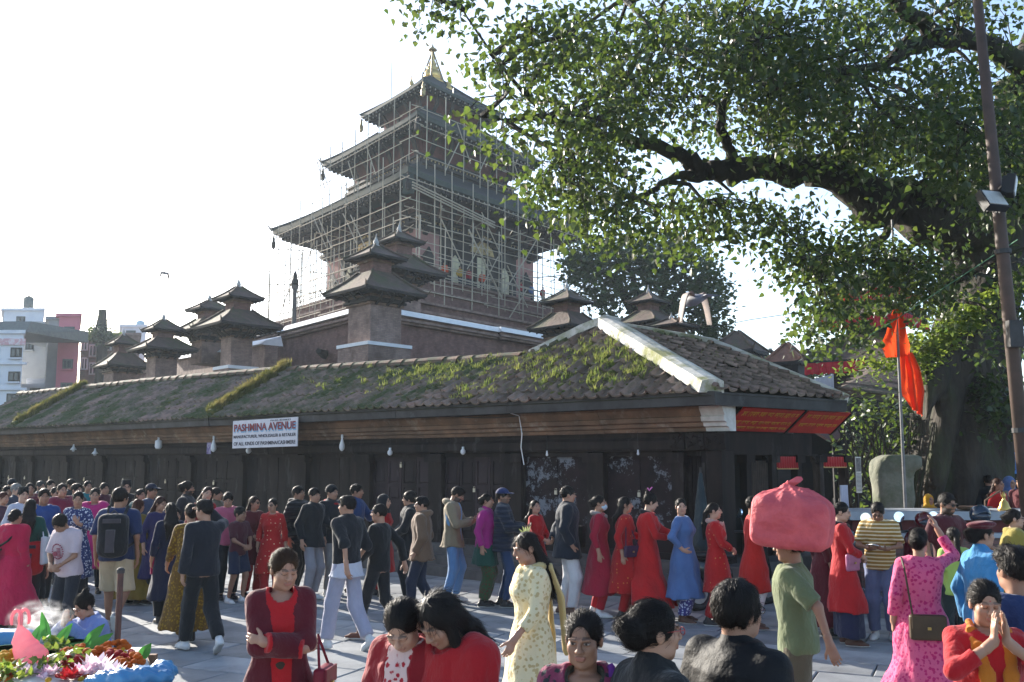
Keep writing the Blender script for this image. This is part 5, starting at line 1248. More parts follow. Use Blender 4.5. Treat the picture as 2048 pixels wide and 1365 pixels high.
c = at(2030, 668, PY - .15); q = base + d * ((c.z - base.z) / d.z); MB().box(c, (.18, .1, .34)).build('junction_box', m_fascia, lp)
# small side plants hanging on the pole foot
# ------------------------------------------------------------------ orange-red flag on a thin pole
FY = 17.6; a, b = at(1812, 1040, FY), at(1784, 440, FY)
fl = thing('flag', Vector((a.x, FY, 0)), 'torn orange red temple flag drooping from a thin leaning pole', 'flag')
dd = (b - a).normalized(); a0 = a - dd * (a.z / dd.z)
MB().tube([a0, b], [.035, .02], 8).build('pole', M('flag_pole', (.22, .22, .22), (.12, .12, .13), rough=.5, metallic=.4), fl)
m_flag = M('flag_cloth', (.75, .085, .02), (.62, .06, .015), scale=3, rough=.8, trans=.45, stretch=(1, 1, .3))
def cloth(name, rows, mat, parent, nu=16, fold=.05, nf=3.0, ph=0.0):
    """rows: list of (left point, right point) from top to bottom"""
    V = []; nv = len(rows) * 4
    for j in range(nv + 1):
        t = j / nv * (len(rows) - 1); i = min(int(t), len(rows) - 2); f = t - i
        l_, r_ = rows[i][0].lerp(rows[i + 1][0], f), rows[i][1].lerp(rows[i + 1][1], f)
        for u in range(nu + 1):
            s = u / nu; V.append(l_.lerp(r_, s) + Vector((0, fold * math.sin(s * nf * 6.28 + ph + j * .15) * min(1, s * 3 + .2), 0)))
    return MB().add(V, [(j * (nu + 1) + u, j * (nu + 1) + u + 1, (j + 1) * (nu + 1) + u + 1, (j + 1) * (nu + 1) + u) for j in range(nv) for u in range(nu)]).build(name, mat, parent, True)
cloth('upper_cloth', [(at(1791, 606, FY), at(1796, 610, FY)), (at(1781, 635, FY), at(1806, 640, FY)), (at(1772, 668, FY - .05), at(1812, 672, FY)), (at(1762, 690, FY - .1), at(1819, 692, FY)), (at(1772, 716, FY - .1), at(1820, 712, FY))], m_flag, fl, fold=.06, nf=1.6)
cloth('tail_cloth', [(at(1800, 708, FY), at(1822, 706, FY)), (at(1802, 745, FY), at(1838, 738, FY)), (at(1804, 790, FY), at(1849, 780, FY)), (at(1822, 815, FY), at(1845, 834, FY))], m_flag, fl, fold=.07, nf=2.6, ph=1)
# overhead cables strung across the gap
for lab, pts in (('green cord strung from the pole toward the shop roof', [(1660, 720, 17), (1790, 640, 16), (2035, 480, 12.8)]), ('thin wire strung above the shop roof to the tree', [(1200, 700, 20), (1500, 640, 18), (1700, 610, 17)])):
    q = L3(pts); MB().tube([q[0].lerp(q[1], i / 8) for i in range(8)] + [q[1].lerp(q[2], i / 8) for i in range(9)], .008, 4).own('overhead_cable', M('green_cord', (.10, .25, .15)) if 'green' in lab else m_wire, q[0], lab, 'cable')
# ------------------------------------------------------------------ people
def rotx(a): c, s = math.cos(a), math.sin(a); return np.array([[1, 0, 0], [0, c, -s], [0, s, c]], np.float32)
def roty(a): c, s = math.cos(a), math.sin(a); return np.array([[c, 0, s], [0, 1, 0], [-s, 0, c]], np.float32)
def rotz(a): c, s = math.cos(a), math.sin(a); return np.array([[c, -s, 0], [s, c, 0], [0, 0, 1]], np.float32)
def unit(v): v = np.asarray(v, np.float32); return v / (np.linalg.norm(v) + 1e-9)
def ik(a, t, l1, l2, pole):
    a = np.asarray(a, np.float32); t = np.asarray(t, np.float32); d = t - a; L = float(np.linalg.norm(d)); mx = (l1 + l2) * .998
    if L > mx: t = a + d / L * mx; d = t - a; L = mx
    L = max(L, abs(l1 - l2) + .02); x = (l1 * l1 - l2 * l2 + L * L) / (2 * L); h = math.sqrt(max(l1 * l1 - x * x, 1e-6)); u = d / L
    p = np.asarray(pole, np.float32); p = p - u * float(p @ u); p = unit(p)
    return a + u * x + p * h, t
m_skin_cache = {}
def skin_mat(tone):
    key = 'skin_%s' % tone
    if key in MATS: return MATS[key]
    c = {'fair': (.50, .30, .21), 'mid': (.40, .22, .145), 'tan': (.31, .165, .105), 'dark': (.22, .115, .075)}[tone]
    m = bpy.data.materials.new(key); m.use_nodes = True; MATS[key] = m; n = m.node_tree.nodes; l = m.node_tree.links; p = n['Principled BSDF']
    at_ = n.new('ShaderNodeVertexColor'); at_.layer_name = 'tint'
    tc = n.new('ShaderNodeTexCoord'); nz = n.new('ShaderNodeTexNoise'); nz.inputs['Scale'].default_value = 14; nz.inputs['Detail'].default_value = 6; l.new(tc.outputs['Object'], nz.inputs['Vector'])
    mx = n.new('ShaderNodeMix'); mx.data_type = 'RGBA'; mx.inputs[6].default_value = (*c, 1); mx.inputs[7].default_value = (c[0] * .82, c[1] * .76, c[2] * .72, 1); l.new(nz.outputs['Fac'], mx.inputs[0])
    mm = n.new('ShaderNodeMix'); mm.data_type = 'RGBA'; l.new(at_.outputs['Alpha'], mm.inputs[0]); l.new(mx.outputs[2], mm.inputs[6]); l.new(at_.outputs['Color'], mm.inputs[7])
    l.new(mm.outputs[2], p.inputs['Base Color']); p.inputs['Roughness'].default_value = .48; p.inputs['Specular IOR Level'].default_value = .4
    p.inputs['Subsurface Weight'].default_value = .0
    return m
def cloth_mat(c, pat=None, c2=None, trans=.06, sc=1.0, rough=.85):
    key = 'cloth_%s_%s_%s' % (c, pat, c2)
    a = lin(c); b = lin(c2) if c2 is not None else tuple(min(1, x * 1.8 + .05) for x in a)
    def fn(n, l, tc, out, p):
        if pat is None: return None
        src = tc.outputs['Object']
        def mixin(fac):
            m3 = n.new('ShaderNodeMix'); m3.data_type = 'RGBA'; m3.inputs[7].default_value = (*b, 1); l.new(fac, m3.inputs[0]); l.new(out, m3.inputs[6]); return m3.outputs[2]
        if pat == 'dots':
            v = n.new('ShaderNodeTexVoronoi'); v.inputs['Scale'].default_value = 17 * sc; v.inputs['Randomness'].default_value = .35; l.new(src, v.inputs['Vector'])
            mr = n.new('ShaderNodeMath'); mr.operation = 'LESS_THAN'; mr.inputs[1].default_value = .16; l.new(v.outputs['Distance'], mr.inputs[0]); return mixin(mr.outputs[0])
        if pat == 'floral':
            v = n.new('ShaderNodeTexVoronoi'); v.inputs['Scale'].default_value = 32 * sc; l.new(src, v.inputs['Vector'])
            nz = n.new('ShaderNodeTexNoise'); nz.inputs['Scale'].default_value = 40 * sc; nz.inputs['Detail'].default_value = 3; l.new(src, nz.inputs['Vector'])
            ad = n.new('ShaderNodeMath'); ad.operation = 'ADD'; l.new(v.outputs['Distance'], ad.inputs[0]); l.new(nz.outputs['Fac'], ad.inputs[1])
            mr = n.new('ShaderNodeMapRange'); mr.inputs['From Min'].default_value = .82; mr.inputs['From Max'].default_value = .92; l.new(ad.outputs[0], mr.inputs[0]); return mixin(mr.outputs[0])
        if pat == 'stripes':
            wv_ = n.new('ShaderNodeTexWave'); wv_.wave_type = 'BANDS'; wv_.bands_direction = 'Z'; wv_.inputs['Scale'].default_value = 7.5 * sc; wv_.inputs['Distortion'].default_value = .6; wv_.inputs['Detail Scale'].default_value = 1; l.new(src, wv_.inputs['Vector'])
            mr = n.new('ShaderNodeMapRange'); mr.inputs['From Min'].default_value = .62; mr.inputs['From Max'].default_value = .72; l.new(wv_.outputs['Fac'], mr.inputs[0]); return mixin(mr.outputs[0])
        if pat == 'quilt':
            wv_ = n.new('ShaderNodeTexWave'); wv_.wave_type = 'BANDS'; wv_.bands_direction = 'Z'; wv_.inputs['Scale'].default_value = 4.6 * sc; l.new(src, wv_.inputs['Vector'])
            bp = n.new('ShaderNodeBump'); bp.inputs['Distance'].default_value = .02; l.new(wv_.outputs['Fac'], bp.inputs['Height']); l.new(bp.outputs[0], p.inputs['Normal']); return None
    return M(key, a, tuple(x * .78 for x in a), scale=5, rough=rough, bump=0 if pat == 'quilt' else .035, bscale=11, trans=trans, sheen=.15, fn=fn, stretch=(1, 1, .6))
HAIR = lambda c='#1b1411': M('hair_%s' % c, lin(c), tuple(x * .5 for x in lin(c)), scale=45, rough=.55, spec=.22, bump=.004, bscale=120, stretch=(1, .25, .4), trans=.08)

PROF_M = ([.80, .88, .96, 1.06, 1.16, 1.27, 1.36, 1.42, 1.46], [.150, .168, .163, .150, .156, .172, .178, .140, .07], [.100, .118, .115, .105, .110, .120, .112, .085, .06])
PROF_F = ([.80, .88, .96, 1.06, 1.16, 1.27, 1.36, 1.42, 1.46], [.150, .172, .165, .132, .140, .152, .155, .118, .06], [.105, .122, .115, .098, .105, .125, .108, .078, .055])
NETS_T = [0]
class Person:
    def __init__(s, spec): s.sp = spec; s.pose()
    def pose(s):
        sp = s.sp; fem = sp.get('fem', False); s.fem = fem; s.fat = sp.get('fat', 1.0)
        s.prof = [np.array(a) for a in (PROF_F if fem else PROF_M)]; s.prof[1] = s.prof[1] * s.fat; s.prof[2] = s.prof[2] * (s.fat ** 1.3)
        lean = R(sp.get('lean', 0)); side_ = R(sp.get('side', 0)); twist = R(sp.get('twist', 0))
        pz = sp.get('pelvis', 0.0); s.pel = v3(0, sp.get('pely', 0), .93 + pz)
        s.TR = rotz(twist) @ rotx(lean) @ roty(side_)
        s.T = lambda x, y, z: s.pel + s.TR @ (v3(x, y, z) - v3(0, 0, .93))
        sw = (.140 if fem else .166) * (s.fat ** .5); s.sw = sw
        s.sh = [s.T(sw, .005, 1.385), s.T(-sw, .005, 1.385)]          # left (+x), right
        s.nb = s.T(0, .015, 1.44)
        hy, hp, hr = R(sp.get('hyaw', 0)), R(sp.get('hpitch', 0)), R(sp.get('hroll', 0))
        s.HR = rotz(twist) @ rotz(hy) @ rotx(lean * .35 + hp) @ roty(hr)
        s.hc = s.nb + s.HR @ v3(0, -.022, .140); s.hs = sp.get('head', 1.0) * .94
        s.hip = [s.pel + rotz(twist * .4) @ v3(.088, 0, -.01), s.pel + rotz(twist * .4) @ v3(-.088, 0, -.01)]
        ft = sp.get('feet', [(.10, 0, 0, 0), (-.10, 0, 0, 0)]); s.ft = ft; s.ank = []; s.knee = []; s.toe = []
        for i, (x, y, z, pit) in enumerate(ft):
            ak = v3(x, y + .03, z + .085); kp = sp.get('knee', [(.1, -1, .1), (-.1, -1, .1)])[i]
            kn, ak = ik(s.hip[i], ak, .43, .425, kp); s.ank.append(ak); s.knee.append(kn)
        arms = sp.get('arms', ['down', 'down']); s.el = []; s.wr = []; s.hd = []; s.pn = []; s.curl = []
        for i in range(2):
            sg = 1 if i == 0 else -1; a = arms[i]
            tgt, pole, hdir, pn, curl = ARM[a](sg) if isinstance(a, str) else a
            t = s.T(*tgt); e, w_ = ik(s.sh[i], t, .275, .245, s.TR @ np.array(pole, np.float32)); s.el.append(e); s.wr.append(w_)
            hd = s.TR @ unit(hdir) if hdir is not None else unit(w_ - e); s.hd.append(hd)
            n_ = s.TR @ np.array(pn, np.float32); n_ = unit(n_ - hd * float(n_ @ hd)); s.pn.append(n_); s.curl.append(curl)
    # ---- geometry helpers
    def torso(s, g, off, zlo=.86, zhi=1.46, flare=None, k=.03):
        Rm = s.TR; pel = s.pel; zz, aa, bb = s.prof
        def f(x, y, z):
            px, py, pz = x - pel[0], y - pel[1], z - pel[2]
            lx = px * Rm[0, 0] + py * Rm[1, 0] + pz * Rm[2, 0]; ly = px * Rm[0, 1] + py * Rm[1, 1] + pz * Rm[2, 1]; lz = px * Rm[0, 2] + py * Rm[1, 2] + pz * Rm[2, 2] + .93
            a = np.interp(lz, zz, aa) + off; b = np.interp(lz, zz, bb) + off
            if s.fem:
                b = b + .0 * lz
                ly = ly + np.where(ly < 0, .030 * np.exp(-((lz - 1.245) / .06) ** 2) * np.clip(1.25 - np.abs(np.abs(lx) - .07) / .09, 0, 1), 0)
            if flare is not None:
                fz, fa, fb = flare; e = np.interp(lz, fz, fa); a = np.where(lz < fz[-1], e, a); b = np.where(lz < fz[-1], np.interp(lz, fz, fb), b)
            q = np.sqrt((lx / a) ** 2 + (ly / b) ** 2); d = (q - 1) * np.minimum(a, b)
            return np.maximum(d, np.maximum(zlo - lz, lz - (zhi + off)))
        g.func(f, k)
    def legs(s, g, off, to=1.0, rs=(.088, .058, .038), k=.03, cut=False, calf=True, wide=None):
        for i in range(2):
            h, kn, ak = s.hip[i], s.knee[i], s.ank[i]; f = s.fat ** .5
            r0, r1, r2 = (rs[0] - .008) * f + min(off, .012), rs[1] * f + off, rs[2] + off
            if wide is not None: r1, r2 = wide
            if to > .52:
                e = kn + (ak - kn) * min((to - .5) / .5, 1); rr = r1 + (r2 - r1) * min((to - .5) / .5, 1)
                g.cone(h, kn, r0, r1, k); g.cone(kn, e, r1, rr, k, cut=cut)
                if calf and wide is None: g.cone(kn + (ak - kn) * .15 + v3(0, .015, 0), kn + (ak - kn) * .5 + v3(0, .02, 0), .045 + off, .042 + off, .03)
            else:
                e = h + (kn - h) * (to / .5); g.cone(h, e, r0, r0 + (r1 - r0) * to / .5 + (.02 if cut else 0), k, cut=cut)
    def arms(s, g, off, to=1.0, k=.025, cut=True, fat=1.0, wide=0):
        for i in range(2):
            sh, el, wr = s.sh[i], s.el[i], s.wr[i]; r0, r1, r2 = (.050 * fat + off, .040 * fat + off, .029 + off)
            if to > .5:
                f = (to - .5) / .5; e = el + (wr - el) * f; g.cone(sh, el, r0, r1, k); g.cone(el, e, r1, r1 + (r2 - r1) * f + wide, k, cut=cut)
            else:
                f = to / .5; g.cone(sh, sh + (el - sh) * f, r0, r0 + (r1 - r0) * f + wide, k, cut=cut)
    def bounds(s, extra=.16):
        P = np.array([s.hc, s.pel, *s.sh, *s.el, *s.wr, *s.knee, *s.ank] + [w_ + d * .2 for w_, d in zip(s.wr, s.hd)]); lo, hi = P.min(0) - extra, P.max(0) + extra; lo[2] = min(lo[2], -.06); return lo, hi
    def head_geo(s, g, sk):
        Rm = s.HR; c = s.hc; k_ = s.hs
        P = lambda x, y, z: c + Rm @ (v3(x, y, z) * k_)
        e = lambda q, r_, k=.02, sub=False: g.ell(P(*q), np.array(r_) * k_, k, Rm, sub)
        jw = .050 if s.fem else .056
        e((0, .014, .028), (.073, .092, .086), .01); e((0, -.030, -.040), (jw + .006, .058, .070), .03); e((0, -.060, -.098), (.024, .020, .018), .03)
        for sg in (-1, 1):
            e((sg * .036, -.060, -.026), (.024, .022, .024), .03); e((sg * .042, -.030, -.078), (.018, .03, .02), .03)
            e((sg * .031, -.106, .004), (.0185, .016, .0120), .022, True)
            e((sg * .031, -.0805, .004), (.0140, .0130, .0118), .006)
            e((sg * .076, .012, -.008), (.010, .020, .030), .008)
            g.cone(P(sg * .014, -.094, .021), P(sg * .046, -.084, .022), .0085 * k_, .006 * k_, .012)
            e((sg * .012, -.100, -.030), (.009, .010, .008), .008)
        g.cone(P(0, -.090, .012), P(0, -.110, -.026), .0085 * k_, .0115 * k_, .012)
        g.cone(P(-.017, -.090, -.056), P(.017, -.090, -.056), .0062 * k_, .0062 * k_, .006); g.cone(P(-.014, -.089, -.067), P(.014, -.089, -.067), .0075 * k_, .0075 * k_, .006)
        g.cone(P(0, .02, -.04), s.nb - (s.TR @ v3(0, 0, .05)), .052 if not s.fem else .044, .060 if not s.fem else .052, .03)
    def head_tint(s, V, beard=0, bindi=False, closed=False):
        q = (V - s.hc) @ s.HR / s.hs; x, y, z = q[:, 0], q[:, 1], q[:, 2]; n = len(V); C = np.zeros((n, 4), np.float32)
        def paint(m, c, a): C[m, :3] = c; C[m, 3] = a
        fr = y < -.05
        lips = fr & (np.abs(x) < .024) & (np.abs(z + .061) < .0105 - .12 * np.abs(x)); paint(lips, (.32, .09, .075) if s.fem else (.24, .11, .085), .5)
        brow = fr & (np.abs(np.abs(x) - .032) < .019) & (np.abs(z - .0255 - .06 * (.03 - np.abs(np.abs(x) - .032))) < (.0042 if s.fem else .0055)); paint(brow, (.02, .014, .012), .62)
        ex, ez = np.abs(x) - .031, z - .004; inside = fr & ((ex / .0145) ** 2 + (ez / .0068) ** 2 < 1); closed or paint(inside, (.40, .35, .32), .9)
        iris = fr & ((ex / .0062) ** 2 + (ez / .0068) ** 2 < 1); closed or paint(iris, (.015, .01, .008), 1)
        lid = fr & (np.abs(ex) < .017) & (np.abs(ez - (-.006 if closed else .0085) + ex * ex * (-14 if closed else 20)) < .0026); paint(lid, (.03, .02, .018), .75)
        if beard:
            bd = (y < .03) & (((z < -.035) & (np.abs(x) > .030 - .0) & (y < .02)) | ((z < -.078) & (y < -.03)) | (fr & (np.abs(z + .046) < .006) & (np.abs(x) < .028))) & ~lips & (z > -.135); paint(bd, (.03, .022, .02), beard)
        if bindi: paint(fr & (x * x + (z - .036) ** 2 < .0045 ** 2), (.55, .02, .03), 1)
        return C
    def hand_geo(s, i, h):
        w_, d, n = s.wr[i], s.hd[i], s.pn[i]; sd = np.cross(d, n); c = s.curl[i]; th = (1 if i == 0 else -1)
        P = [w_ - d * .03, w_ + d * .2]; lo = w_ - .20; hi = w_ + .20
        g = Grid(lo, hi, h); k = .92 if s.fem else 1.0
        fa_ = unit(s.wr[i] - s.el[i]); g.cone(w_ - fa_ * .05, w_ + d * .012, .029, .026, .01); g.cone(w_ + d * .015, w_ + d * .078 * k, .030 * k, .036 * k, .015, (n, 2.0))
        base = [(-.027, .086, .068), (-.009, .092, .078), (.010, .090, .073), (.027, .082, .058)]
        for j, (o, bl, L) in enumerate(base):
            a = w_ + d * bl * k + sd * o * k * th; dirv = unit(d + sd * o * 2.2 * th); q = c * (1 + .12 * j); r_ = .0088 - .0006 * j
            for sgm, f in enumerate((.45, .32, .23)):
                ang = q * (.55 if sgm == 0 else .8); dirv = unit(dirv * math.cos(ang) + n * math.sin(ang)); b = a + dirv * L * f * k; g.cone(a, b, r_ + (.001 if sgm == 0 else 0), r_ * .95, .004); a = b; r_ *= .93
        a = w_ + d * .028 - sd * .022 * k * th; dv = unit(d * .75 - sd * .75 * th + n * (.25 + .3 * c)); b = a + dv * .045 * k; g.cone(a, b, .0135, .0105, .012)
        dv = unit(dv * .9 + d * .5 + n * .45 * c); e = b + dv * .034 * k; g.cone(b, e, .0105, .0085, .004)
        return g.nets()
# arm presets: sg=+1 left, -1 right; returns (wrist target, elbow pole, hand dir, palm normal, curl) in torso frame (front is -y)
ARM = {
    'down': lambda g: ((.235 * g, .0, .90), (.25 * g, .9, 0), (.0, -.05, -1), (-g, 0, 0), .45),
    'swing_f': lambda g: ((.22 * g, -.22, .95), (.2 * g, 1, 0), (.0, -.45, -1), (-g, 0, 0), .6),
    'swing_b': lambda g: ((.25 * g, .24, .95), (.3 * g, .8, .3), (.0, .3, -1), (-g, 0, 0), .6),
    'front_low': lambda g: ((.05 * g, -.25, 1.02), (.9 * g, .5, -.3), (-.8 * g, -.2, -.3), (0, .8, .2), .7),
    'front': lambda g: ((.09 * g, -.30, 1.12), (.8 * g, .5, -.5), (-.5 * g, -.6, .1), (0, .4, 1), .8),
    'phone': lambda g: ((.10 * g, -.30, 1.17), (.7 * g, .4, -.9), (-.25 * g, -.7, .45), (0, .7, .7), .9),
    'phone_up': lambda g: ((.14 * g, -.30, 1.30), (.7 * g, .4, -.9), (-.1 * g, -.5, .85), (-.2 * g, .9, .3), .8),
    'hip': lambda g: ((.20 * g, -.06, 1.0), (1 * g, .5, 0), (-.55 * g, -.55, -.35), (-.3 * g, .6, .5), .3),
    'behind': lambda g: ((.04 * g, .19, .98), (1 * g, .2, -.1), (-.9 * g, .1, -.3), (0, 1, .2), .5),
    'crossed': lambda g: ((-.105 * g, -.215, 1.16 + .025 * g), (1 * g, -.2, -.75), (-.8 * g, .55, .12), (0, 1, 0), .5),
    'pray': lambda g: ((.032 * g, -.235, 1.405), (1 * g, -.1, -.75), (-.07 * g, .02, 1), (-g, 0, 0), .05),
    'head': lambda g: ((.13 * g, -.10, 1.60), (1 * g, -.1, .2), (-.7 * g, .35, .35), (-.2 * g, .2, -1), .4),
    'shade': lambda g: ((.14 * g, -.30, 1.56), (1 * g, -.2, -.5), (-.75 * g, -.25, .3), (0, .3, -1), .35),
    'raise': lambda g: ((.20 * g, -.24, 1.66), (.8 * g, -.5, -.4), (-.3 * g, -.15, 1), (-.9 * g, -.3, 0), .4),
    'pocket': lambda g: ((.20 * g, -.06, .92), (.6 * g, .8, 0), (-.2 * g, -.3, -1), (-g, 0, 0), .5),
    'chest': lambda g: ((.06 * g, -.24, 1.24), (.9 * g, .2, -.8), (-.5 * g, -.1, .8), (0, .9, 0), .7),
    'reach': lambda g: ((.18 * g, -.42, 1.12), (.6 * g, .3, -.8), (-.1 * g, -1, .0), (-g * .4, 0, -.9), .5),
    'carry': lambda g: ((.20 * g, -.06, 1.74), (1 * g, -.3, .2), (-.3 * g, 0, 1), (-g, 0, 0), .4),
    'eyes': lambda g: ((.05 * g, -.24, 1.46), (1 * g, -.2, -.7), (-.35 * g, .1, .95), (-.1 * g, 1, 0), .3),
}
def hair_strands(V, Fc, flow, n, L, wd, rs, lift=.010, jit=.28):
    a, b, c = V[Fc[:, 0]], V[Fc[:, 1]], V[Fc[:, 2]]; fn_ = np.cross(b - a, c - a); N_ = np.zeros_like(V)
    for k in range(4): np.add.at(N_, Fc[:, k], fn_)
    N_ /= np.linalg.norm(N_, axis=1)[:, None] + 1e-9
    i = rs.randint(0, len(V), n); P_ = V[i]; nn = N_[i]; t = flow(P_) + rs.normal(0, jit, (n, 3)); t -= nn * (t * nn).sum(1)[:, None]; t /= np.linalg.norm(t, axis=1)[:, None] + 1e-9
    s_ = np.cross(t, nn) + nn * rs.normal(0, .6, (n, 1)); s_ /= np.linalg.norm(s_, axis=1)[:, None] + 1e-9
    ln = L * rs.uniform(.5, 1.3, (n, 1)); li = lift * rs.uniform(-.1, 1, (n, 1)) ** 2; w_ = wd * rs.uniform(.6, 1.2, (n, 1))
    p0 = P_ - nn * .003; p1 = P_ + t * ln * .5 + nn * (.002 + li * .4); p2 = P_ + t * ln - nn * .006 + nn * li * 1.3
    W_ = np.stack([p0 - s_ * w_, p0 + s_ * w_, p1 - s_ * w_, p1 + s_ * w_, p2 - s_ * w_ * .25, p2 + s_ * w_ * .25], 1).reshape(-1, 3)
    Q_ = (np.array([(0, 1, 3, 2), (2, 3, 5, 4)])[None] + (np.arange(n) * 6)[:, None, None]).reshape(-1, 4) + len(V)
    return np.concatenate([V, W_]).astype(np.float32), np.concatenate([Fc, Q_]).astype(np.int32)
def feet_walk(st, front=0, lift=.0):
    """stride: left/right foot forward; rear heel lifted"""
    a = (.085, -st, 0, 0); b = (-.085, st, .05 + lift, 35)
    if front == 0: return [a, b]
    return [(.085, st, .05 + lift, 35), (-.085, -st, 0, 0)]
TRI = [0]
def person(sp):
    p = Person(sp); fine = sp.get('fine', 0); hb = {0: .026, 1: .016, 2: .0125, -1: .05}[fine]; hh = {0: .0085, 1: .0050, 2: .0040, -1: .02}[fine]; hc_ = {0: .0195, 1: .013, 2: .010, -1: .04}[fine]
    H = sp['H']; sc = H / 1.70; yaw = R(sp['yaw']); X, Y = sp['pos']; Z0 = sp.get('z', 0.0)
    Rz = rotz(yaw) * sc; org = np.array((X, Y, Z0), np.float32)
    root = thing('person', (X, Y, Z0), sp['label'], 'person', sp.get('group'))
    seed = int(abs(X * 131 + Y * 77 + H * 1000)) % 9973; rs = np.random.RandomState(seed)
    def emit(name, VF, mat, parent=root, tint=None):
        V, Fc = VF
        if len(Fc) == 0: return None
        TRI[0] += len(Fc) * 2
        me = raw_mesh(name, V @ Rz.T, Fc, mat, True)
        if tint is not None:
            at_ = me.color_attributes.new('tint', 'FLOAT_COLOR', 'POINT'); at_.data.foreach_set('color', tint.ravel())
        o = put(name, me, parent); return o
    top, bot = sp.get('top'), sp.get('bottom')
    lo, hi = p.bounds()
    # body (one mesh: trunk and limbs, finer head and hands)
    bare_leg = (bot or {}).get('to', 1) < .9 or (bot or {}).get('kind') == 'sari'
    g = Grid(lo, hi, hb); p.torso(g, -.012, .84, 1.44); p.legs(g, -.006); p.arms(g, -.005, 1.0, cut=False); g.cone(p.nb - p.TR @ v3(0, 0, .06), p.hc, .050 if not p.fem else .043, .048 if not p.fem else .042, .03)
    g.cone(p.T(p.sw * .75, .005, 1.375), p.T(-p.sw * .75, .005, 1.375), .034, .034, .04)
    parts = [g.nets()]
    g = Grid(p.hc - .19, p.hc + .17, hh); p.head_geo(g, None); vh = g.nets(); parts.append(vh)
    if fine >= 0:
        for i in range(2): parts.append(p.hand_geo(i, .0075 if fine == 0 else .0055))
    Vs, Fs, Ts, o = [], [], [], 0
    for j, (v, f) in enumerate(parts):
        Vs.append(v); Fs.append(f + o); o += len(v); Ts.append(p.head_tint(v, sp.get('beard', 0), sp.get('bindi'), sp.get('closed')) if j == 1 else np.zeros((len(v), 4), np.float32))
    emit('body', (np.concatenate(Vs), np.concatenate(Fs)), skin_mat(sp.get('skin', 'mid')), tint=np.concatenate(Ts))
    # lower garment
    fold = lambda a, k0, k1, zs, n=7: (lambda w_: (lambda x, y, z: a * w_(x, y, z)))(waves(seed + int(k0), n, k0, k1, zs))
    zk = p.pel[2] - .93
    if bot:
        kd = bot.get('kind', 'pants'); L = bot.get('loose', .012); g = Grid(lo, np.minimum(hi, (9, 9, p.pel[2] + .22)), hc_)
        if kd == 'pants':
            wide = bot.get('wide'); p.legs(g, L, bot.get('to', .965), cut=True, calf=False, wide=wide); p.torso(g, min(L, .010), .86, 1.04); g.disp(fold(.006 + L * .25, 14, 36, .9))
            if top and top.get('hem', 1) < .7: zc_ = top['hem'] + zk + .14; g.cut(lambda x, y, z: z - zc_ + 0 * x + 0 * y)
        elif kd == 'skirt':
            zt = bot.get('hem', .08); w0 = bot.get('w', .26)
            p.legs(g, .02, .9, calf=False); p.torso(g, .012, .5, 1.04); 
            for i in range(2): g.cone(p.hip[i], p.knee[i] + (p.ank[i] - p.knee[i]) * .9, .12, w0 * .62, .12)
            g.cut(lambda x, y, z: np.maximum(zt - z, z - bot.get('ztop', 9))); g.disp(fold(.014, 18, 45, .12))
        emit('trousers' if kd == 'pants' else 'skirt', g.nets(), bot['mat'])
    # upper garments
    for gi, t in enumerate([top] + sp.get('over', [])):
        if not t: continue
        L = t.get('loose', .012); hem = t.get('hem', .86); slv = t.get('sleeve', 1.0); g = Grid(lo - .02, hi + .02, hc_)
        if hem < .84:
            fl_w = t.get('flare', .24); zz = np.array([hem - .02, .62, .80, .93, 1.05]); b0 = np.interp(.93, p.prof[0], p.prof[1]) + L + .012; b1 = np.interp(1.05, p.prof[0], p.prof[1]) + L
            d0 = np.interp(.93, p.prof[0], p.prof[2]) + L + .015; d1 = np.interp(1.05, p.prof[0], p.prof[2]) + L
            k_ = (.80 - hem) / .4; fa = np.array([b0 + (fl_w - .2) * max(k_, .2) + .03, b0 + .035, b0 + .02, b0, b1]); fb = fa * np.array([.86, .84, .82, 1, 1]) * 1.0; fb[3] = d0; fb[4] = d1
            if hem > .6: fa[1] = fa[0]; fb[1] = fb[0]; zz[1] = max(hem, .62) + .01
            p.torso(g, L, hem, 1.445, (zz, fa, fb)); 
            st_ = max(abs(f[1]) for f in p.ft)
            if hem < .7:
                for i in range(2): g.cone(p.hip[i] + (p.knee[i] - p.hip[i]) * .45, p.knee[i], .085 + L, .095 + L, .10)
            Rm = p.TR; g.cut(lambda x, y, z: (hem + zk) - z)
            wv_ = waves(seed, 9, 16, 42, .10); zc = p.pel[2] + .05; g.disp(lambda x, y, z: wv_(x, y, z) * (.005 + .024 * np.clip((zc - z) / .35, 0, 1)))
        else:
            p.torso(g, L, hem, 1.445)
        if t.get('open'):   # open-fronted jacket: carve a strip down the front
            w0 = t['open']; Rm = p.TR; pel = p.pel
            def slot(x, y, z):
                lx = (x - pel[0]) * Rm[0, 0] + (y - pel[1]) * Rm[1, 0] + (z - pel[2]) * Rm[2, 0]; ly = (x - pel[0]) * Rm[0, 1] + (y - pel[1]) * Rm[1, 1] + (z - pel[2]) * Rm[2, 1]
                return np.minimum(w0 - np.abs(lx), -ly - .02)
            x, y, z = g.xyz((slice(None),) * 3); g.D = np.maximum(g.D, slot(x, y, z))
        g.cone(p.T(p.sw * .8, .005, 1.385), p.T(-p.sw * .8, .005, 1.385), .044 + L * .7, .044 + L * .7, .05)
        p.arms(g, L * .8 + t.get('arm', 0), slv, wide=t.get('wide', .006)); g.disp(fold(.006 + L * .36, 12, 40, .8)); g.disp(fold(.0035 + L * .1, 40, 75, .8)) if fine >= 1 else None
        nk = t.get('neck', .072)
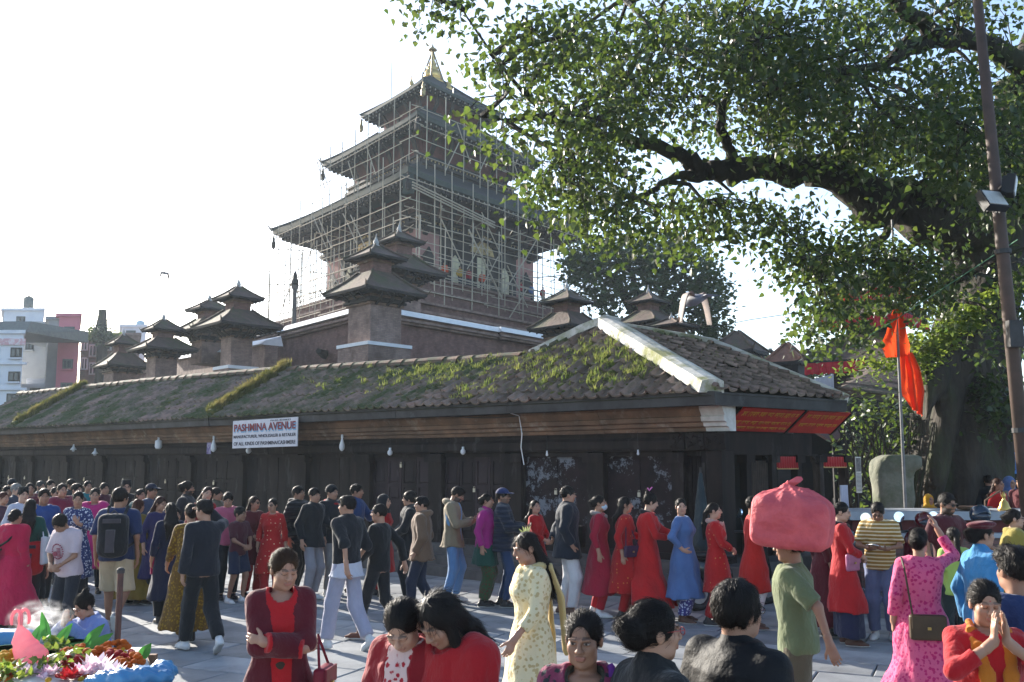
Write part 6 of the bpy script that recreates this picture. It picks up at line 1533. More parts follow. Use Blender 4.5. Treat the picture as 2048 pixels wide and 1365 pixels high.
        if nk > 0: g.ell(p.nb + p.TR @ v3(0, -.035 - t.get('vneck', 0) * .45, .03 - t.get('vneck', 0)), (nk, nk * .95, nk * .75 + t.get('vneck', 0) * 1.3), .008, p.TR, True)
        else: g.cone(p.nb - p.TR @ v3(0, 0, .03), p.nb + p.TR @ v3(0, -.005, .035), .068, .062, .03)
        if t.get('hood'):
            for a_ in range(7):
                an = math.pi * (a_ / 6) ; q0 = p.nb + p.TR @ v3(math.cos(an) * .095, .02 + math.sin(an) * .085, .01 + .015 * math.sin(an)); q1 = p.nb + p.TR @ v3(math.cos(an + .5) * .095, .02 + math.sin(an + .5) * .085, .01 + .015 * math.sin(an + .5))
                if a_ < 6: g.cone(q0, q1, .036, .036, .03)
        emit(t.get('name', 'top'), g.nets(), t['mat'])
    # scarf / shawl
    sw_ = sp.get('scarf')
    if sw_:
        g = Grid(p.nb - .75, p.nb + .25, hc_); g.ax[2] = g.ax[2]
        kind = sw_.get('kind', 'neck'); pts = []
        if kind in ('neck', 'both', 'shawl'):
            for a_ in range(13):
                an = 2 * math.pi * a_ / 12; pts.append(p.nb + p.TR @ v3(math.cos(an) * .088, -.01 + math.sin(an) * .092, -.012 - .035 * (math.sin(an) < -.3) + .02 * max(math.sin(an), 0)))
            for a_ in range(12): g.cone(pts[a_], pts[a_ + 1], .030, .030, .025)
        def tail(q, w_=sw_.get('w', .06), th=3.2):
            q = [p.T(*c) for c in q]
            for a_ in range(len(q) - 1):
                g.cone(q[a_], q[a_ + 1], w_ * (.8 + .12 * a_), w_ * (.8 + .12 * (a_ + 1)), .03, (p.TR @ v3(0, 1, 0), th))
        for q in sw_.get('tails', []): tail(q)
        if kind == 'shawl':   # cloth over shoulders and upper arms
            p.torso(g, .034, 1.02, 1.43); g.cone(p.sh[0], p.sh[1], .085, .085, .05)
            for i in range(2): g.cone(p.sh[i], p.el[i], .085, .075, .05)
            g.ell(p.nb + p.TR @ v3(0, -.05, .04), (.085, .10, .10), .01, p.TR, True)
        wv2 = waves(seed + 5, 9, 25, 60, .3); g.disp(lambda x, y, z: .007 * wv2(x, y, z)); emit('scarf', g.nets(), sw_['mat'])
    # hair and headgear
    hr = sp.get('hair', 'short'); hm = HAIR(sp.get('hairc', '#1b1411')); Rm = p.HR; k_ = p.hs; PH_ = lambda x, y, z: p.hc + Rm @ (v3(x, y, z) * k_)
    if hr != 'none':
        g = Grid(p.hc - (.62 if hr in ('long', 'wavy', 'pony', 'braid') else .24), p.hc + .22, hh * 1.25 if fine >= 1 else (hh * 1.35 if hr not in ('long', 'wavy', 'pony', 'braid') else .013))
        vol = sp.get('vol', .0055 if (p.fem and hr in ('bun', 'pony', 'long', 'braid')) else .010); g.ell(PH_(0, .016, .033), np.array((.074 + vol, .093 + vol, .088 + vol)) * k_, .005, Rm)
        if hr == 'curly': g.ell(PH_(0, -.01, .075), np.array((.085, .095, .06)) * k_, .02, Rm)
        if hr == 'quiff': g.ell(PH_(0, -.035, .085), np.array((.062, .06, .036)) * k_, .02, Rm)
        low = -.035 if hr in ('short', 'curly', 'quiff') else -.07
        q = (Rm[0, 2], Rm[1, 2], Rm[2, 2]); hcx = p.hc
        g.ell(PH_(0, -.130, -.040), np.array((.073, .098, sp.get('hl', .130 if p.fem else .120) if not sp.get('fringe') else .098)) * k_, .012, Rm, True)
        g.cut(lambda x, y, z: low * k_ - ((x - hcx[0]) * q[0] + (y - hcx[1]) * q[1] + (z - hcx[2]) * q[2]) - .35 * np.clip((x - hcx[0]) * Rm[0, 1] + (y - hcx[1]) * Rm[1, 1] + (z - hcx[2]) * Rm[2, 1], 0, .2) * 1.1)
        if hr == 'bun': g.ell(PH_(0, .115, .02 + sp.get('bunz', 0)), np.array((.045, .04, .042)) * k_ * sp.get('buns', 1), .02, Rm); g.ell(PH_(0, .09, -.01), (.06, .04, .06), .03, Rm)
        if hr == 'topbun': g.ell(PH_(0, .075, .125), np.array((.038, .038, .035)) * k_, .02, Rm)
        if hr in ('long', 'wavy'):
            ln = sp.get('hlen', .36); back = p.TR @ v3(0, .06, 0)
            for o_, w0 in ((-.045, .036), (0, .045), (.045, .036)):
                a = PH_(o_, .065, -.02); b = PH_(o_ * 1.25, .088, -.12); c = p.nb + p.TR @ v3(o_ * 1.5, .118, -.05); d = p.nb + p.TR @ v3(o_ * 1.35, .135, .10 - ln)
                g.cone(a, b, w0, w0, .03); g.cone(b, c, w0, w0 * .9, .03); g.cone(c, d, w0 * .9, w0 * .45, .03)
            if sp.get('front_hair'):
                for sg in sp['front_hair']: g.cone(PH_(sg * .07, -.005, .0), p.nb + p.TR @ v3(sg * .085, -.07, -.02), .026, .026, .02); g.cone(p.nb + p.TR @ v3(sg * .085, -.07, -.02), p.nb + p.TR @ v3(sg * .085, -.135, -.02 - ln * .4), .026, .012, .02)
        if hr in ('pony', 'braid'):
            ln = sp.get('hlen', .32); a = PH_(0, .10, .015); b = PH_(0, .135, -.05); c = p.nb + p.TR @ v3(0, .135, -.06); d = p.nb + p.TR @ v3(0, .14, .06 - ln); g.cone(a, b, .03, .034, .02); g.cone(b, c, .034, .034, .02); g.cone(c, d, .034, .018, .02)
        am = sp.get('hn', .0025 if p.fem and hr not in ('wavy', 'curly') else .0045 if hr not in ('wavy', 'curly') else .011); wh = waves(seed + 9, 8, 60 if hr not in ('wavy', 'curly') else 45, 150 if hr not in ('wavy', 'curly') else 95, .35 if hr != 'curly' else 1); g.disp(lambda x, y, z: am * wh(x, y, z))
        w3 = waves(seed + 21, 7, 150, 330, 1)
        def strand(x, y, z):
            px, py, pz = x - p.hc[0], y - p.hc[1], z - p.hc[2]; lx = px * Rm[0, 0] + py * Rm[1, 0] + pz * Rm[2, 0]; ly = px * Rm[0, 1] + py * Rm[1, 1] + pz * Rm[2, 1]; lz = px * Rm[0, 2] + py * Rm[1, 2] + pz * Rm[2, 2]
            return .0022 * w3(lx, ly * .15, lz * .35)
        if fine >= 1: g.disp(strand)
        VF = g.nets()
        if fine >= 0 and len(VF[1]):
            tgt = {'bun': (0, .13, .02 + sp.get('bunz', 0)), 'pony': (0, .12, 0), 'topbun': (0, .09, .14), 'braid': (0, .12, 0)}.get(hr); crown = PH_(0, .03, .13)
            dn = Rm @ v3(0, .35, -1) if hr in ('long', 'wavy') else None
            def flow(q):
                if tgt is not None: d = PH_(*tgt) - q
                elif dn is not None: d = np.repeat(dn[None], len(q), 0)
                else: d = q - crown
                return d / (np.linalg.norm(d, axis=1)[:, None] + 1e-6)
            VF = hair_strands(VF[0], VF[1], flow, {0: 520, 1: 2400, 2: 4600}[fine], .030 if hr in ('short', 'curly', 'quiff') else (.05 if tgt else .08), {0: .0022, 1: .0010, 2: .0007}[fine], rs, .016 if hr in ('wavy', 'curly') else (.011 if not p.fem else (.009 if hr == 'long' else .005)), .12 if p.fem else .28)
        emit('hair', VF, hm)
    hat = sp.get('hat')
    if hat:
        g = Grid(p.hc - .26, p.hc + .26, hh * 1.3)
        if hat['kind'] == 'cap':
            g.ell(PH_(0, .014, .045), np.array((.090, .110, .095)) * k_, 0, Rm); n2 = (Rm[0, 2], Rm[1, 2], Rm[2, 2]); g.cut(lambda x, y, z: .045 * k_ - ((x - p.hc[0]) * n2[0] + (y - p.hc[1]) * n2[1] + (z - p.hc[2]) * n2[2]))
            g.ell(PH_(0, -.115, .052), np.array((.070, .075, .010)) * k_, .006, Rm @ rotx(.12))
        elif hat['kind'] == 'topi':
            g.cone(PH_(0, .012, .055), PH_(0, .016, .135), .088 * k_, .080 * k_, 0, cut=True); n2 = (Rm[0, 2], Rm[1, 2], Rm[2, 2]); g.cut(lambda x, y, z: .045 * k_ - ((x - p.hc[0]) * n2[0] + (y - p.hc[1]) * n2[1] + (z - p.hc[2]) * n2[2]))
        elif hat['kind'] == 'beret':
            g.ell(PH_(-.015, .01, .088), np.array((.115, .122, .034)) * k_, 0, Rm @ roty(.12)); g.ell(PH_(0, .012, .062), np.array((.086, .104, .022)) * k_, .01, Rm)
        elif hat['kind'] == 'beanie':
            g.ell(PH_(0, .014, .04), np.array((.088, .106, .10)) * k_, 0, Rm); g.ell(PH_(0, -.135, -.05), np.array((.08, .105, .115)) * k_, .01, Rm, True); n2 = (Rm[0, 2], Rm[1, 2], Rm[2, 2]); g.cut(lambda x, y, z: .0 * k_ - ((x - p.hc[0]) * n2[0] + (y - p.hc[1]) * n2[1] + (z - p.hc[2]) * n2[2]))
        elif hat['kind'] == 'hood':
            g.ell(PH_(0, .03, .01), np.array((.108, .125, .135)) * k_, 0, Rm); g.ell(PH_(0, -.13, -.03), np.array((.08, .11, .11)) * k_, .01, Rm, True); g.cone(PH_(0, .04, -.08), p.nb, .10, .12, .04); g.ell(PH_(0, -.13, -.03), np.array((.075, .12, .12)) * k_, .01, Rm, True)
        emit('hat', g.nets(), hat['mat'])
    if sp.get('glasses'):
        mb = MB(); gm = M('spectacle_frame', (.015, .015, .018), rough=.3) if sp['glasses'] != 'red' else M('red_frame', (.4, .05, .05), rough=.3)
        def W(q): return Vector((Rz @ PH_(*q)).tolist()) + Vector((X, Y, Z0))
        for sg in (-1, 1):
            mb.tube([W((sg * .032 + .021 * math.cos(a), -.108, .003 + .016 * math.sin(a))) for a in np.linspace(0, 6.283, 11)], .0022 * sc * (1.5 if fine < 1 else 1), 4, False)
            mb.tube([W((sg * .053, -.106, .008)), W((sg * .078, -.05, .01)), W((sg * .080, .015, .006))], .002 * sc * (1.5 if fine < 1 else 1), 4, False)
        mb.tube([W((-.011, -.11, .006)), W((.011, -.11, .006))], .002 * sc, 4, False); gl = mb.build('glasses', gm, root)
        if sp['glasses'] == 'sun':
            for sg in (-1, 1): MB().prism([W((sg * .032 + .021 * math.cos(a), -.107, .003 + .016 * math.sin(a))) for a in np.linspace(0, 5.7, 10)], W((0, -.109, 0)) - W((0, -.107, 0))).build('lens', M('dark_lens', (.01, .01, .012), rough=.1, spec=.6), gl)
    if sp.get('mask'):
        g = Grid(p.hc - .15, p.hc + .12, hh * 1.3); g.ell(PH_(0, -.045, -.055), np.array((.066, .074, .055)) * k_, 0, Rm); g.ell(PH_(0, .03, -.05), np.array((.09, .085, .09)) * k_, .005, Rm, True); emit('face_mask', g.nets(), M('mask_blue', (.50, .62, .72), rough=.8))
    # shoes
    sm = sp.get('shoe', M('shoe_dark', (.03, .028, .028), rough=.5)); sole = sp.get('sole', M('shoe_sole', (.55, .55, .53), rough=.6))
    if fine >= 0 and not sp.get('noshoes'):
        for i in range(2):
            x, y, z, pit = p.ft[i]; toe = R(sp.get('toeout', 8)) * (1 if i == 0 else -1); Rf = rotz(toe + R((sp.get('footyaw') or (0, 0))[i])) @ rotx(R(pit)); ak = p.ank[i]
            Q = lambda a, b, c: ak + Rf @ v3(a, b, c)
            g = Grid(ak - .26, ak + .26, .0125 if fine < 2 else .01); n_ = Rf @ v3(0, 0, 1)
            g.cone(Q(0, .045, -.045), Q(0, -.10, -.052), .040, .043, .02); g.cone(Q(0, -.09, -.055), Q(0, -.165, -.062), .043, .030, .02, (n_, 1.3)); g.cone(Q(0, .015, -.03), Q(0, .01, .02), .045, .042, .02)
            g.cut(lambda xx, yy, zz_: -(.078) - ((xx - ak[0]) * n_[0] + (yy - ak[1]) * n_[1] + (zz_ - ak[2]) * n_[2]))
            so_ = emit('shoe', g.nets(), sm)
            g = Grid(ak - .26, ak + .26, .0125); g.cone(Q(0, .045, -.074), Q(0, -.10, -.074), .040, .045, .01, (n_, 3.2)); g.cone(Q(0, -.09, -.074), Q(0, -.17, -.072), .045, .032, .01, (n_, 3.2)); emit('sole', g.nets(), sole, so_)
    sp['_p'] = p
    def toW(q): return Vector((Rz @ np.asarray(q, np.float32)).tolist()) + Vector((X, Y, Z0))
    p.toW = toW; p.root = root; p.sc = sc; p.Rz = Rz
    return p
C_ = cloth_mat
def place(px, yh, yf=None, H=None, Y=None):
    """ground spot and height from the photo: feet row gives the distance, head row the height"""
    if Y is None:
        Y = gnd(px, yf).y if yf is not None else None
    if Y is None: Y = CAMH  # unused
    X = at(px, yf or 1000, Y).x
    if H is None: H = at(px, yh, Y).z
    return (X, Y), H
def K(c, flare=.26, hem=.42, slv=.85, pat=None, c2=None, L=.012, **kw): return dict(name='kurta', mat=C_(c, pat, c2, .10), hem=hem, flare=flare, sleeve=slv, loose=L, **kw)
def J(c, pat=None, L=.020, hem=.80, c2=None, **kw): return dict(name='jacket', mat=C_(c, pat, c2, .02), hem=hem, flare=.2, sleeve=.97, loose=L, neck=kw.pop('neck', 0), arm=.008, wide=.003, **kw)
def T(c, slv=.42, pat=None, c2=None, L=.018, **kw): return dict(name='shirt', mat=C_(c, pat, c2), hem=.85, sleeve=slv, loose=L, wide=.012, **kw)
def P(c, L=.016, to=.965, pat=None, c2=None, **kw): return dict(kind='pants', mat=C_(c, pat, c2, .02), loose=L, to=to, **kw)
m_wshoe = M('white_shoe', (.68, .68, .67), (.5, .5, .5), scale=9, rough=.5)
CAST = []
def add(px, yh, yf, yaw, label, **kw):
    H = kw.pop('H', None); Y = kw.pop('Y', None); pos, h = place(px, yh, yf, H, Y); kw.update(pos=pos, H=h, yaw=yaw, label=label); CAST.append(kw); return kw
Q1 = 'people queueing along the shop front'; Q2 = 'crowd at the left of the shop front'; Q3 = 'people by the marble ledge'
NAVY, BLK = '#1b2338', '#14161b'
# --- queue in front of the doors, left to right
add(452, 983, 1200, 30, 'boy in dusty pink shirt looking down beside the maroon shirted child', top=T('#b0566e'), bottom=P(BLK), hair='short', fringe=True, hpitch=18, skin='mid', group=Q1)
add(472, 1015, 1207, 60, 'child in maroon shirt and navy shorts with white trainers', top=T('#4a1826'), bottom=P('#1d2740', .03, .46), hair='short', fringe=True, skin='tan', head=1.15, arms=['front_low', 'front_low'], shoe=m_wshoe, group=Q1)
add(500, 992, 1195, 45, 'woman with dark sunglasses, maroon top and red trousers', fem=True, top=K('#5a1824', .24, .55), bottom=P('#a01a20', .03, pat='dots', c2='#c05040'), hair='long', hlen=.3, hairc='#2a1810', glasses='sun', hyaw=20, arms=['front_low', 'front_low'], group=Q1)
add(540, 997, 1200, 10, 'woman in red sequinned kurta with round spectacles', fem=True, top=K('#b81a1c', .26, .45, pat='dots', c2='#e8c0a0'), bottom=P('#a01a20', .03), hair='bun', glasses=True, scarf=dict(mat=C_('#b02418')), hyaw=-10, group=Q1)
add(592, 972, 1192, 70, 'man in black quilted puffer jacket with raised hood collar', top=J('#16181d', 'quilt', L=.038, hood=True), bottom=P(BLK), hair='short', hyaw=-10, skin='tan', group=Q1)
add(622, 976, 1200, 60, 'young man in plain black jacket and pale grey trousers', top=J('#15171b'), bottom=P('#8c8a90', .022), hair='short', fringe=True, arms=['pocket', 'down'], shoe=m_wshoe, hyaw=-5, group=Q1)
add(660, 970, 1192, 50, 'man in backward black cap and jacket with red hood lining', top=J('#191b22'), over=[], scarf=dict(mat=C_('#a01818')), bottom=P('#7f7d7c', .02), hair='short', hat=dict(kind='beanie', mat=C_('#14161a')), arms=['front_low', 'front_low'], shoe=m_wshoe, group=Q1)
add(706, 968, 1188, 75, 'man in blue jacket holding up a phone behind the walking pair', top=J('#24406e'), bottom=P('#2a2d36'), hair='short', arms=['phone_up', 'down'], skin='tan', group=Q1)
add(764, 990, 1195, 80, 'woman with dark headscarf and red dress behind the walkers', fem=True, top=K('#a8161c'), bottom=P('#8a1418'), hair='none', hat=dict(kind='hood', mat=C_('#1b1c20')), skin='fair', group=Q1)
add(815, 983, 1205, -80, 'person in black hooded jacket and white trainers facing left', top=J('#17181c', hood=True), bottom=P(BLK), hair='short', vol=.02, arms=['front_low', 'front_low'], shoe=m_wshoe, group=Q1)
add(905, 970, 1205, 82, 'bearded man in beige hooded jacket and light blue jeans reading his phone', top=T('#6f9ac0', .9), over=[J('#8a7c64', hood=True, open=.03, neck=.07)], bottom=P('#6288b4', .022), hair='quiff', arms=['phone', 'phone'], hpitch=28, beard=.9, skin='tan', shoe=m_wshoe, group=Q1)
add(970, 987, 1213, 80, 'woman in magenta fleece with green skirt and patterned trousers', fem=True, fat=1.08, top=dict(name='fleece', mat=C_('#a01f74'), hem=.84, sleeve=.97, loose=.022, neck=0), bottom=P('#5a2a22', .045, pat='floral', c2='#2f4a2c'), over=[dict(name='skirt', mat=C_('#14463a'), hem=.62, flare=.24, sleeve=.1, loose=.004, neck=.08)], hair='bun', scarf=dict(mat=C_('#8c7f74')), group=Q1)
add(1008, 977, 1214, 85, 'man in navy cap and quilted navy vest with spectacles', top=J('#1c2436', 'quilt', L=.032), bottom=P('#2b3f60'), hat=dict(kind='cap', mat=C_('#1f2f5e')), glasses=True, beard=.5, arms=['front', 'front'], skin='tan', group=Q1)
add(1072, 1000, 1203, 60, 'long haired woman in red kurta looking back over her shoulder', fem=True, top=K('#b3151a', .26), bottom=P('#a01418', .03), hair='long', hlen=.3, hyaw=-35, hpitch=-8, arms=['front_low', 'front_low'], skin='fair', group=Q1)
add(1135, 972, 1230, 88, 'stout man in dark navy jacket, white trousers and spectacles', fat=1.12, top=J('#161c28', L=.026, hem=.74), bottom=P('#c9c6c6', .03), hair='short', glasses=True, arms=['behind', 'pocket'], shoe=M('sandal_brown', (.12, .06, .04), rough=.6), group=Q1)
add(1200, 990, 1234, 85, 'woman in crimson kurta with grey scarf and pale blue face mask', fem=True, top=K('#9c1230', .28, .32), bottom=P('#b0182a', .02), scarf=dict(mat=C_('#8d8580')), hair='bun', mask=True, shoe=m_wshoe, group=Q1)
add(1250, 993, 1238, 80, 'woman in red embroidered kurta with a purple purse at her side', fem=True, top=K('#ab1418', .26, .36, pat='dots', c2='#c88040'), bottom=P('#a81418', .025), hair='long', hlen=.22, arms=['front', 'down'], group=Q1)
add(1296, 986, 1240, 85, 'woman in bright red gown with pink hair clip holding a phone out', fem=True, fat=1.1, top=K('#c0171b', .40, .20, pat=None), bottom=P('#a81418', .02), hair='topbun', scarf=dict(mat=C_('#1c1a1c')), arms=['reach', 'front'], hpitch=12, skin='fair', group=Q1)
add(1370, 997, 1245, 60, 'woman in denim blue kurta with hand on hip staring back', fem=True, fat=1.12, top=K('#53709f', .28, .34, .88), bottom=P('#c4cae0', .045, pat='floral', c2='#3b3a78'), hair='bun', hyaw=-48, arms=['down', 'hip'], skin='fair', group=Q1, shoe=M('sandal_brown', (.12, .06, .04)))
add(1436, 1005, 1250, 80, 'young woman in red suit with gold trim in profile', fem=True, top=K('#b8161a', .26, .45, pat='dots', c2='#c88850'), bottom=P('#9c1216', .035), hair='pony', scarf=dict(mat=C_('#b8958a'), tails=[[(.08, -.13, 1.38), (.09, -.15, 1.2)]]), arms=['front_low', 'front_low'], skin='fair', group=Q1)
add(1512, 992, 1258, 85, 'man in long red kurta and white trousers behind the red bundle', top=K('#b81c14', .24, .48, 1), bottom=P('#cfcac8', .02), hair='short', arms=['front', 'front'], skin='tan', group=Q1, shoe=M('sandal_brown', (.12, .06, .04)))
add(1655, 1010, 1272, 95, 'woman in deep maroon dress half hidden by the bundle carrier', fem=True, fat=1.1, top=K('#560e1c', .34, .16), bottom=P('#560e1c'), hair='long', hlen=.4, group=Q1)
add(1692, 1003, 1290, 78, 'woman in red tunic with black collar and navy skirt, pink shoulder bag', fem=True, top=K('#b3161c', .26, .40, .8), bottom=dict(kind='skirt', mat=C_('#1f2340'), hem=.10, w=.24, ztop=.5), scarf=dict(mat=C_('#171518')), hair='bun', hpitch=12, arms=['front_low', 'front_low'], skin='fair', group=Q1, shoe=M('sandal_brown', (.12, .06, .04)))
add(1768, 1000, 1280, -25, 'man in tan striped polo and jeans reading a leaflet', fat=1.08, top=T('#a5813c', .42, 'stripes', '#e0d0a8'), bottom=P('#6a7496', .03), hair='short', glasses=True, hpitch=28, arms=['front', 'front'], skin='tan', shoe=m_wshoe, group=Q3)
add(1890, 985, None, 25, 'bearded man in sunglasses and maroon shirt under the tree', Y=10.8, H=1.71, top=T('#4b1420'), bottom=P('#23242c'), hair='short', glasses='sun', beard=.95, arms=['reach', 'down'], hpitch=10, skin='tan', group=Q3)
add(1902, 1048, None, 175, 'child in lime green shirt seen from behind', Y=10.3, H=1.36, head=1.12, fem=True, top=T('#9dbb5e'), bottom=P('#1d2a2c', .02), hair='pony', hlen=.2, group=Q3)
add(2026, 1016, None, 70, 'woman with spectacles and mustard olive shawl by the ledge', Y=10.6, H=1.54, fem=True, fat=1.1, top=K('#8f8132'), bottom=P('#8f8132'), scarf=dict(kind='shawl', mat=C_('#94853a')), hair='bun', glasses=True, skin='fair', group=Q3)
# --- walkers in the open
add(690, 991, 1300, -125, 'walking man in black and white pullover and lavender grey trousers', top=dict(name='pullover', mat=C_('#17191f'), hem=.93, sleeve=.6, loose=.026, neck=0), over=[dict(name='white_hem', mat=C_('#c4c6d2'), hem=.80, flare=.2, sleeve=.1, loose=.016, neck=.085)], bottom=P('#a3a2b4', .026, wide=(.085, .075)), feet=feet_walk(.24, 0), arms=['swing_b', 'pocket'], hyaw=15, hair='quiff', shoe=m_wshoe, sole=m_wshoe)
add(755, 1008, 1280, -110, 'walking youth all in black beside the lavender trousered man', top=T('#131417', .98), bottom=P('#15171c', .012), feet=feet_walk(.25, 0), arms=['swing_f', 'swing_b'], hair='short', hyaw=10, shoe=M('brown_shoe', (.12, .05, .035)))
add(842, 993, 1235, -95, 'young man in brown hooded jacket strolling left', top=J('#6b5340', hood=True, L=.028), bottom=P('#22283a', .02), hair='quiff', arms=['pocket', 'pocket'], hyaw=10, feet=feet_walk(.16, 0))
add(400, 1000, 1306, -140, 'curly haired youth in black sweater with hand raised to his head', top=T('#191c26', 1.0, L=.022), bottom=P('#15171c', .028, wide=(.085, .075)), feet=feet_walk(.27, 0, .03), arms=['down', 'shade'], hair='curly', hyaw=30, shoe=m_wshoe)
add(372, 1006, 1288, -150, 'woman in mustard yellow patterned sari beside the curly haired youth', fem=True, top=K('#a07a1e', .3, .2, pat='floral', c2='#6b4a14'), bottom=P('#8c6a18', .03), hair='bun', arms=['swing_f', 'down'], feet=feet_walk(.14, 1))
add(332, 1005, 1250, -150, 'woman in navy kurta with yellow flowers in her hair walking away', fem=True, top=K('#191f3a', .27, .35), bottom=P('#14161d', .03), scarf=dict(mat=C_('#a82458'), kind='side', tails=[[(.16, .0, 1.05), (.20, .0, .9), (.22, .02, .62)]]), hair='long', hlen=.34, arms=['down', 'down'], feet=feet_walk(.12, 0))
add(226, 976, 1268, 190, 'man in navy polo and cream shorts walking away with a black backpack', fat=1.12, top=T('#1b2c52', .46, L=.024), bottom=P('#b9a98c', .035, .50), hair='short', vol=.016, feet=[(.10, -.22, 0, 0), (-.10, .34, .16, 60)], arms=['down', 'down'], hyaw=-30, skin='tan', shoe=M('grey_trainer', (.14, .14, .15), (.4, .4, .4), scale=20))
add(130, 1018, 1285, -20, 'man in pale pink printed t-shirt looking down at his joined hands', fat=1.0, top=T('#c9b6bc', .45, L=.026), bottom=P('#23252e', .02), hair='short', vol=.016, closed=True, lean=10, hpitch=42, arms=['front_low', 'front_low'], skin='tan')
add(18, 1018, 1254, 170, 'woman in hot pink sari seen from behind with a black strap', fem=True, fat=1.15, top=K('#c0184a', .36, .06, 1.0, L=.03), bottom=P('#b0184a'), scarf=dict(kind='shawl', mat=C_('#d01f50', trans=.35)), hair='bun')
add(64, 1030, 1240, 185, 'child in red shirt with a red rucksack', H=1.18, head=1.15, top=T('#b01820'), bottom=P('#14151a', .02), hair='short', arms=['down', 'down'])
add(62, 996, None, -165, 'woman in dark green top with long hair and white tote', Y=12.9, H=1.56, fem=True, top=T('#14463c', .5), bottom=P('#14161d'), hair='long', hlen=.3)
add(268, 998, 1208, 160, 'woman with wavy brown hair and mustard dress seen from behind', fem=True, top=K('#7b6420', .34, .10), bottom=P('#6b5418'), hair='wavy', hlen=.42, hairc='#4a2614')
# --- back rows at the left
for a in (
    (20, 958, 20.0, 60, 'man in dark knitted cap at the far left of the crowd', dict(top=J('#23262e'), hat=dict(kind='beanie', mat=C_('#17181c')))),
    (4, 984, 16.5, 70, 'auburn haired woman at the very edge of the crowd', dict(fem=True, top=K('#4a3040'), hair='bun', hairc='#4a2015')),
    (33, 967, 17.5, 70, 'elderly grey haired man in slate jacket', dict(top=J('#39414f'), hairc='#8f8c88', skin='fair')),
    (46, 975, 15.2, 60, 'man in black traditional cap and white shirt', dict(top=T('#b9bac6', .9), hat=dict(kind='topi', mat=C_('#17181b')), skin='fair')),
    (61, 966, 18.4, 40, 'woman in dusky red shawl behind the capped man', dict(fem=True, top=K('#6a2434'), hair='bun', scarf=dict(kind='shawl', mat=C_('#6a2434')))),
    (86, 977, 14.2, 20, 'man in royal blue polo with parted black hair', dict(fat=1.08, top=T('#22427c'), bottom=P('#15181f'), skin='tan', hair='quiff')),
    (107, 974, 17.2, 60, 'woman in plum kurta behind the blue polo man', dict(fem=True, top=K('#5e2440'), hair='bun')),
    (126, 967, 16.6, 50, 'broad woman in wine red shawl', dict(fem=True, fat=1.15, top=K('#741c38'), scarf=dict(kind='shawl', mat=C_('#741c38')), hair='bun')),
    (153, 967, 17.4, 70, 'man in grey blazer behind the floral dress', dict(top=J('#2e3036'), skin='fair', hair='quiff')),
    (156, 982, 14.2, 20, 'woman in white and blue floral kurta with raised hand', dict(fem=True, top=K('#c8ccd8', pat='floral', c2='#2f3a66'), hair='bun', arms=['chest', 'down'], hyaw=15, hpitch=8)),
    (191, 976, 15.4, 20, 'woman wrapped in bright pink shawl', dict(fem=True, top=K('#b4246c'), scarf=dict(kind='shawl', mat=C_('#b8266e')), hair='bun')),
    (252, 961, 17.2, 25, 'man in flat cap and spectacles with black coat and white collar', dict(top=J('#17181c'), scarf=dict(mat=C_('#b8b8bc')), hat=dict(kind='topi', mat=C_('#1b1c20')), glasses=True, skin='fair')),
    (299, 968, 16.2, 75, 'man in navy peaked cap and slate shirt', dict(top=T('#39435c', .9), hat=dict(kind='cap', mat=C_('#1c2236')), skin='tan')),
    (316, 992, 14.4, 60, 'woman with auburn lit hair in violet navy dress', dict(fem=True, top=K('#2a2450'), hair='long', hlen=.3, hairc='#3a1c12', hpitch=10)),
    (372, 963, 16.2, 80, 'bearded man with his hair tied in a bun', dict(top=J('#23242a'), hair='bun', bunz=.02, buns=1.3, beard=1.0, skin='tan', vol=.016)),
    (408, 972, 15.0, 35, 'young woman with long brown hair tilting her head', dict(fem=True, top=K('#8c1c22'), hair='long', hlen=.36, hairc='#2c180f', hroll=18, front_hair=(1,), skin='fair')),
    (352, 1000, 13.4, 20, 'small boy peering out behind the curly haired youth', dict(H=1.42, top=T('#5c2a48'), head=1.1)),
    (12, 972, 18.2, 65, 'man in olive shirt wedged at the far left', dict(top=T('#4a4c34', .9), skin='tan')),
    (98, 960, 21.0, 60, 'tall man in pale grey shirt at the back by the doors', dict(top=T('#8a8c96', .9), skin='fair')),
    (172, 962, 20.0, 50, 'woman in turquoise kurta at the back by the doors', dict(fem=True, top=K('#2a7a80'), hair='bun')),
    (208, 966, 18.6, 65, 'man in burgundy sweater behind the backpacker', dict(top=J('#4c1a28'))),
    (236, 985, 15.6, 70, 'woman in orange kurta hidden behind the backpacker', dict(fem=True, top=K('#b0521c'), hair='bun')),
    (282, 978, 16.8, 70, 'woman in teal shawl behind the wavy haired one', dict(fem=True, top=K('#1f5a5c'), scarf=dict(kind='shawl', mat=C_('#1f5a5c')), hair='long')),
    (430, 975, 16.4, 75, 'man in khaki jacket behind the pink shirted boy', dict(top=J('#5a5240'), skin='tan')),
    (140, 958, 19.4, 60, 'man in charcoal sweater at the rear of the crowd', dict(top=J('#2c2e34'), skin='tan')),
    (78, 962, 20.2, 70, 'grey bearded man at the rear of the crowd', dict(top=J('#40424c'), beard=.7, hairc='#4a4846'))):
    px, yh, Y, yaw, lab, kw = a; kw.setdefault('bottom', P('#1d2028')); kw.setdefault('H', None)
    kw.setdefault('H', None); add(px, yh, None, yaw + rnd.uniform(-8, 8), lab, Y=Y, group=Q2, **kw)
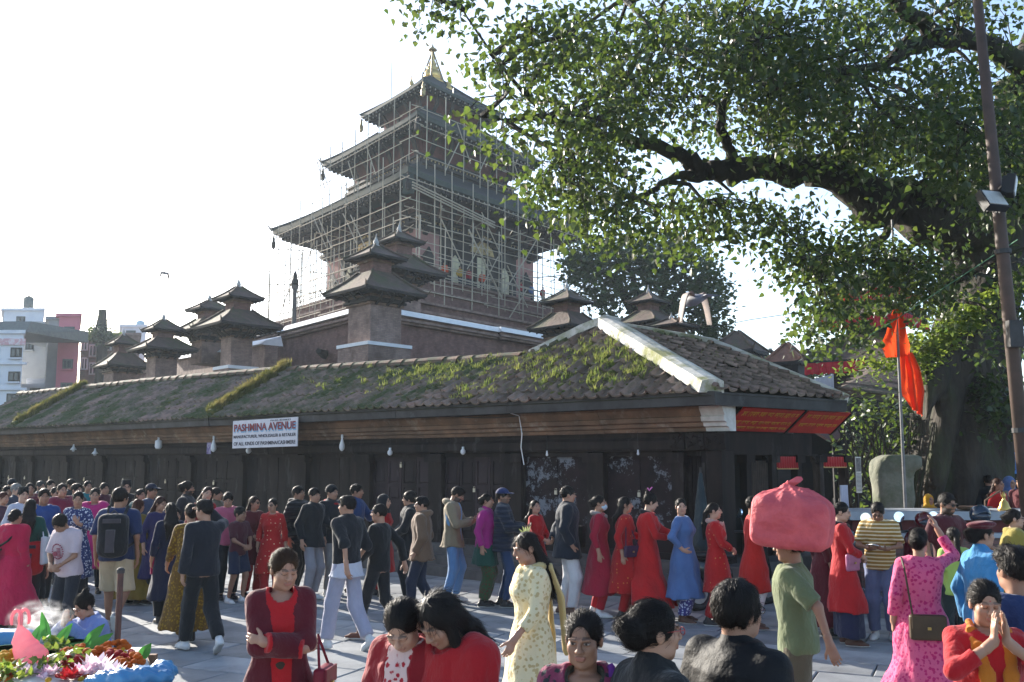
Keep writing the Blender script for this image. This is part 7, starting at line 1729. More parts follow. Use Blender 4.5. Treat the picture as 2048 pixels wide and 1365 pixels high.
# --- foreground
add(566, 1088, None, 22, 'woman in maroon cardigan and red top standing with folded arms', Y=5.5, H=1.58, fem=True, fat=1.0, fine=2, top=T('#b8141c', 1.0, vneck=.04), over=[dict(name='cardigan', mat=C_('#5c0d1c'), hem=.62, flare=.25, sleeve=.97, loose=.019, neck=.085, vneck=.08, open=.055, arm=.006)], bottom=P('#3c3328', .05), arms=['crossed', 'crossed'], hair='bun', hairc='#3d2713', closed=True, hpitch=16, hyaw=12, hl=.138, skin='mid', bindi=False)
add(1062, 1060, None, -70, 'woman in pale yellow salwar suit and shawl walking left with flowers in her hair', Y=6.9, H=1.57, fem=True, fine=1, fat=1.05, top=K('#c9b27c', .30, .36, .80, pat='floral', c2='#dccfa6'), bottom=P('#cbb47e', .06), scarf=dict(kind='both', mat=C_('#d4bd84', trans=.2), tails=[[(-.10, .12, 1.42), (-.12, .19, 1.2), (-.14, .22, .9), (-.16, .24, .62)], [(.09, .12, 1.42), (.10, .20, 1.2), (.12, .23, .85)]]), hair='long', hlen=.32, hpitch=14, feet=feet_walk(.24, 0), arms=['swing_f', 'down'], skin='mid')
add(1588, 1085, None, -115, 'porter in olive t-shirt carrying a huge pink cloth bundle on his head', Y=6.6, H=1.60, fine=1, top=T('#6a7350', .46, L=.024), bottom=P('#5d5340', .03), hair='short', arms=['swing_b', 'carry'], feet=feet_walk(.22, 1), skin='tan', lean=4)
add(1832, 1058, None, 165, 'woman in hot pink patterned kurta shading her eyes with a raised arm', Y=7.8, H=1.53, fem=True, fine=1, fat=1.1, top=K('#c42468', .32, .22, .88, pat='floral', c2='#d65a80'), bottom=P('#c01c58', .05), hair='bun', buns=1.2, arms=['down', 'raise'], hyaw=-15, skin='mid')
add(1958, 1040, None, 100, 'officer in light blue uniform shirt and maroon beret', Y=7.6, H=1.60, fem=True, fine=1, fat=1.08, top=T('#3f86b8', .97, L=.018, neck=0), bottom=P('#1c2436'), hair='bun', hat=dict(kind='beret', mat=C_('#5e1626')), skin='mid')
add(2022, 1088, None, 185, 'curly haired man in navy shirt with his back turned', Y=4.9, H=1.63, fine=1, top=T('#22345e', .5, L=.022), bottom=P('#20242e'), hair='curly', skin='tan')
add(1955, 1140, None, -8, 'woman in red kurta and orange scarf praying with joined palms', Y=4.7, H=1.50, fem=True, fat=1.15, fine=2, top=K('#b8141e', .28, .40, .78, vneck=.03), bottom=P('#a01018'), scarf=dict(kind='side', w=.032, mat=C_('#c8741c'), tails=[[(.07, .03, 1.47), (.085, -.06, 1.43), (.075, -.13, 1.36), (.055, -.185, 1.24), (.05, -.19, 1.0)], [(-.07, .03, 1.47), (-.085, -.06, 1.43), (-.075, -.13, 1.36), (-.055, -.185, 1.24), (-.05, -.18, 1.1)]]), over=[], hair='bun', arms=['pray', 'pray'], closed=True, hpitch=10, bindi=True, skin='mid')
add(1468, 1143, None, 125, 'man in black leather jacket and spectacles with his back turned', Y=3.75, H=1.60, fine=2, fat=1.08, top=dict(name='jacket', mat=M('black_leather', (.007, .007, .008), (.012, .012, .013), scale=6, rough=.62, spec=.14, bump=.012, bscale=18), hem=.8, flare=.2, sleeve=.97, loose=.026, neck=0, arm=.01), bottom=P('#1a1c22'), hair='short', vol=.020, hn=.009, glasses=True, skin='tan')
add(1302, 1172, None, 115, 'woman in black jacket with curly bun and pink spectacles', Y=3.55, H=1.56, fem=True, fine=2, top=J('#17181a', L=.022), bottom=P('#1a1c22'), hair='bun', buns=1.25, hn=.006, vol=.010, glasses='red', hyaw=-8, skin='mid')
add(1168, 1208, None, -8, 'stern woman in dark floral vest with a purple strap facing the square', Y=3.75, H=1.50, fem=True, fine=2, top=T('#3a3a30', .9, vneck=.05), over=[dict(name='vest', mat=C_('#23282c', 'floral', '#7a2a48'), hem=.84, sleeve=.16, loose=.03, neck=.085, vneck=.06, open=.05)], bottom=P('#23252a'), hair='bun', hairc='#1c1512', bindi=False, skin='tan', hpitch=6, hyaw=-8, hl=.148)
add(935, 1205, None, -45, 'woman in red shawl with long dark hair bending over a phone', Y=4.15, H=1.56, fem=True, fat=.98, fine=2, lean=8, top=K('#a8121c', .28, .4), bottom=P('#801018'), scarf=dict(kind='shawl', mat=C_('#aa141e')), hair='long', hlen=.30, front_hair=(1,), vol=.013, hn=.005, closed=True, hpitch=34, arms=['phone', 'phone'], skin='mid')
add(838, 1232, None, -25, 'woman in red cardigan and white lace blouse leaning to look at the phone', Y=4.25, H=1.54, fem=True, fine=2, lean=8, top=T('#b0182a', .95, 'floral', '#d8b8b0'), over=[J('#8c101c', open=.06, neck=.08)], bottom=P('#701018'), hair='pony', closed=True, hpitch=40, hyaw=10, arms=['phone', 'front_low'], skin='fair')
add(214, 1180, None, -35, 'woman in periwinkle blue sweater squatting with hands at her face', Y=9.1, H=1.56, fem=True, fine=1, pelvis=-.72, lean=14, hpitch=22, feet=[(.16, -.30, 0, 0), (-.16, -.30, 0, 0)], knee=[(.5, -1, .7), (-.5, -1, .7)], top=T('#7d8fc4', 1.0, L=.03), bottom=P('#2a2d44', .02), hair='topbun', arms=['eyes', 'eyes'], skin='mid', noshoes=False)
PEOPLE = {}
for c in CAST:
    if c.get('group') in (Q1, Q2):
        c['hyaw'] = c.get('hyaw', 0) + rnd.uniform(-14, 14); c['lean'] = c.get('lean', 0) + rnd.uniform(-2, 4); c['side'] = rnd.uniform(-2, 2); c.setdefault('feet', [(.10, rnd.uniform(-.10, .10), 0, 0), (-.10, rnd.uniform(-.10, .10), 0, 0)])
    c['pobj'] = person(c); PEOPLE[c['label']] = c['pobj']
def who(part):
    for k, v in PEOPLE.items():
        if part in k: return v
# --- small figures under the tree and on the temple terrace
for (px, yh, Y, yaw, lab, kw) in (
    (1858, 972, 18.6, 20, 'person in yellow headcloth under the tree', dict(fem=True, H=1.42, top=K('#b88a18'), hair='none', hat=dict(kind='hood', mat=C_('#d09a18')))),
    (1886, 974, 19.0, -60, 'dark haired person in brown under the tree', dict(H=1.45, top=J('#2a2220'))),
    (1914, 948, 20.0, -40, 'person in grey blue cap and black coat under the tree', dict(top=J('#14151a'), hat=dict(kind='cap', mat=C_('#4a6a90')))),
    (1908, 918, 24.0, 0, 'person in blue hat at the market stall', dict(top=T('#3a3a78', .9), hat=dict(kind='cap', mat=C_('#3a62a0')))),
    (1951, 926, 23.0, 0, 'person in red jacket at the market stall', dict(top=J('#8c1420'))),
    (1972, 924, 23.5, -30, 'person in green jacket at the market stall', dict(top=J('#145a38'))),
    (1980, 950, 19.4, 160, 'person in black jacket seen from behind under the tree', dict(top=J('#15171b'))),
    (1998, 956, 18.0, 30, 'brown haired woman in red by the brass bell', dict(fem=True, top=K('#c01c20'), hair='long', hairc='#4a2818')),
    (2022, 954, 18.6, 20, 'woman in beige shawl and blue headscarf by the brass bell', dict(fem=True, top=K('#8c8278'), hat=dict(kind='hood', mat=C_('#5c74a8')), hair='none')),
    (2046, 950, 17.6, -60, 'person in dark red at the edge of the ledge', dict(top=J('#5c1420')))):
    pos, h = place(px, yh, None, kw.pop('H', None), Y)
    kw.setdefault('bottom', P('#1d2028')); kw.update(pos=pos, H=min(max(h, 1.25), 1.8), yaw=yaw, label=lab, fine=-1 if False else 0, group='people under the tree'); person(kw)
for (k, s, c, lab) in ((0, .62, '#d84818', 'tiny figure in orange on the temple terrace'), (0, .42, '#c8a030', 'tiny figure in ochre on the temple terrace'), (0, .30, '#b02030', 'tiny figure in red and white on the temple terrace'), (0, .12, '#e05020', 'tiny figure in vermilion near the temple door'),
                       (0, -.45, '#a82838', 'tiny figure in crimson at the right of the terrace'), (0, -.62, '#5878a8', 'tiny figure in denim blue at the right of the terrace'), (0, -.80, '#c03040', 'tiny figure in rose red at the end of the terrace')):
    q = side(tf, k, s, 7.0, 13.9); person(dict(pos=(q.x, q.y), z=13.9, H=1.66, yaw=rnd.uniform(-60, 60), label=lab, fine=-1, top=T(c, .9), bottom=P('#2a2d3a'), group='visitors on the temple terrace'))
print('TRIS people', TRI[0])
# ------------------------------------------------------------------ bags and things carried
def W(p, x, y, z): return p.toW(p.T(x, y, z))
def dirW(p, v): return Vector((p.Rz @ (p.TR @ np.array(v, np.float32)) / p.sc).tolist()).normalized()
def sling(p, label, mat, c, size, frm, lift=.02, name='shoulder_bag', strap_r=.008, th=.05):
    """flat bag hanging at torso point c with a strap to shoulder point frm"""
    o = W(p, *c); ax, ay = dirW(p, (1, 0, 0)), dirW(p, (0, 1, 0)); n = dirW(p, (c[0], c[1] * 1.4, 0)); sx_ = n.cross(Zv).normalized()
    b = thing(name, o, label, 'bag')
    g = Grid((-.3, -.3, -.3), (.3, .3, .3), .012); Rm = np.array([sx_, n, Zv]).T
    g.box((0, 0, 0), (size[0] / 2, th / 2, size[1] / 2), .02, 0, Rm); V, F_ = g.nets(); put('bag_body', raw_mesh('bag_body', V, F_, mat, True), b)
    MB().box(o + n * (th / 2 + .004) + Zv * size[1] * .22, (size[0] * .9, .012, size[1] * .5), sx_, n).build('flap', mat, b)
    MB().box(o + n * (th / 2 + .014) + Zv * size[1] * -.01, (.025, .012, .02), sx_, n).build('clasp', m_brass, b)
    f1, f2 = W(p, *frm[0]), W(p, *frm[1]) if len(frm) > 1 else W(p, *frm[0])
    pts = [o + Zv * size[1] * .45 + sx_ * size[0] * .4, W(p, *frm[0])] + ([W(p, *q) for q in frm[1:]] if len(frm) > 1 else []) + [o + Zv * size[1] * .45 - sx_ * size[0] * .4]
    q = []
    for i in range(len(pts) - 1): q += [pts[i].lerp(pts[i + 1], k / 6) for k in range(6)]
    MB().tube(q + [pts[-1]], strap_r, 5).build('strap', mat, b)
    return b
leather = lambda n, c, r_=.45: M(n, lin(c), tuple(x * .7 for x in lin(c)), scale=8, rough=r_, bump=.003)
sling(who('maroon cardigan'), 'small maroon handbag hanging at the elbow of the cardigan woman', leather('maroon_leather', '#7a1028'), (.25, -.10, .92), (.20, .17), [(.22, -.05, 1.18)], th=.07, name='handbag')
sling(who('hot pink patterned'), 'brown leather bag slung at the back of the pink kurta woman', leather('brown_leather', '#4a3826'), (-.02, .20, .88), (.27, .19), [(.14, .14, 1.36), (.15, .03, 1.44), (.05, -.13, 1.2), (-.16, -.05, .95)], th=.07)
sling(who('navy skirt'), 'rose pink shoulder bag on the red tunic woman', leather('pink_leather', '#b06a86'), (-.14, -.10, .98), (.21, .19), [(-.04, -.13, 1.2), (.10, -.02, 1.45), (-.02, .13, 1.2)], th=.05)
sling(who('purple purse'), 'dark purple purse carried by the embroidered kurta woman', leather('purple_leather', '#3c2440'), (-.20, -.12, .95), (.24, .15), [(-.10, -.02, 1.44)], th=.05, name='purse')
sling(who('stout man'), 'black office bag carried by the man in white trousers', leather('black_leather', '#15151a'), (.22, -.12, 1.02), (.30, .30), [(.14, 0, 1.44)], th=.09)
sling(who('long hair and white tote'), 'white canvas tote on the shoulder of the dark green topped woman', M('canvas', (.62, .62, .64), (.52, .52, .55), scale=7, rough=.9), (-.24, .02, .98), (.32, .36), [(-.15, .0, 1.44)], th=.06, name='tote_bag')
sling(who('hot pink sari'), 'small black bag on a long strap behind the pink sari', leather('black_leather', '#15151a'), (.20, .16, 1.0), (.22, .18), [(-.05, .20, 1.25), (-.14, .03, 1.46), (.05, -.16, 1.2)], th=.06, strap_r=.014)
sling(who('stern woman'), 'purple cloth bag on a strap over the floral vest', leather('violet_cloth', '#7a3a90', .8), (-.22, .05, .95), (.25, .25), [(.09, -.14, 1.28), (.11, -.03, 1.47), (.0, .16, 1.2)], th=.06, strap_r=.014)
def backpack(p, label, c1, c2, k=1.0):
    o = W(p, 0, .25 * k if k == 1 else .21, 1.16); b = thing('backpack', o, label, 'bag')
    ax, ay, az_ = dirW(p, (1, 0, 0)), dirW(p, (0, 1, 0)), dirW(p, (0, 0, 1)); Rm = np.array([ax, ay, az_]).T
    m1 = C_(c1); m2 = C_(c2)
    g = Grid((-.45, -.45, -.45), (.45, .45, .45), .018); g.box((0, 0, 0), (.17 * k, .11 * k, .25 * k), .08 * k, 0, Rm); g.ell(np.array(ay * .05 * k - az_ * .10 * k), (.16 * k, .12 * k, .16 * k), .04, Rm); V, F_ = g.nets(); put('pack_body', raw_mesh('pack_body', V, F_, m1, True), b)
    MB().box(o + ay * .145 * k - az_ * .06 * k, (.10 * k, .06 * k, .26 * k), ax, ay, az_).build('pocket_panel', m2, b)
    MB().box(o + ay * .10 * k + az_ * .17 * k, (.20 * k, .06 * k, .05 * k), ax, ay, az_).build('top_pocket', m2, b)
    for sg in (-1, 1):
        q = [W(p, .085 * sg, .15, 1.36), W(p, .105 * sg, .03, 1.475), W(p, .115 * sg, -.10, 1.38), W(p, .13 * sg, -.13, 1.22), W(p, .18 * sg, .02, 1.05), W(p, .12 * sg, .16, 1.0)]
        MB().tube(q, .022, 6).build('strap', m1, b)
    MB().tube([o + az_ * .25 * k - ax * .04, o + az_ * .29 * k, o + az_ * .25 * k + ax * .04], .01, 5).build('handle', m2, b)
backpack(who('navy polo and cream shorts'), 'big black backpack with grey panel on the man in shorts', '#17181c', '#4a4448')
backpack(who('child in red shirt'), 'small red rucksack on the child beside the pink sari', '#b81820', '#23253c', .85)
backpack(who('black leather jacket'), 'dark rucksack on the back of the leather jacket man', '#14161a', '#2a3444', .01) if False else None
# phones and leaflet
def handheld(p, i, label, name, cat, size, mat, up=(0, 0, 1), off=.10):
    w_, d, n = p.wr[i], p.hd[i], p.pn[i]; c = p.toW(w_ + d * off + n * .03); ax = Vector((p.Rz @ np.cross(d, n) / p.sc).tolist()).normalized(); dd_ = Vector((p.Rz @ d / p.sc).tolist()).normalized(); nn = Vector((p.Rz @ n / p.sc).tolist()).normalized()
    o = MB().box(c, size, ax, nn, dd_); ob = thing(name, c, label, cat); o.build('case', mat, ob)
    MB().box(c + nn * (size[1] / 2 + .001), (size[0] * .92, .002, size[2] * .92), ax, nn, dd_).build('face', M('phone_glass', (.02, .02, .025), rough=.1) if cat == 'phone' else m_white, ob)
m_ph = M('phone_case', (.02, .02, .022), rough=.4)
handheld(who('reading his phone'), 0, 'phone held by the bearded man in beige jacket', 'phone', 'phone', (.075, .012, .15), m_ph)
handheld(who('pink hair clip'), 0, 'phone held out by the woman in the bright red gown', 'phone', 'phone', (.075, .012, .15), m_ph)
handheld(who('holding up a phone'), 0, 'phone raised by the man in the blue jacket', 'phone', 'phone', (.075, .012, .15), m_ph)
handheld(who('bending over a phone'), 1, 'long dark phone the two red clad women are looking at', 'phone', 'phone', (.08, .012, .17), m_ph)
handheld(who('reading a leaflet'), 1, 'white leaflet in the hands of the striped polo man', 'leaflet', 'leaflet', (.15, .006, .12), m_white)
# hair ornaments
p = who('pale yellow salwar'); c = p.toW(p.hc + p.HR @ v3(-.07, .05, .07)); f = thing('hair_flower', c, 'pale yellow flower tucked in the hair of the yellow suited woman', 'flower')
for k in range(7):
    a = rnd.uniform(0, 6.28); d = Vector((math.cos(a) * .4, math.sin(a) * .4, rnd.uniform(-1.2, 1.2))).normalized(); MB().tube([c, c + d * .03, c + d * .075], [.004, .010, .002], 5).build('petal', M('pale_petal', (.72, .72, .30), rough=.7, trans=.3), f)
p = who('pink hair clip'); c = p.toW(p.hc + p.HR @ v3(0, .05, .17)); MB().tube([c + Vector((-.03, 0, .02)), c + Vector((-.01, 0, -.02)), c + Vector((.03, 0, .03)), c + Vector((0, 0, .0))], .008, 5).own('hair_clip', M('pink_plastic', (.75, .2, .55), rough=.3), c, 'looped pink hair clip on the top bun', 'hair clip')
# printed emblem on the pale pink t-shirt
p = who('pale pink printed'); em = MB()
c0 = p.T(0, -.175, 1.20); 
for k in range(20):
    a = 2 * math.pi * k / 20; q = W(p, math.cos(a) * .085, -.168 + .25 * (math.cos(a) * .085) ** 2 * 3, 1.20 + math.sin(a) * .095); em.box(q, (.014, .008, .014), dirW(p, (1, 0, 0)), dirW(p, (0, 1, 0)))
for k in range(7): em.box(W(p, .022, -.172, 1.24 - k * .018), (.05, .008, .008), dirW(p, (1, 0, 0)), dirW(p, (0, 1, 0)))
em.tube([W(p, -.035, -.166, 1.17), W(p, -.035, -.178, 1.17)], .028, 10); o = em.build('shirt_print', M('print_red', (.28, .06, .09), rough=.8), p.root); o['kind'] = 'stuff'

# ------------------------------------------------------------------ the porter's bundle
bc = at(1585, 1036, 6.55); s_ = mpp(6.55); hw, hh_ = 76 * s_, 56 * s_
m_bun = M('pink_bundle_cloth', (.68, .13, .14), (.50, .08, .10), scale=6, rough=.75, trans=.12, bump=.04, bscale=14, detail=9)
g = Grid((-.55, -.5, -.4), (.55, .5, .45), .016); rz_ = rotz(R(-25)); g.box((0, 0, -.03), (hw * .97, .24, hh_ * .90), .07, 0, rz_ @ roty(.10)); g.ell((.0, 0, .03), (hw * .96, .25, hh_ * .98), .08, rz_)
g.cone((-.02, 0, hh_ * .8), (-.03, 0, hh_ * 1.28), .07, .02, .05); wv = waves(77, 10, 8, 30); g.disp(lambda x, y, z: .017 * wv(x, y, z)); wv9 = waves(78, 9, 30, 70); g.disp(lambda x, y, z: .006 * wv9(x, y, z)); g.disp(lambda x, y, z: .016 * np.clip(z / .22 + .1, 0, 1) * np.abs(np.sin(6.5 * np.arctan2(y, x + .02) + 5 * z))); g.disp(lambda x, y, z: .010 * np.clip(-z / .2, 0, 1) * np.abs(np.sin(9 * np.arctan2(y, x) + 1 + 8 * z))); V, F_ = g.nets()
bn = put('cloth_bundle', raw_mesh('cloth_bundle', V, F_, m_bun, True), None, bc); tag(bn, 'huge pink red cloth bundle balanced on the porter\'s head', 'bundle')
MB().tube([bc + Vector((-.02, 0, hh_ * 1.1)), bc + Vector((.04, -.03, hh_ * 1.35)), bc + Vector((-.03, -.02, hh_ * 1.22))], [.02, .03, .012], 6).build('knot', m_bun, bn)

# ------------------------------------------------------------------ pigeon and a far bird
def bird(c, s, yaw, label, span=1.0):
    b = thing('pigeon', c, label, 'bird'); c = Vector(c); d = Vector((math.sin(yaw), -math.cos(yaw), 0)); l_ = Vector((math.cos(yaw), math.sin(yaw), 0))
    m1 = M('pigeon_grey', (.16, .18, .23), (.10, .11, .14), scale=9, rough=.6); m2 = M('pigeon_wing', (.20, .16, .15), (.12, .11, .12), scale=12, rough=.7, trans=.25)
    MB().tube([c - d * .17 * s, c - d * .10 * s, c, c + d * .09 * s, c + d * .13 * s, c + d * .17 * s, c + d * .20 * s, c + d * .235 * s], [.025 * s, .04 * s, .06 * s, .055 * s, .035 * s, .032 * s, .022 * s, .003 * s], 10).build('body', m1, b, True)
    MB().hexa([c - d * .15 * s - l_ * .03 * s, c - d * .15 * s + l_ * .03 * s, c - d * .29 * s + l_ * .07 * s, c - d * .29 * s - l_ * .07 * s], [c - d * .15 * s - l_ * .03 * s + Zv * .012 * s, c - d * .15 * s + l_ * .03 * s + Zv * .012 * s, c - d * .29 * s + l_ * .07 * s + Zv * .006 * s, c - d * .29 * s - l_ * .07 * s + Zv * .006 * s]).build('tail', m1, b)
    for sg in (-1, 1):
        w_ = MB(); V = []
        for i in range(9):
            f = i / 8; root_ = c + l_ * sg * (.04 + .13 * f) * s * span + Zv * (.03 + .10 * math.sin(f * 2.2) - .34 * f * f) * s; ch = (.15 - .07 * f) * s; V += [root_ + d * ch * .45, root_ - d * ch * .55 - Zv * .01 * s, root_ - d * ch * .5 + Zv * .008 * s]
        w_.add(V, [(3 * i, 3 * i + 1, 3 * i + 4, 3 * i + 3) for i in range(8)] + [(3 * i + 2, 3 * i, 3 * i + 3, 3 * i + 5) for i in range(8)]); w_.build('wing', m2, b, True)
bird(at(1388, 600, 7.8), 0.85, R(205), 'grey pigeon flying past the plastered hip with wings down')
bird(at(330, 547, 60), 1.3, R(80), 'tiny far bird gliding in the pale sky', 2.4)

# ------------------------------------------------------------------ flower stall at the lower left
TZ = .46; m_sheet = M('white_sheet', (.62, .60, .56), (.5, .48, .45), scale=3, rough=.85, bump=.006); m_bsheet = M('blue_plastic_sheet', (.07, .24, .45), (.05, .18, .36), scale=4, rough=.3, bump=.01)
stx0, stx1, sty0, sty1 = -5.6, gnd(292, 1330, TZ).x, 5.6, gnd(150, 1262, TZ).y
stl = thing('flower_stall', ((stx0 + stx1) / 2, (sty0 + sty1) / 2, 0), 'low offering stall covered with a white sheet at the lower left', 'stall')
sp4 = [gnd(-260, 1300, TZ), gnd(288, 1296, TZ), gnd(350, 1450, TZ), gnd(-400, 1450, TZ)]
MB().hexa([p_ - Zv * .05 for p_ in sp4[::-1]], sp4[::-1]).build('top', m_wood_pale, stl)
sp5 = [sum(sp4, Vector()) / 4 + (p_ - sum(sp4, Vector()) / 4) * .985 for p_ in sp4[::-1]]
MB().hexa([p_ + Zv * .001 for p_ in sp5], [p_ + Zv * .009 for p_ in sp5]).build('sheet', m_sheet, stl)
for p_ in sp5: MB().box((p_.x * .97, p_.y, (TZ - .05) / 2), (.06, .06, TZ - .05)).build('leg', m_wood_pale, stl)
c = gnd(280, 1366, TZ); g = Grid((-.5, -.45, -.05), (.5, .45, .35), .022)
for (x, y, z, r_) in ((-.26, -.12, .06, .09), (-.1, -.18, .07, .10), (.08, -.14, .09, .10), (.2, .0, .11, .10), (.14, .14, .10, .09), (.24, -.12, .08, .09), (-.38, -.1, .04, .06)): g.ell((x, y, z), (r_ * 1.5, r_ * 1.2, r_), .05)
wv = waves(31, 10, 18, 60); g.disp(lambda x, y, z: .022 * wv(x, y, z)); g.disp(lambda x, y, z: .03 * np.abs(np.sin(17 * x + 9 * y + 6 * np.sin(7 * z + 8 * y)))); g.cut(lambda x, y, z: -z + 0 * x + 0 * y); V, F_ = g.nets(); o_ = put('plastic_sheet', raw_mesh('plastic_sheet', V * np.float32(.8), F_, m_bsheet, True), None, c); tag(o_, 'crumpled blue plastic sheet at the right edge of the stall', 'sheet')
m_or = M('marigold', (.80, .22, .015), (.72, .12, .01), scale=30, rough=.8, bump=.01, bscale=120, trans=.2); m_rd = M('red_garland', (.60, .03, .03), (.4, .02, .03), scale=30, rough=.8, bump=.01, bscale=120, trans=.2); m_ye = M('yellow_garland', (.82, .50, .04), (.7, .4, .03), scale=30, rough=.8, bump=.01, bscale=120, trans=.2)
m_pk = M('pink_petal', (.75, .35, .48), (.85, .75, .78), scale=18, rough=.6, trans=.35); m_wp = M('white_petal', (.82, .76, .78), (.75, .55, .65), scale=14, rough=.6, trans=.35); m_gl = M('green_leaf_plate', (.06, .26, .05), (.10, .34, .07), scale=6, rough=.4, trans=.25)
blob = {}
for mt in (m_or, m_rd, m_ye):
    mb = MB(); 
    mb.lathe((0, 0, 0), [(.003, -.6), (.6, -.5), (.95, -.1), (.9, .25), (.6, .55), (.2, .7), (.003, .62)], 8); blob[mt] = mb.mesh('marigold_bloom', mt, smooth=True)
def garland(px, py, rx, ry, mt, label, n_=16, br=.03):
    c = gnd(px, py, TZ + .03); g_ = thing('garland', c, label, 'garland', 'flower garlands on the stall')
    for k in range(n_):
        a = 2 * math.pi * k / n_; j = br * rnd.uniform(.85, 1.2)
        put('bloom', blob[mt], g_, c + Vector((math.cos(a) * rx + rnd.gauss(0, .006), math.sin(a) * ry + rnd.gauss(0, .006), .012 + rnd.uniform(0, .03))), (rnd.uniform(-.6, .6), rnd.uniform(-.6, .6), rnd.uniform(0, 6)), (j, j, j))
    for k in range(n_ // 2):
        a = rnd.uniform(0, 6.28); j = br * rnd.uniform(.85, 1.15); put('bloom', blob[mt], g_, c + Vector((math.cos(a) * rx * .75, math.sin(a) * ry * .75, .05 + rnd.uniform(0, .02))), (rnd.uniform(-.6, .6), 0, 0), (j, j, j))
garland(198, 1318, .13, .11, m_or, 'large orange marigold garland coiled near the blue sheet', 22, .034)
garland(240, 1322, .12, .10, m_rd, 'red flower garland at the right edge of the stall', 18, .03)
garland(228, 1300, .10, .09, m_or, 'orange marigold garland behind the red one', 16)
garland(152, 1312, .10, .09, m_or, 'orange marigold garland beside the white petals', 16)
garland(148, 1332, .08, .07, m_rd, 'small dark red garland in front of the marigolds', 14, .026)
garland(20, 1325, .10, .09, m_ye, 'yellow and orange garland left of the pink bag', 15)
garland(262, 1330, .09, .08, m_or, 'small orange garland on the blue sheet', 13, .028)
def lotus(px, py, s, mt, label):
    c = gnd(px, py, TZ + .02); l_ = thing('lotus_flower', c, label, 'flower', 'lotus flowers on the stall')
    for ring, (n_, up, ln) in enumerate(((7, .35, 1.0), (6, .8, .95), (5, 1.4, .8))):
        for k in range(n_):
            a = 2 * math.pi * (k + .5 * ring) / n_; d = Vector((math.cos(a), math.sin(a), up)).normalized(); sd = Vector((-math.sin(a), math.cos(a), 0)); b0 = c + d * .01; m_ = c + d * s * ln * .55 - Zv * s * .05; e = c + d * s * ln + Zv * s * .05
            w_ = s * .26; MB().add([b0, m_ + sd * w_, e, m_ - sd * w_, m_ - Zv * s * .08], [(0, 1, 4), (1, 2, 4), (2, 3, 4), (3, 0, 4)]).build('petal', mt, l_, True)
lotus(192, 1340, .17, m_wp, 'biggest white lotus with pink tips at the front of the stall'); lotus(165, 1352, .13, m_pk, 'pink lotus left of the big white one'); lotus(222, 1350, .14, m_wp, 'white lotus right of the biggest one')
lotus(130, 1283, .09, m_wp, 'small white flower in a leaf bowl by the squatting woman'); lotus(100, 1350, .11, m_pk, 'pink lotus in front of the leafy bunch'); lotus(140, 1358, .12, m_rd, 'crimson flower at the front edge of the stall'); lotus(60, 1348, .11, m_wp, 'white flower in front of the pink bag')
def bowl(px, py, r_, label):
    c = gnd(px, py, TZ + .012); MB().lathe(c, [(r_ * .5, 0), (r_ * .8, r_ * .2), (r_, r_ * .5), (r_ * .96, r_ * .5), (r_ * .7, r_ * .2), (.002, r_ * .08)], 14).own('leaf_bowl', m_gl, c, label, 'bowl', 'leaf bowls on the stall', True)
bowl(118, 1290, .13, 'green leaf bowl holding white petals'); bowl(142, 1296, .11, 'green leaf bowl with an orange blossom'); bowl(12, 1312, .13, 'green leaf bowl at the left edge'); bowl(85, 1318, .10, 'green leaf bowl behind the pink bag')
lotus(143, 1288, .06, m_or, 'orange blossom in the leaf bowl')
def bananaleaf(px, py, h_, lean, label):
    c = gnd(px, py, TZ + .01); b = thing('upright_leaf', c, label, 'leaf', 'upright green leaves on the stall'); d = Vector((lean, rnd.uniform(-.2, .2), 1)).normalized(); s = d.cross(Vector((0, 1, 0))).normalized(); V = []
    for i in range(7):
        f = i / 6; w_ = .045 * math.sin(math.pi * (f * .85 + .12)); q = c + d * h_ * f + Vector((lean, 0, 0)) * h_ * f * f * .3; V += [q - s * w_ - Vector((0, .015, 0)), q, q + s * w_ - Vector((0, .015, 0))]
    MB().add(V, [(3 * i + k, 3 * i + k + 1, 3 * i + 4 + k, 3 * i + 3 + k) for i in range(6) for k in range(2)]).build('blade', m_gl, b, True); MB().tube([c, c + d * h_ * .9], [.006, .002], 5).build('midrib', m_gl, b)
for (px, py, h_, ln, lab) in ((98, 1294, .30, -.15, 'tallest upright green leaf in the middle of the stall'), (112, 1296, .22, .45, 'green leaf leaning right beside the tallest one'), (66, 1292, .20, .3, 'short green leaf near the pink bag'), (168, 1298, .24, .6, 'green leaf leaning toward the squatting woman'), (280, 1322, .16, .5, 'yellow green leaf at the blue sheet'), (182, 1302, .2, .9, 'low green leaf by the post')):
    bananaleaf(px, py, h_, ln, lab)
# leafy bunches
for (px, py, lab) in ((105, 1300, 'bunch of green sprigs round the leaf bowls'), (95, 1340, 'bunch of green sprigs at the front of the stall'), (160, 1322, 'bunch of dark leaves between the garlands'), (30, 1352, 'bunch of dark leaves at the front corner')):
    c = gnd(px, py, TZ + .03); b = thing('leaf_bunch', c, lab, 'leaves'); tufts('sprigs', [c + Vector((rnd.gauss(0, .08), rnd.gauss(0, .06), .03)) for _ in range(10)], 7, (.05, .05, .03), .055, m_fern, b, -.2)
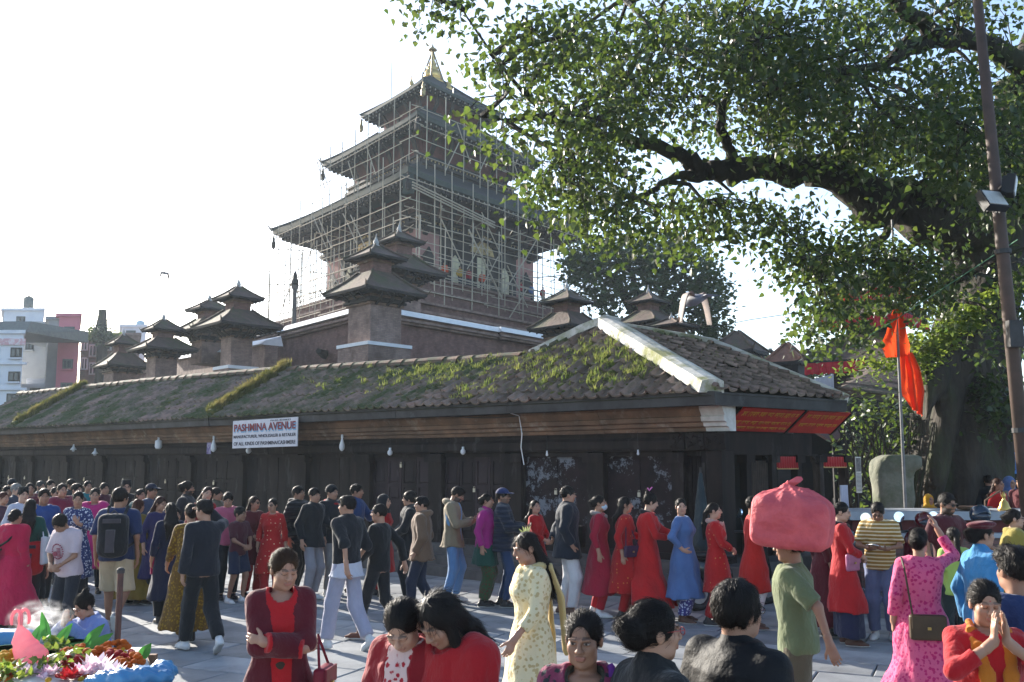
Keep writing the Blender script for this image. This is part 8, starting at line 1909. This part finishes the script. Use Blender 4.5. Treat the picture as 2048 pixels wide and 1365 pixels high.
# pink carrier bag
c = gnd(48, 1335, TZ); m_bag = M('pink_carrier', (.85, .42, .45), (.80, .30, .36), scale=5, rough=.35, trans=.55, bump=.006)
g = Grid((-.25, -.2, -.02), (.3, .2, .52), .0115); g.cone((.05, 0, .08), (-.02, 0, .20), .13, .085, .03, (v3(0, 1, 0), 1.5)); g.cone((.13, 0, .05), (.0, 0, .10), .06, .07, .05, (v3(0, 1, 0), 1.3)); g.cone((-.02, 0, .20), (-.05, 0, .30), .075, .035, .04, (v3(0, 1, 0), 1.9))
wv = waves(55, 9, 20, 70); g.disp(lambda x, y, z: .009 * wv(x, y, z)); g.disp(lambda x, y, z: .010 * np.abs(np.sin(40 * x + 9 * z + 3 * np.sin(19 * z + 9 * y))) + 0 * y)
for o_ in (-.03, .03):
    for i in range(12):
        f_ = lambda t: v3(-.05 + math.cos(t) * .04 + o_ * .5, o_, .36 + math.sin(t) * .075); g.cone(f_(math.pi * (i / 12 * 1.3 - .15)), f_(math.pi * ((i + 1) / 12 * 1.3 - .15)), .012, .012, .01)
g.cut(lambda x, y, z: -z + 0 * x + 0 * y); V, F_ = g.nets()
o_ = put('carrier_bag', raw_mesh('carrier_bag', V, F_, m_bag, True), None, c); tag(o_, 'translucent pink plastic carrier bag standing on the stall', 'bag')
g = Grid((-.3, -.3, -.05), (.3, .3, .3), .02); g.box((0, 0, .06), (.2, .12, .07), .05); wv = waves(56, 8, 15, 45); g.disp(lambda x, y, z: .012 * wv(x, y, z)); V, F_ = g.nets(); c = gnd(15, 1292, TZ); o_ = put('blue_bag', raw_mesh('blue_bag', V, F_, m_bsheet, True), None, c); tag(o_, 'small crumpled blue bag behind the pink carrier', 'bag')
# loose blossoms, packets and petals heaped between the bigger things
for (mt, nm, n_, sz) in ((m_or, 'orange', 26, .03), (m_rd, 'red', 20, .026), (m_ye, 'yellow', 16, .026)):
    for k in range(n_):
        c = gnd(rnd.uniform(-10, 285), rnd.uniform(1296, 1362), TZ + .02 + rnd.uniform(0, .03)); o_ = put('blossom', blob[mt], None, c, (rnd.uniform(-.5, .5), rnd.uniform(-.5, .5), 0), (sz, sz, sz)); tag(o_, 'loose %s blossom lying among the offerings' % nm, 'flower', 'loose %s blossoms on the stall' % nm)
for k in range(14):
    c = gnd(rnd.uniform(0, 270), rnd.uniform(1305, 1360), TZ + .02); lotus_s = rnd.uniform(.05, .08); g_ = MB()
    for q in range(6):
        a = q * 1.047 + rnd.random(); d = Vector((math.cos(a), math.sin(a), rnd.uniform(.3, 1))).normalized(); sd = Vector((-math.sin(a), math.cos(a), 0)) * .02; g_.add([c, c + d * lotus_s * .6 + sd, c + d * lotus_s, c + d * lotus_s * .6 - sd], [(0, 1, 2, 3)])
    g_.own('petal_flower', m_wp if k % 2 else m_pk, c, 'small open %s flower lying among the offerings' % ('white' if k % 2 else 'pink'), 'flower', 'small open %s flowers on the stall' % ('white' if k % 2 else 'pink'))
# rusty post
c = gnd(234, 1312, 0); c = at(234, 1300, 8.55); ps = thing('iron_post', (c.x, 8.55, 0), 'rusty brown iron post beside the squatting woman', 'post'); zt = at(234, 1142, 8.55).z
MB().tube([(c.x, 8.55, 0), (c.x, 8.55, zt)], .026, 10).build('tube', M('rust', (.11, .055, .045), (.07, .04, .035), scale=12, rough=.8), ps); MB().lathe((c.x, 8.55, zt), [(.032, -.02), (.034, .01), (.02, .025), (.002, .03)], 10).build('cap', m_fascia, ps)
# candle flame tuft and smoke
c = at(82, 1240, 8.75); sm_ = thing('incense_smoke', c, 'puff of pale incense smoke drifting over the stall', 'smoke')
mb = MB(); mb.lathe((0, 0, 0), [(.01, -1), (.6, -.8), (.92, -.4), (1, 0), (.92, .4), (.6, .8), (.01, 1)], 16); me = mb.mesh('smoke', None)
ms_ = bpy.data.materials.new('smoke'); ms_.use_nodes = True; n_ = ms_.node_tree.nodes; l_ = ms_.node_tree.links; n_.remove(n_['Principled BSDF']); pv = n_.new('ShaderNodeVolumePrincipled'); pv.inputs['Color'].default_value = (.93, .95, 1, 1); pv.inputs['Anisotropy'].default_value = .3
tc = n_.new('ShaderNodeTexCoord'); nz = n_.new('ShaderNodeTexNoise'); nz.inputs['Scale'].default_value = 2.6; nz.inputs['Detail'].default_value = 4; nz.inputs['Distortion'].default_value = 1.2; l_.new(tc.outputs['Object'], nz.inputs['Vector'])
ln = n_.new('ShaderNodeVectorMath'); ln.operation = 'LENGTH'; l_.new(tc.outputs['Object'], ln.inputs[0]); mr = n_.new('ShaderNodeMapRange'); mr.inputs['From Min'].default_value = .25; mr.inputs['From Max'].default_value = .95; mr.inputs['To Min'].default_value = 1; mr.inputs['To Max'].default_value = 0; l_.new(ln.outputs['Value'], mr.inputs[0])
m2 = n_.new('ShaderNodeMapRange'); m2.inputs['From Min'].default_value = .46; m2.inputs['From Max'].default_value = .68; l_.new(nz.outputs['Fac'], m2.inputs[0]); mu = n_.new('ShaderNodeMath'); mu.operation = 'MULTIPLY'; l_.new(mr.outputs[0], mu.inputs[0]); l_.new(m2.outputs[0], mu.inputs[1]); m3 = n_.new('ShaderNodeMath'); m3.operation = 'MULTIPLY'; m3.inputs[1].default_value = 9; l_.new(mu.outputs[0], m3.inputs[0]); l_.new(m3.outputs[0], pv.inputs['Density']); l_.new(pv.outputs[0], n_['Material Output'].inputs['Volume'])
me.materials.clear(); me.materials.append(ms_); o_ = put('smoke_puff', me, sm_, c, (0, 0, 0), (.33, .22, .20)); tag(o_, kind='stuff')

# ------------------------------------------------------------------ scooters parked by the walls
def scooter(pos, yaw, label, c1, mirror_up=.0, face=False):
    dirn = Matrix.Rotation(yaw, 3, 'Z') @ Vector((.25, 1, .1))
    s_ = thing('scooter', pos, label, 'scooter'); X, Y, _ = pos; rz_ = Matrix.Rotation(yaw, 3, 'Z'); q = lambda x, y, z: Vector(pos) + rz_ @ Vector((x, y, z)); mp_ = M('scooter_%s' % c1, lin(c1), rough=.25, spec=.6)
    g = Grid((-.4, -1.0, 0), (.4, 1.0, 1.2), .03); g.cone((0, -.62, .42), (0, -.50, .88), .14, .16, .05, (v3(0, 1, 0), 1.8)); g.cone((0, -.45, .25), (0, .2, .24), .12, .14, .05, (v3(0, 0, 1), 2)); g.cone((0, .2, .45), (0, .8, .62), .17, .12, .08); g.cone((0, -.52, .9), (0, -.5, 1.0), .12, .10, .05, (v3(0, 1, 0), 1.6)); V, F_ = g.nets(); V = V @ np.array(rz_).T
    put('body', raw_mesh('body', V.astype(np.float32), F_, mp_, True), s_)
    g = Grid((-.3, -.1, .5), (.3, .95, .95), .03); g.cone((0, .1, .72), (0, .75, .76), .13, .11, .05, (v3(0, 0, 1), 2.2)); V, F_ = g.nets(); put('seat', raw_mesh('seat', (V @ np.array(rz_).T).astype(np.float32), F_, m_lampb, True), s_)
    for yy in (-.66, .62):
        t_ = MB(); pts = [q(0, yy + .2 * math.cos(a), .24 + .2 * math.sin(a)) for a in np.linspace(0, 6.283, 21)]; t_.tube(pts, .055, 8, False); w_ = t_.build('wheel', m_lampb, s_, True); MB().tube([q(-.03, yy, .24), q(.03, yy, .24)], .15, 14).build('rim', M('alloy', (.4, .4, .42), rough=.35, metallic=.7), w_)
    MB().tube([q(-.33, -.38, 1.02), q(-.12, -.5, 1.03), q(.12, -.5, 1.03), q(.33, -.38, 1.02)], .018, 8).build('handlebar', m_lampb, s_)
    MB().tube([q(0, -.645, .86), q(0, -.68, .86)], [.08, .07], 12).build('headlight', m_glass, s_)
    for sg in (-1, 1):
        a = q(sg * .2, -.46, 1.04); b = q(sg * .26, -.42, 1.24 + mirror_up); n2 = ((Vector((0, 0, CAMH)) - b).normalized() if face else dirn).normalized(); m_ = MB().tube([a, b], .008, 6).build('mirror_stem', m_lampb, s_); MB().tube([b - n2 * .012, b + n2 * .012], .075, 16).build('mirror', M('mirror_silver', (.85, .88, .92), rough=.03, metallic=1.0), m_)
    return s_
c = at(1745, 1100, 13.6); scooter((c.x, 13.6, 0), R(200), 'scooter with round mirrors parked behind the striped polo man', '#3a3f4a', 0, True)
c = at(1865, 1100, 14.0); scooter((c.x, 14.0, 0), R(185), 'dark red scooter parked at the ledge behind the bearded man', '#5a1420')
c = at(1462, 1100, 14.1); scooter((c.x, 14.1, 0), R(120), 'black scooter parked at the shop corner behind the queue', '#15171b', .05)
def helmet(px, py, Y, c1, label):
    c = at(px, py, Y); h_ = thing('helmet', c, label, 'helmet'); g = Grid((-.2, -.2, -.2), (.2, .2, .2), .014); g.ell((0, 0, 0), (.125, .15, .13)); g.cut(lambda x, y, z: -.085 - z + 0 * x + 0 * y); g.ell((0, -.17, -.02), (.10, .09, .055), .01, None, True); V, F_ = g.nets(); put('shell', raw_mesh('shell', V, F_, M('helmet_%s' % c1, lin(c1), rough=.2, spec=.6), True), h_)
    g = Grid((-.2, -.2, -.2), (.2, .2, .2), .014); g.ell((0, -.02, -.015), (.118, .135, .06)); g.cut(lambda x, y, z: y + .06 + 0 * x + 0 * z); V, F_ = g.nets(); put('visor', raw_mesh('visor', V, F_, M('visor', (.05, .06, .08), rough=.08, spec=.7), True), h_)
helmet(1848, 1042, 13.9, '#5a1822', 'dark red helmet resting on the scooter by the ledge'); helmet(1960, 1030, 12.9, '#223448', 'blue black helmet showing above the maroon beret')
# furled grey-green umbrella cloth hanging at the shop corner
c = on_plane(1402, 985, A(0, .3, 0), N); um = thing('furled_umbrella', c, 'furled grey green market umbrella leaning at the shop corner', 'umbrella'); zt = on_plane(1402, 935, A(0, .3, 0), N).z
base = Vector((c.x, c.y, .5)); g = Grid((-.35, -.35, -1.3), (.35, .35, .6), .022); g.cone((0, 0, zt - c.z - .1), (.0, 0, -.75), .03, .15, .02); wv = waves(91, 8, 30, 60, .06); g.disp(lambda x, y, z: .025 * wv(x, y, z)); V, F_ = g.nets(); put('canopy', raw_mesh('canopy', V, F_, C_('#2a3a40'), True), um); MB().tube([Vector((c.x, c.y, .335)), Vector((c.x, c.y, zt))], .018, 8).build('pole', m_fascia, um)
# ------------------------------------------------------------------ hazy morning air
hz = MB().hexa([(-190, -30, -1), (190, -30, -1), (190, 190, -1), (-190, 190, -1)], [(-190, -30, 37), (190, -30, 37), (190, 190, 37), (-190, 190, 37)])
mh = bpy.data.materials.new('haze'); mh.use_nodes = True; n_ = mh.node_tree.nodes; n_.remove(n_['Principled BSDF'])
pv_ = n_.new('ShaderNodeVolumePrincipled'); pv_.inputs['Color'].default_value = (.74, .88, 1.0, 1); pv_.inputs['Density'].default_value = .00045; pv_.inputs['Anisotropy'].default_value = .25
mh.node_tree.links.new(pv_.outputs[0], n_['Material Output'].inputs['Volume'])
tag(put('haze', hz.mesh('haze', mh)), kind='stuff')
print('TOTAL TRIS', TRI[0], sum(len(m.polygons) for m in bpy.data.meshes))
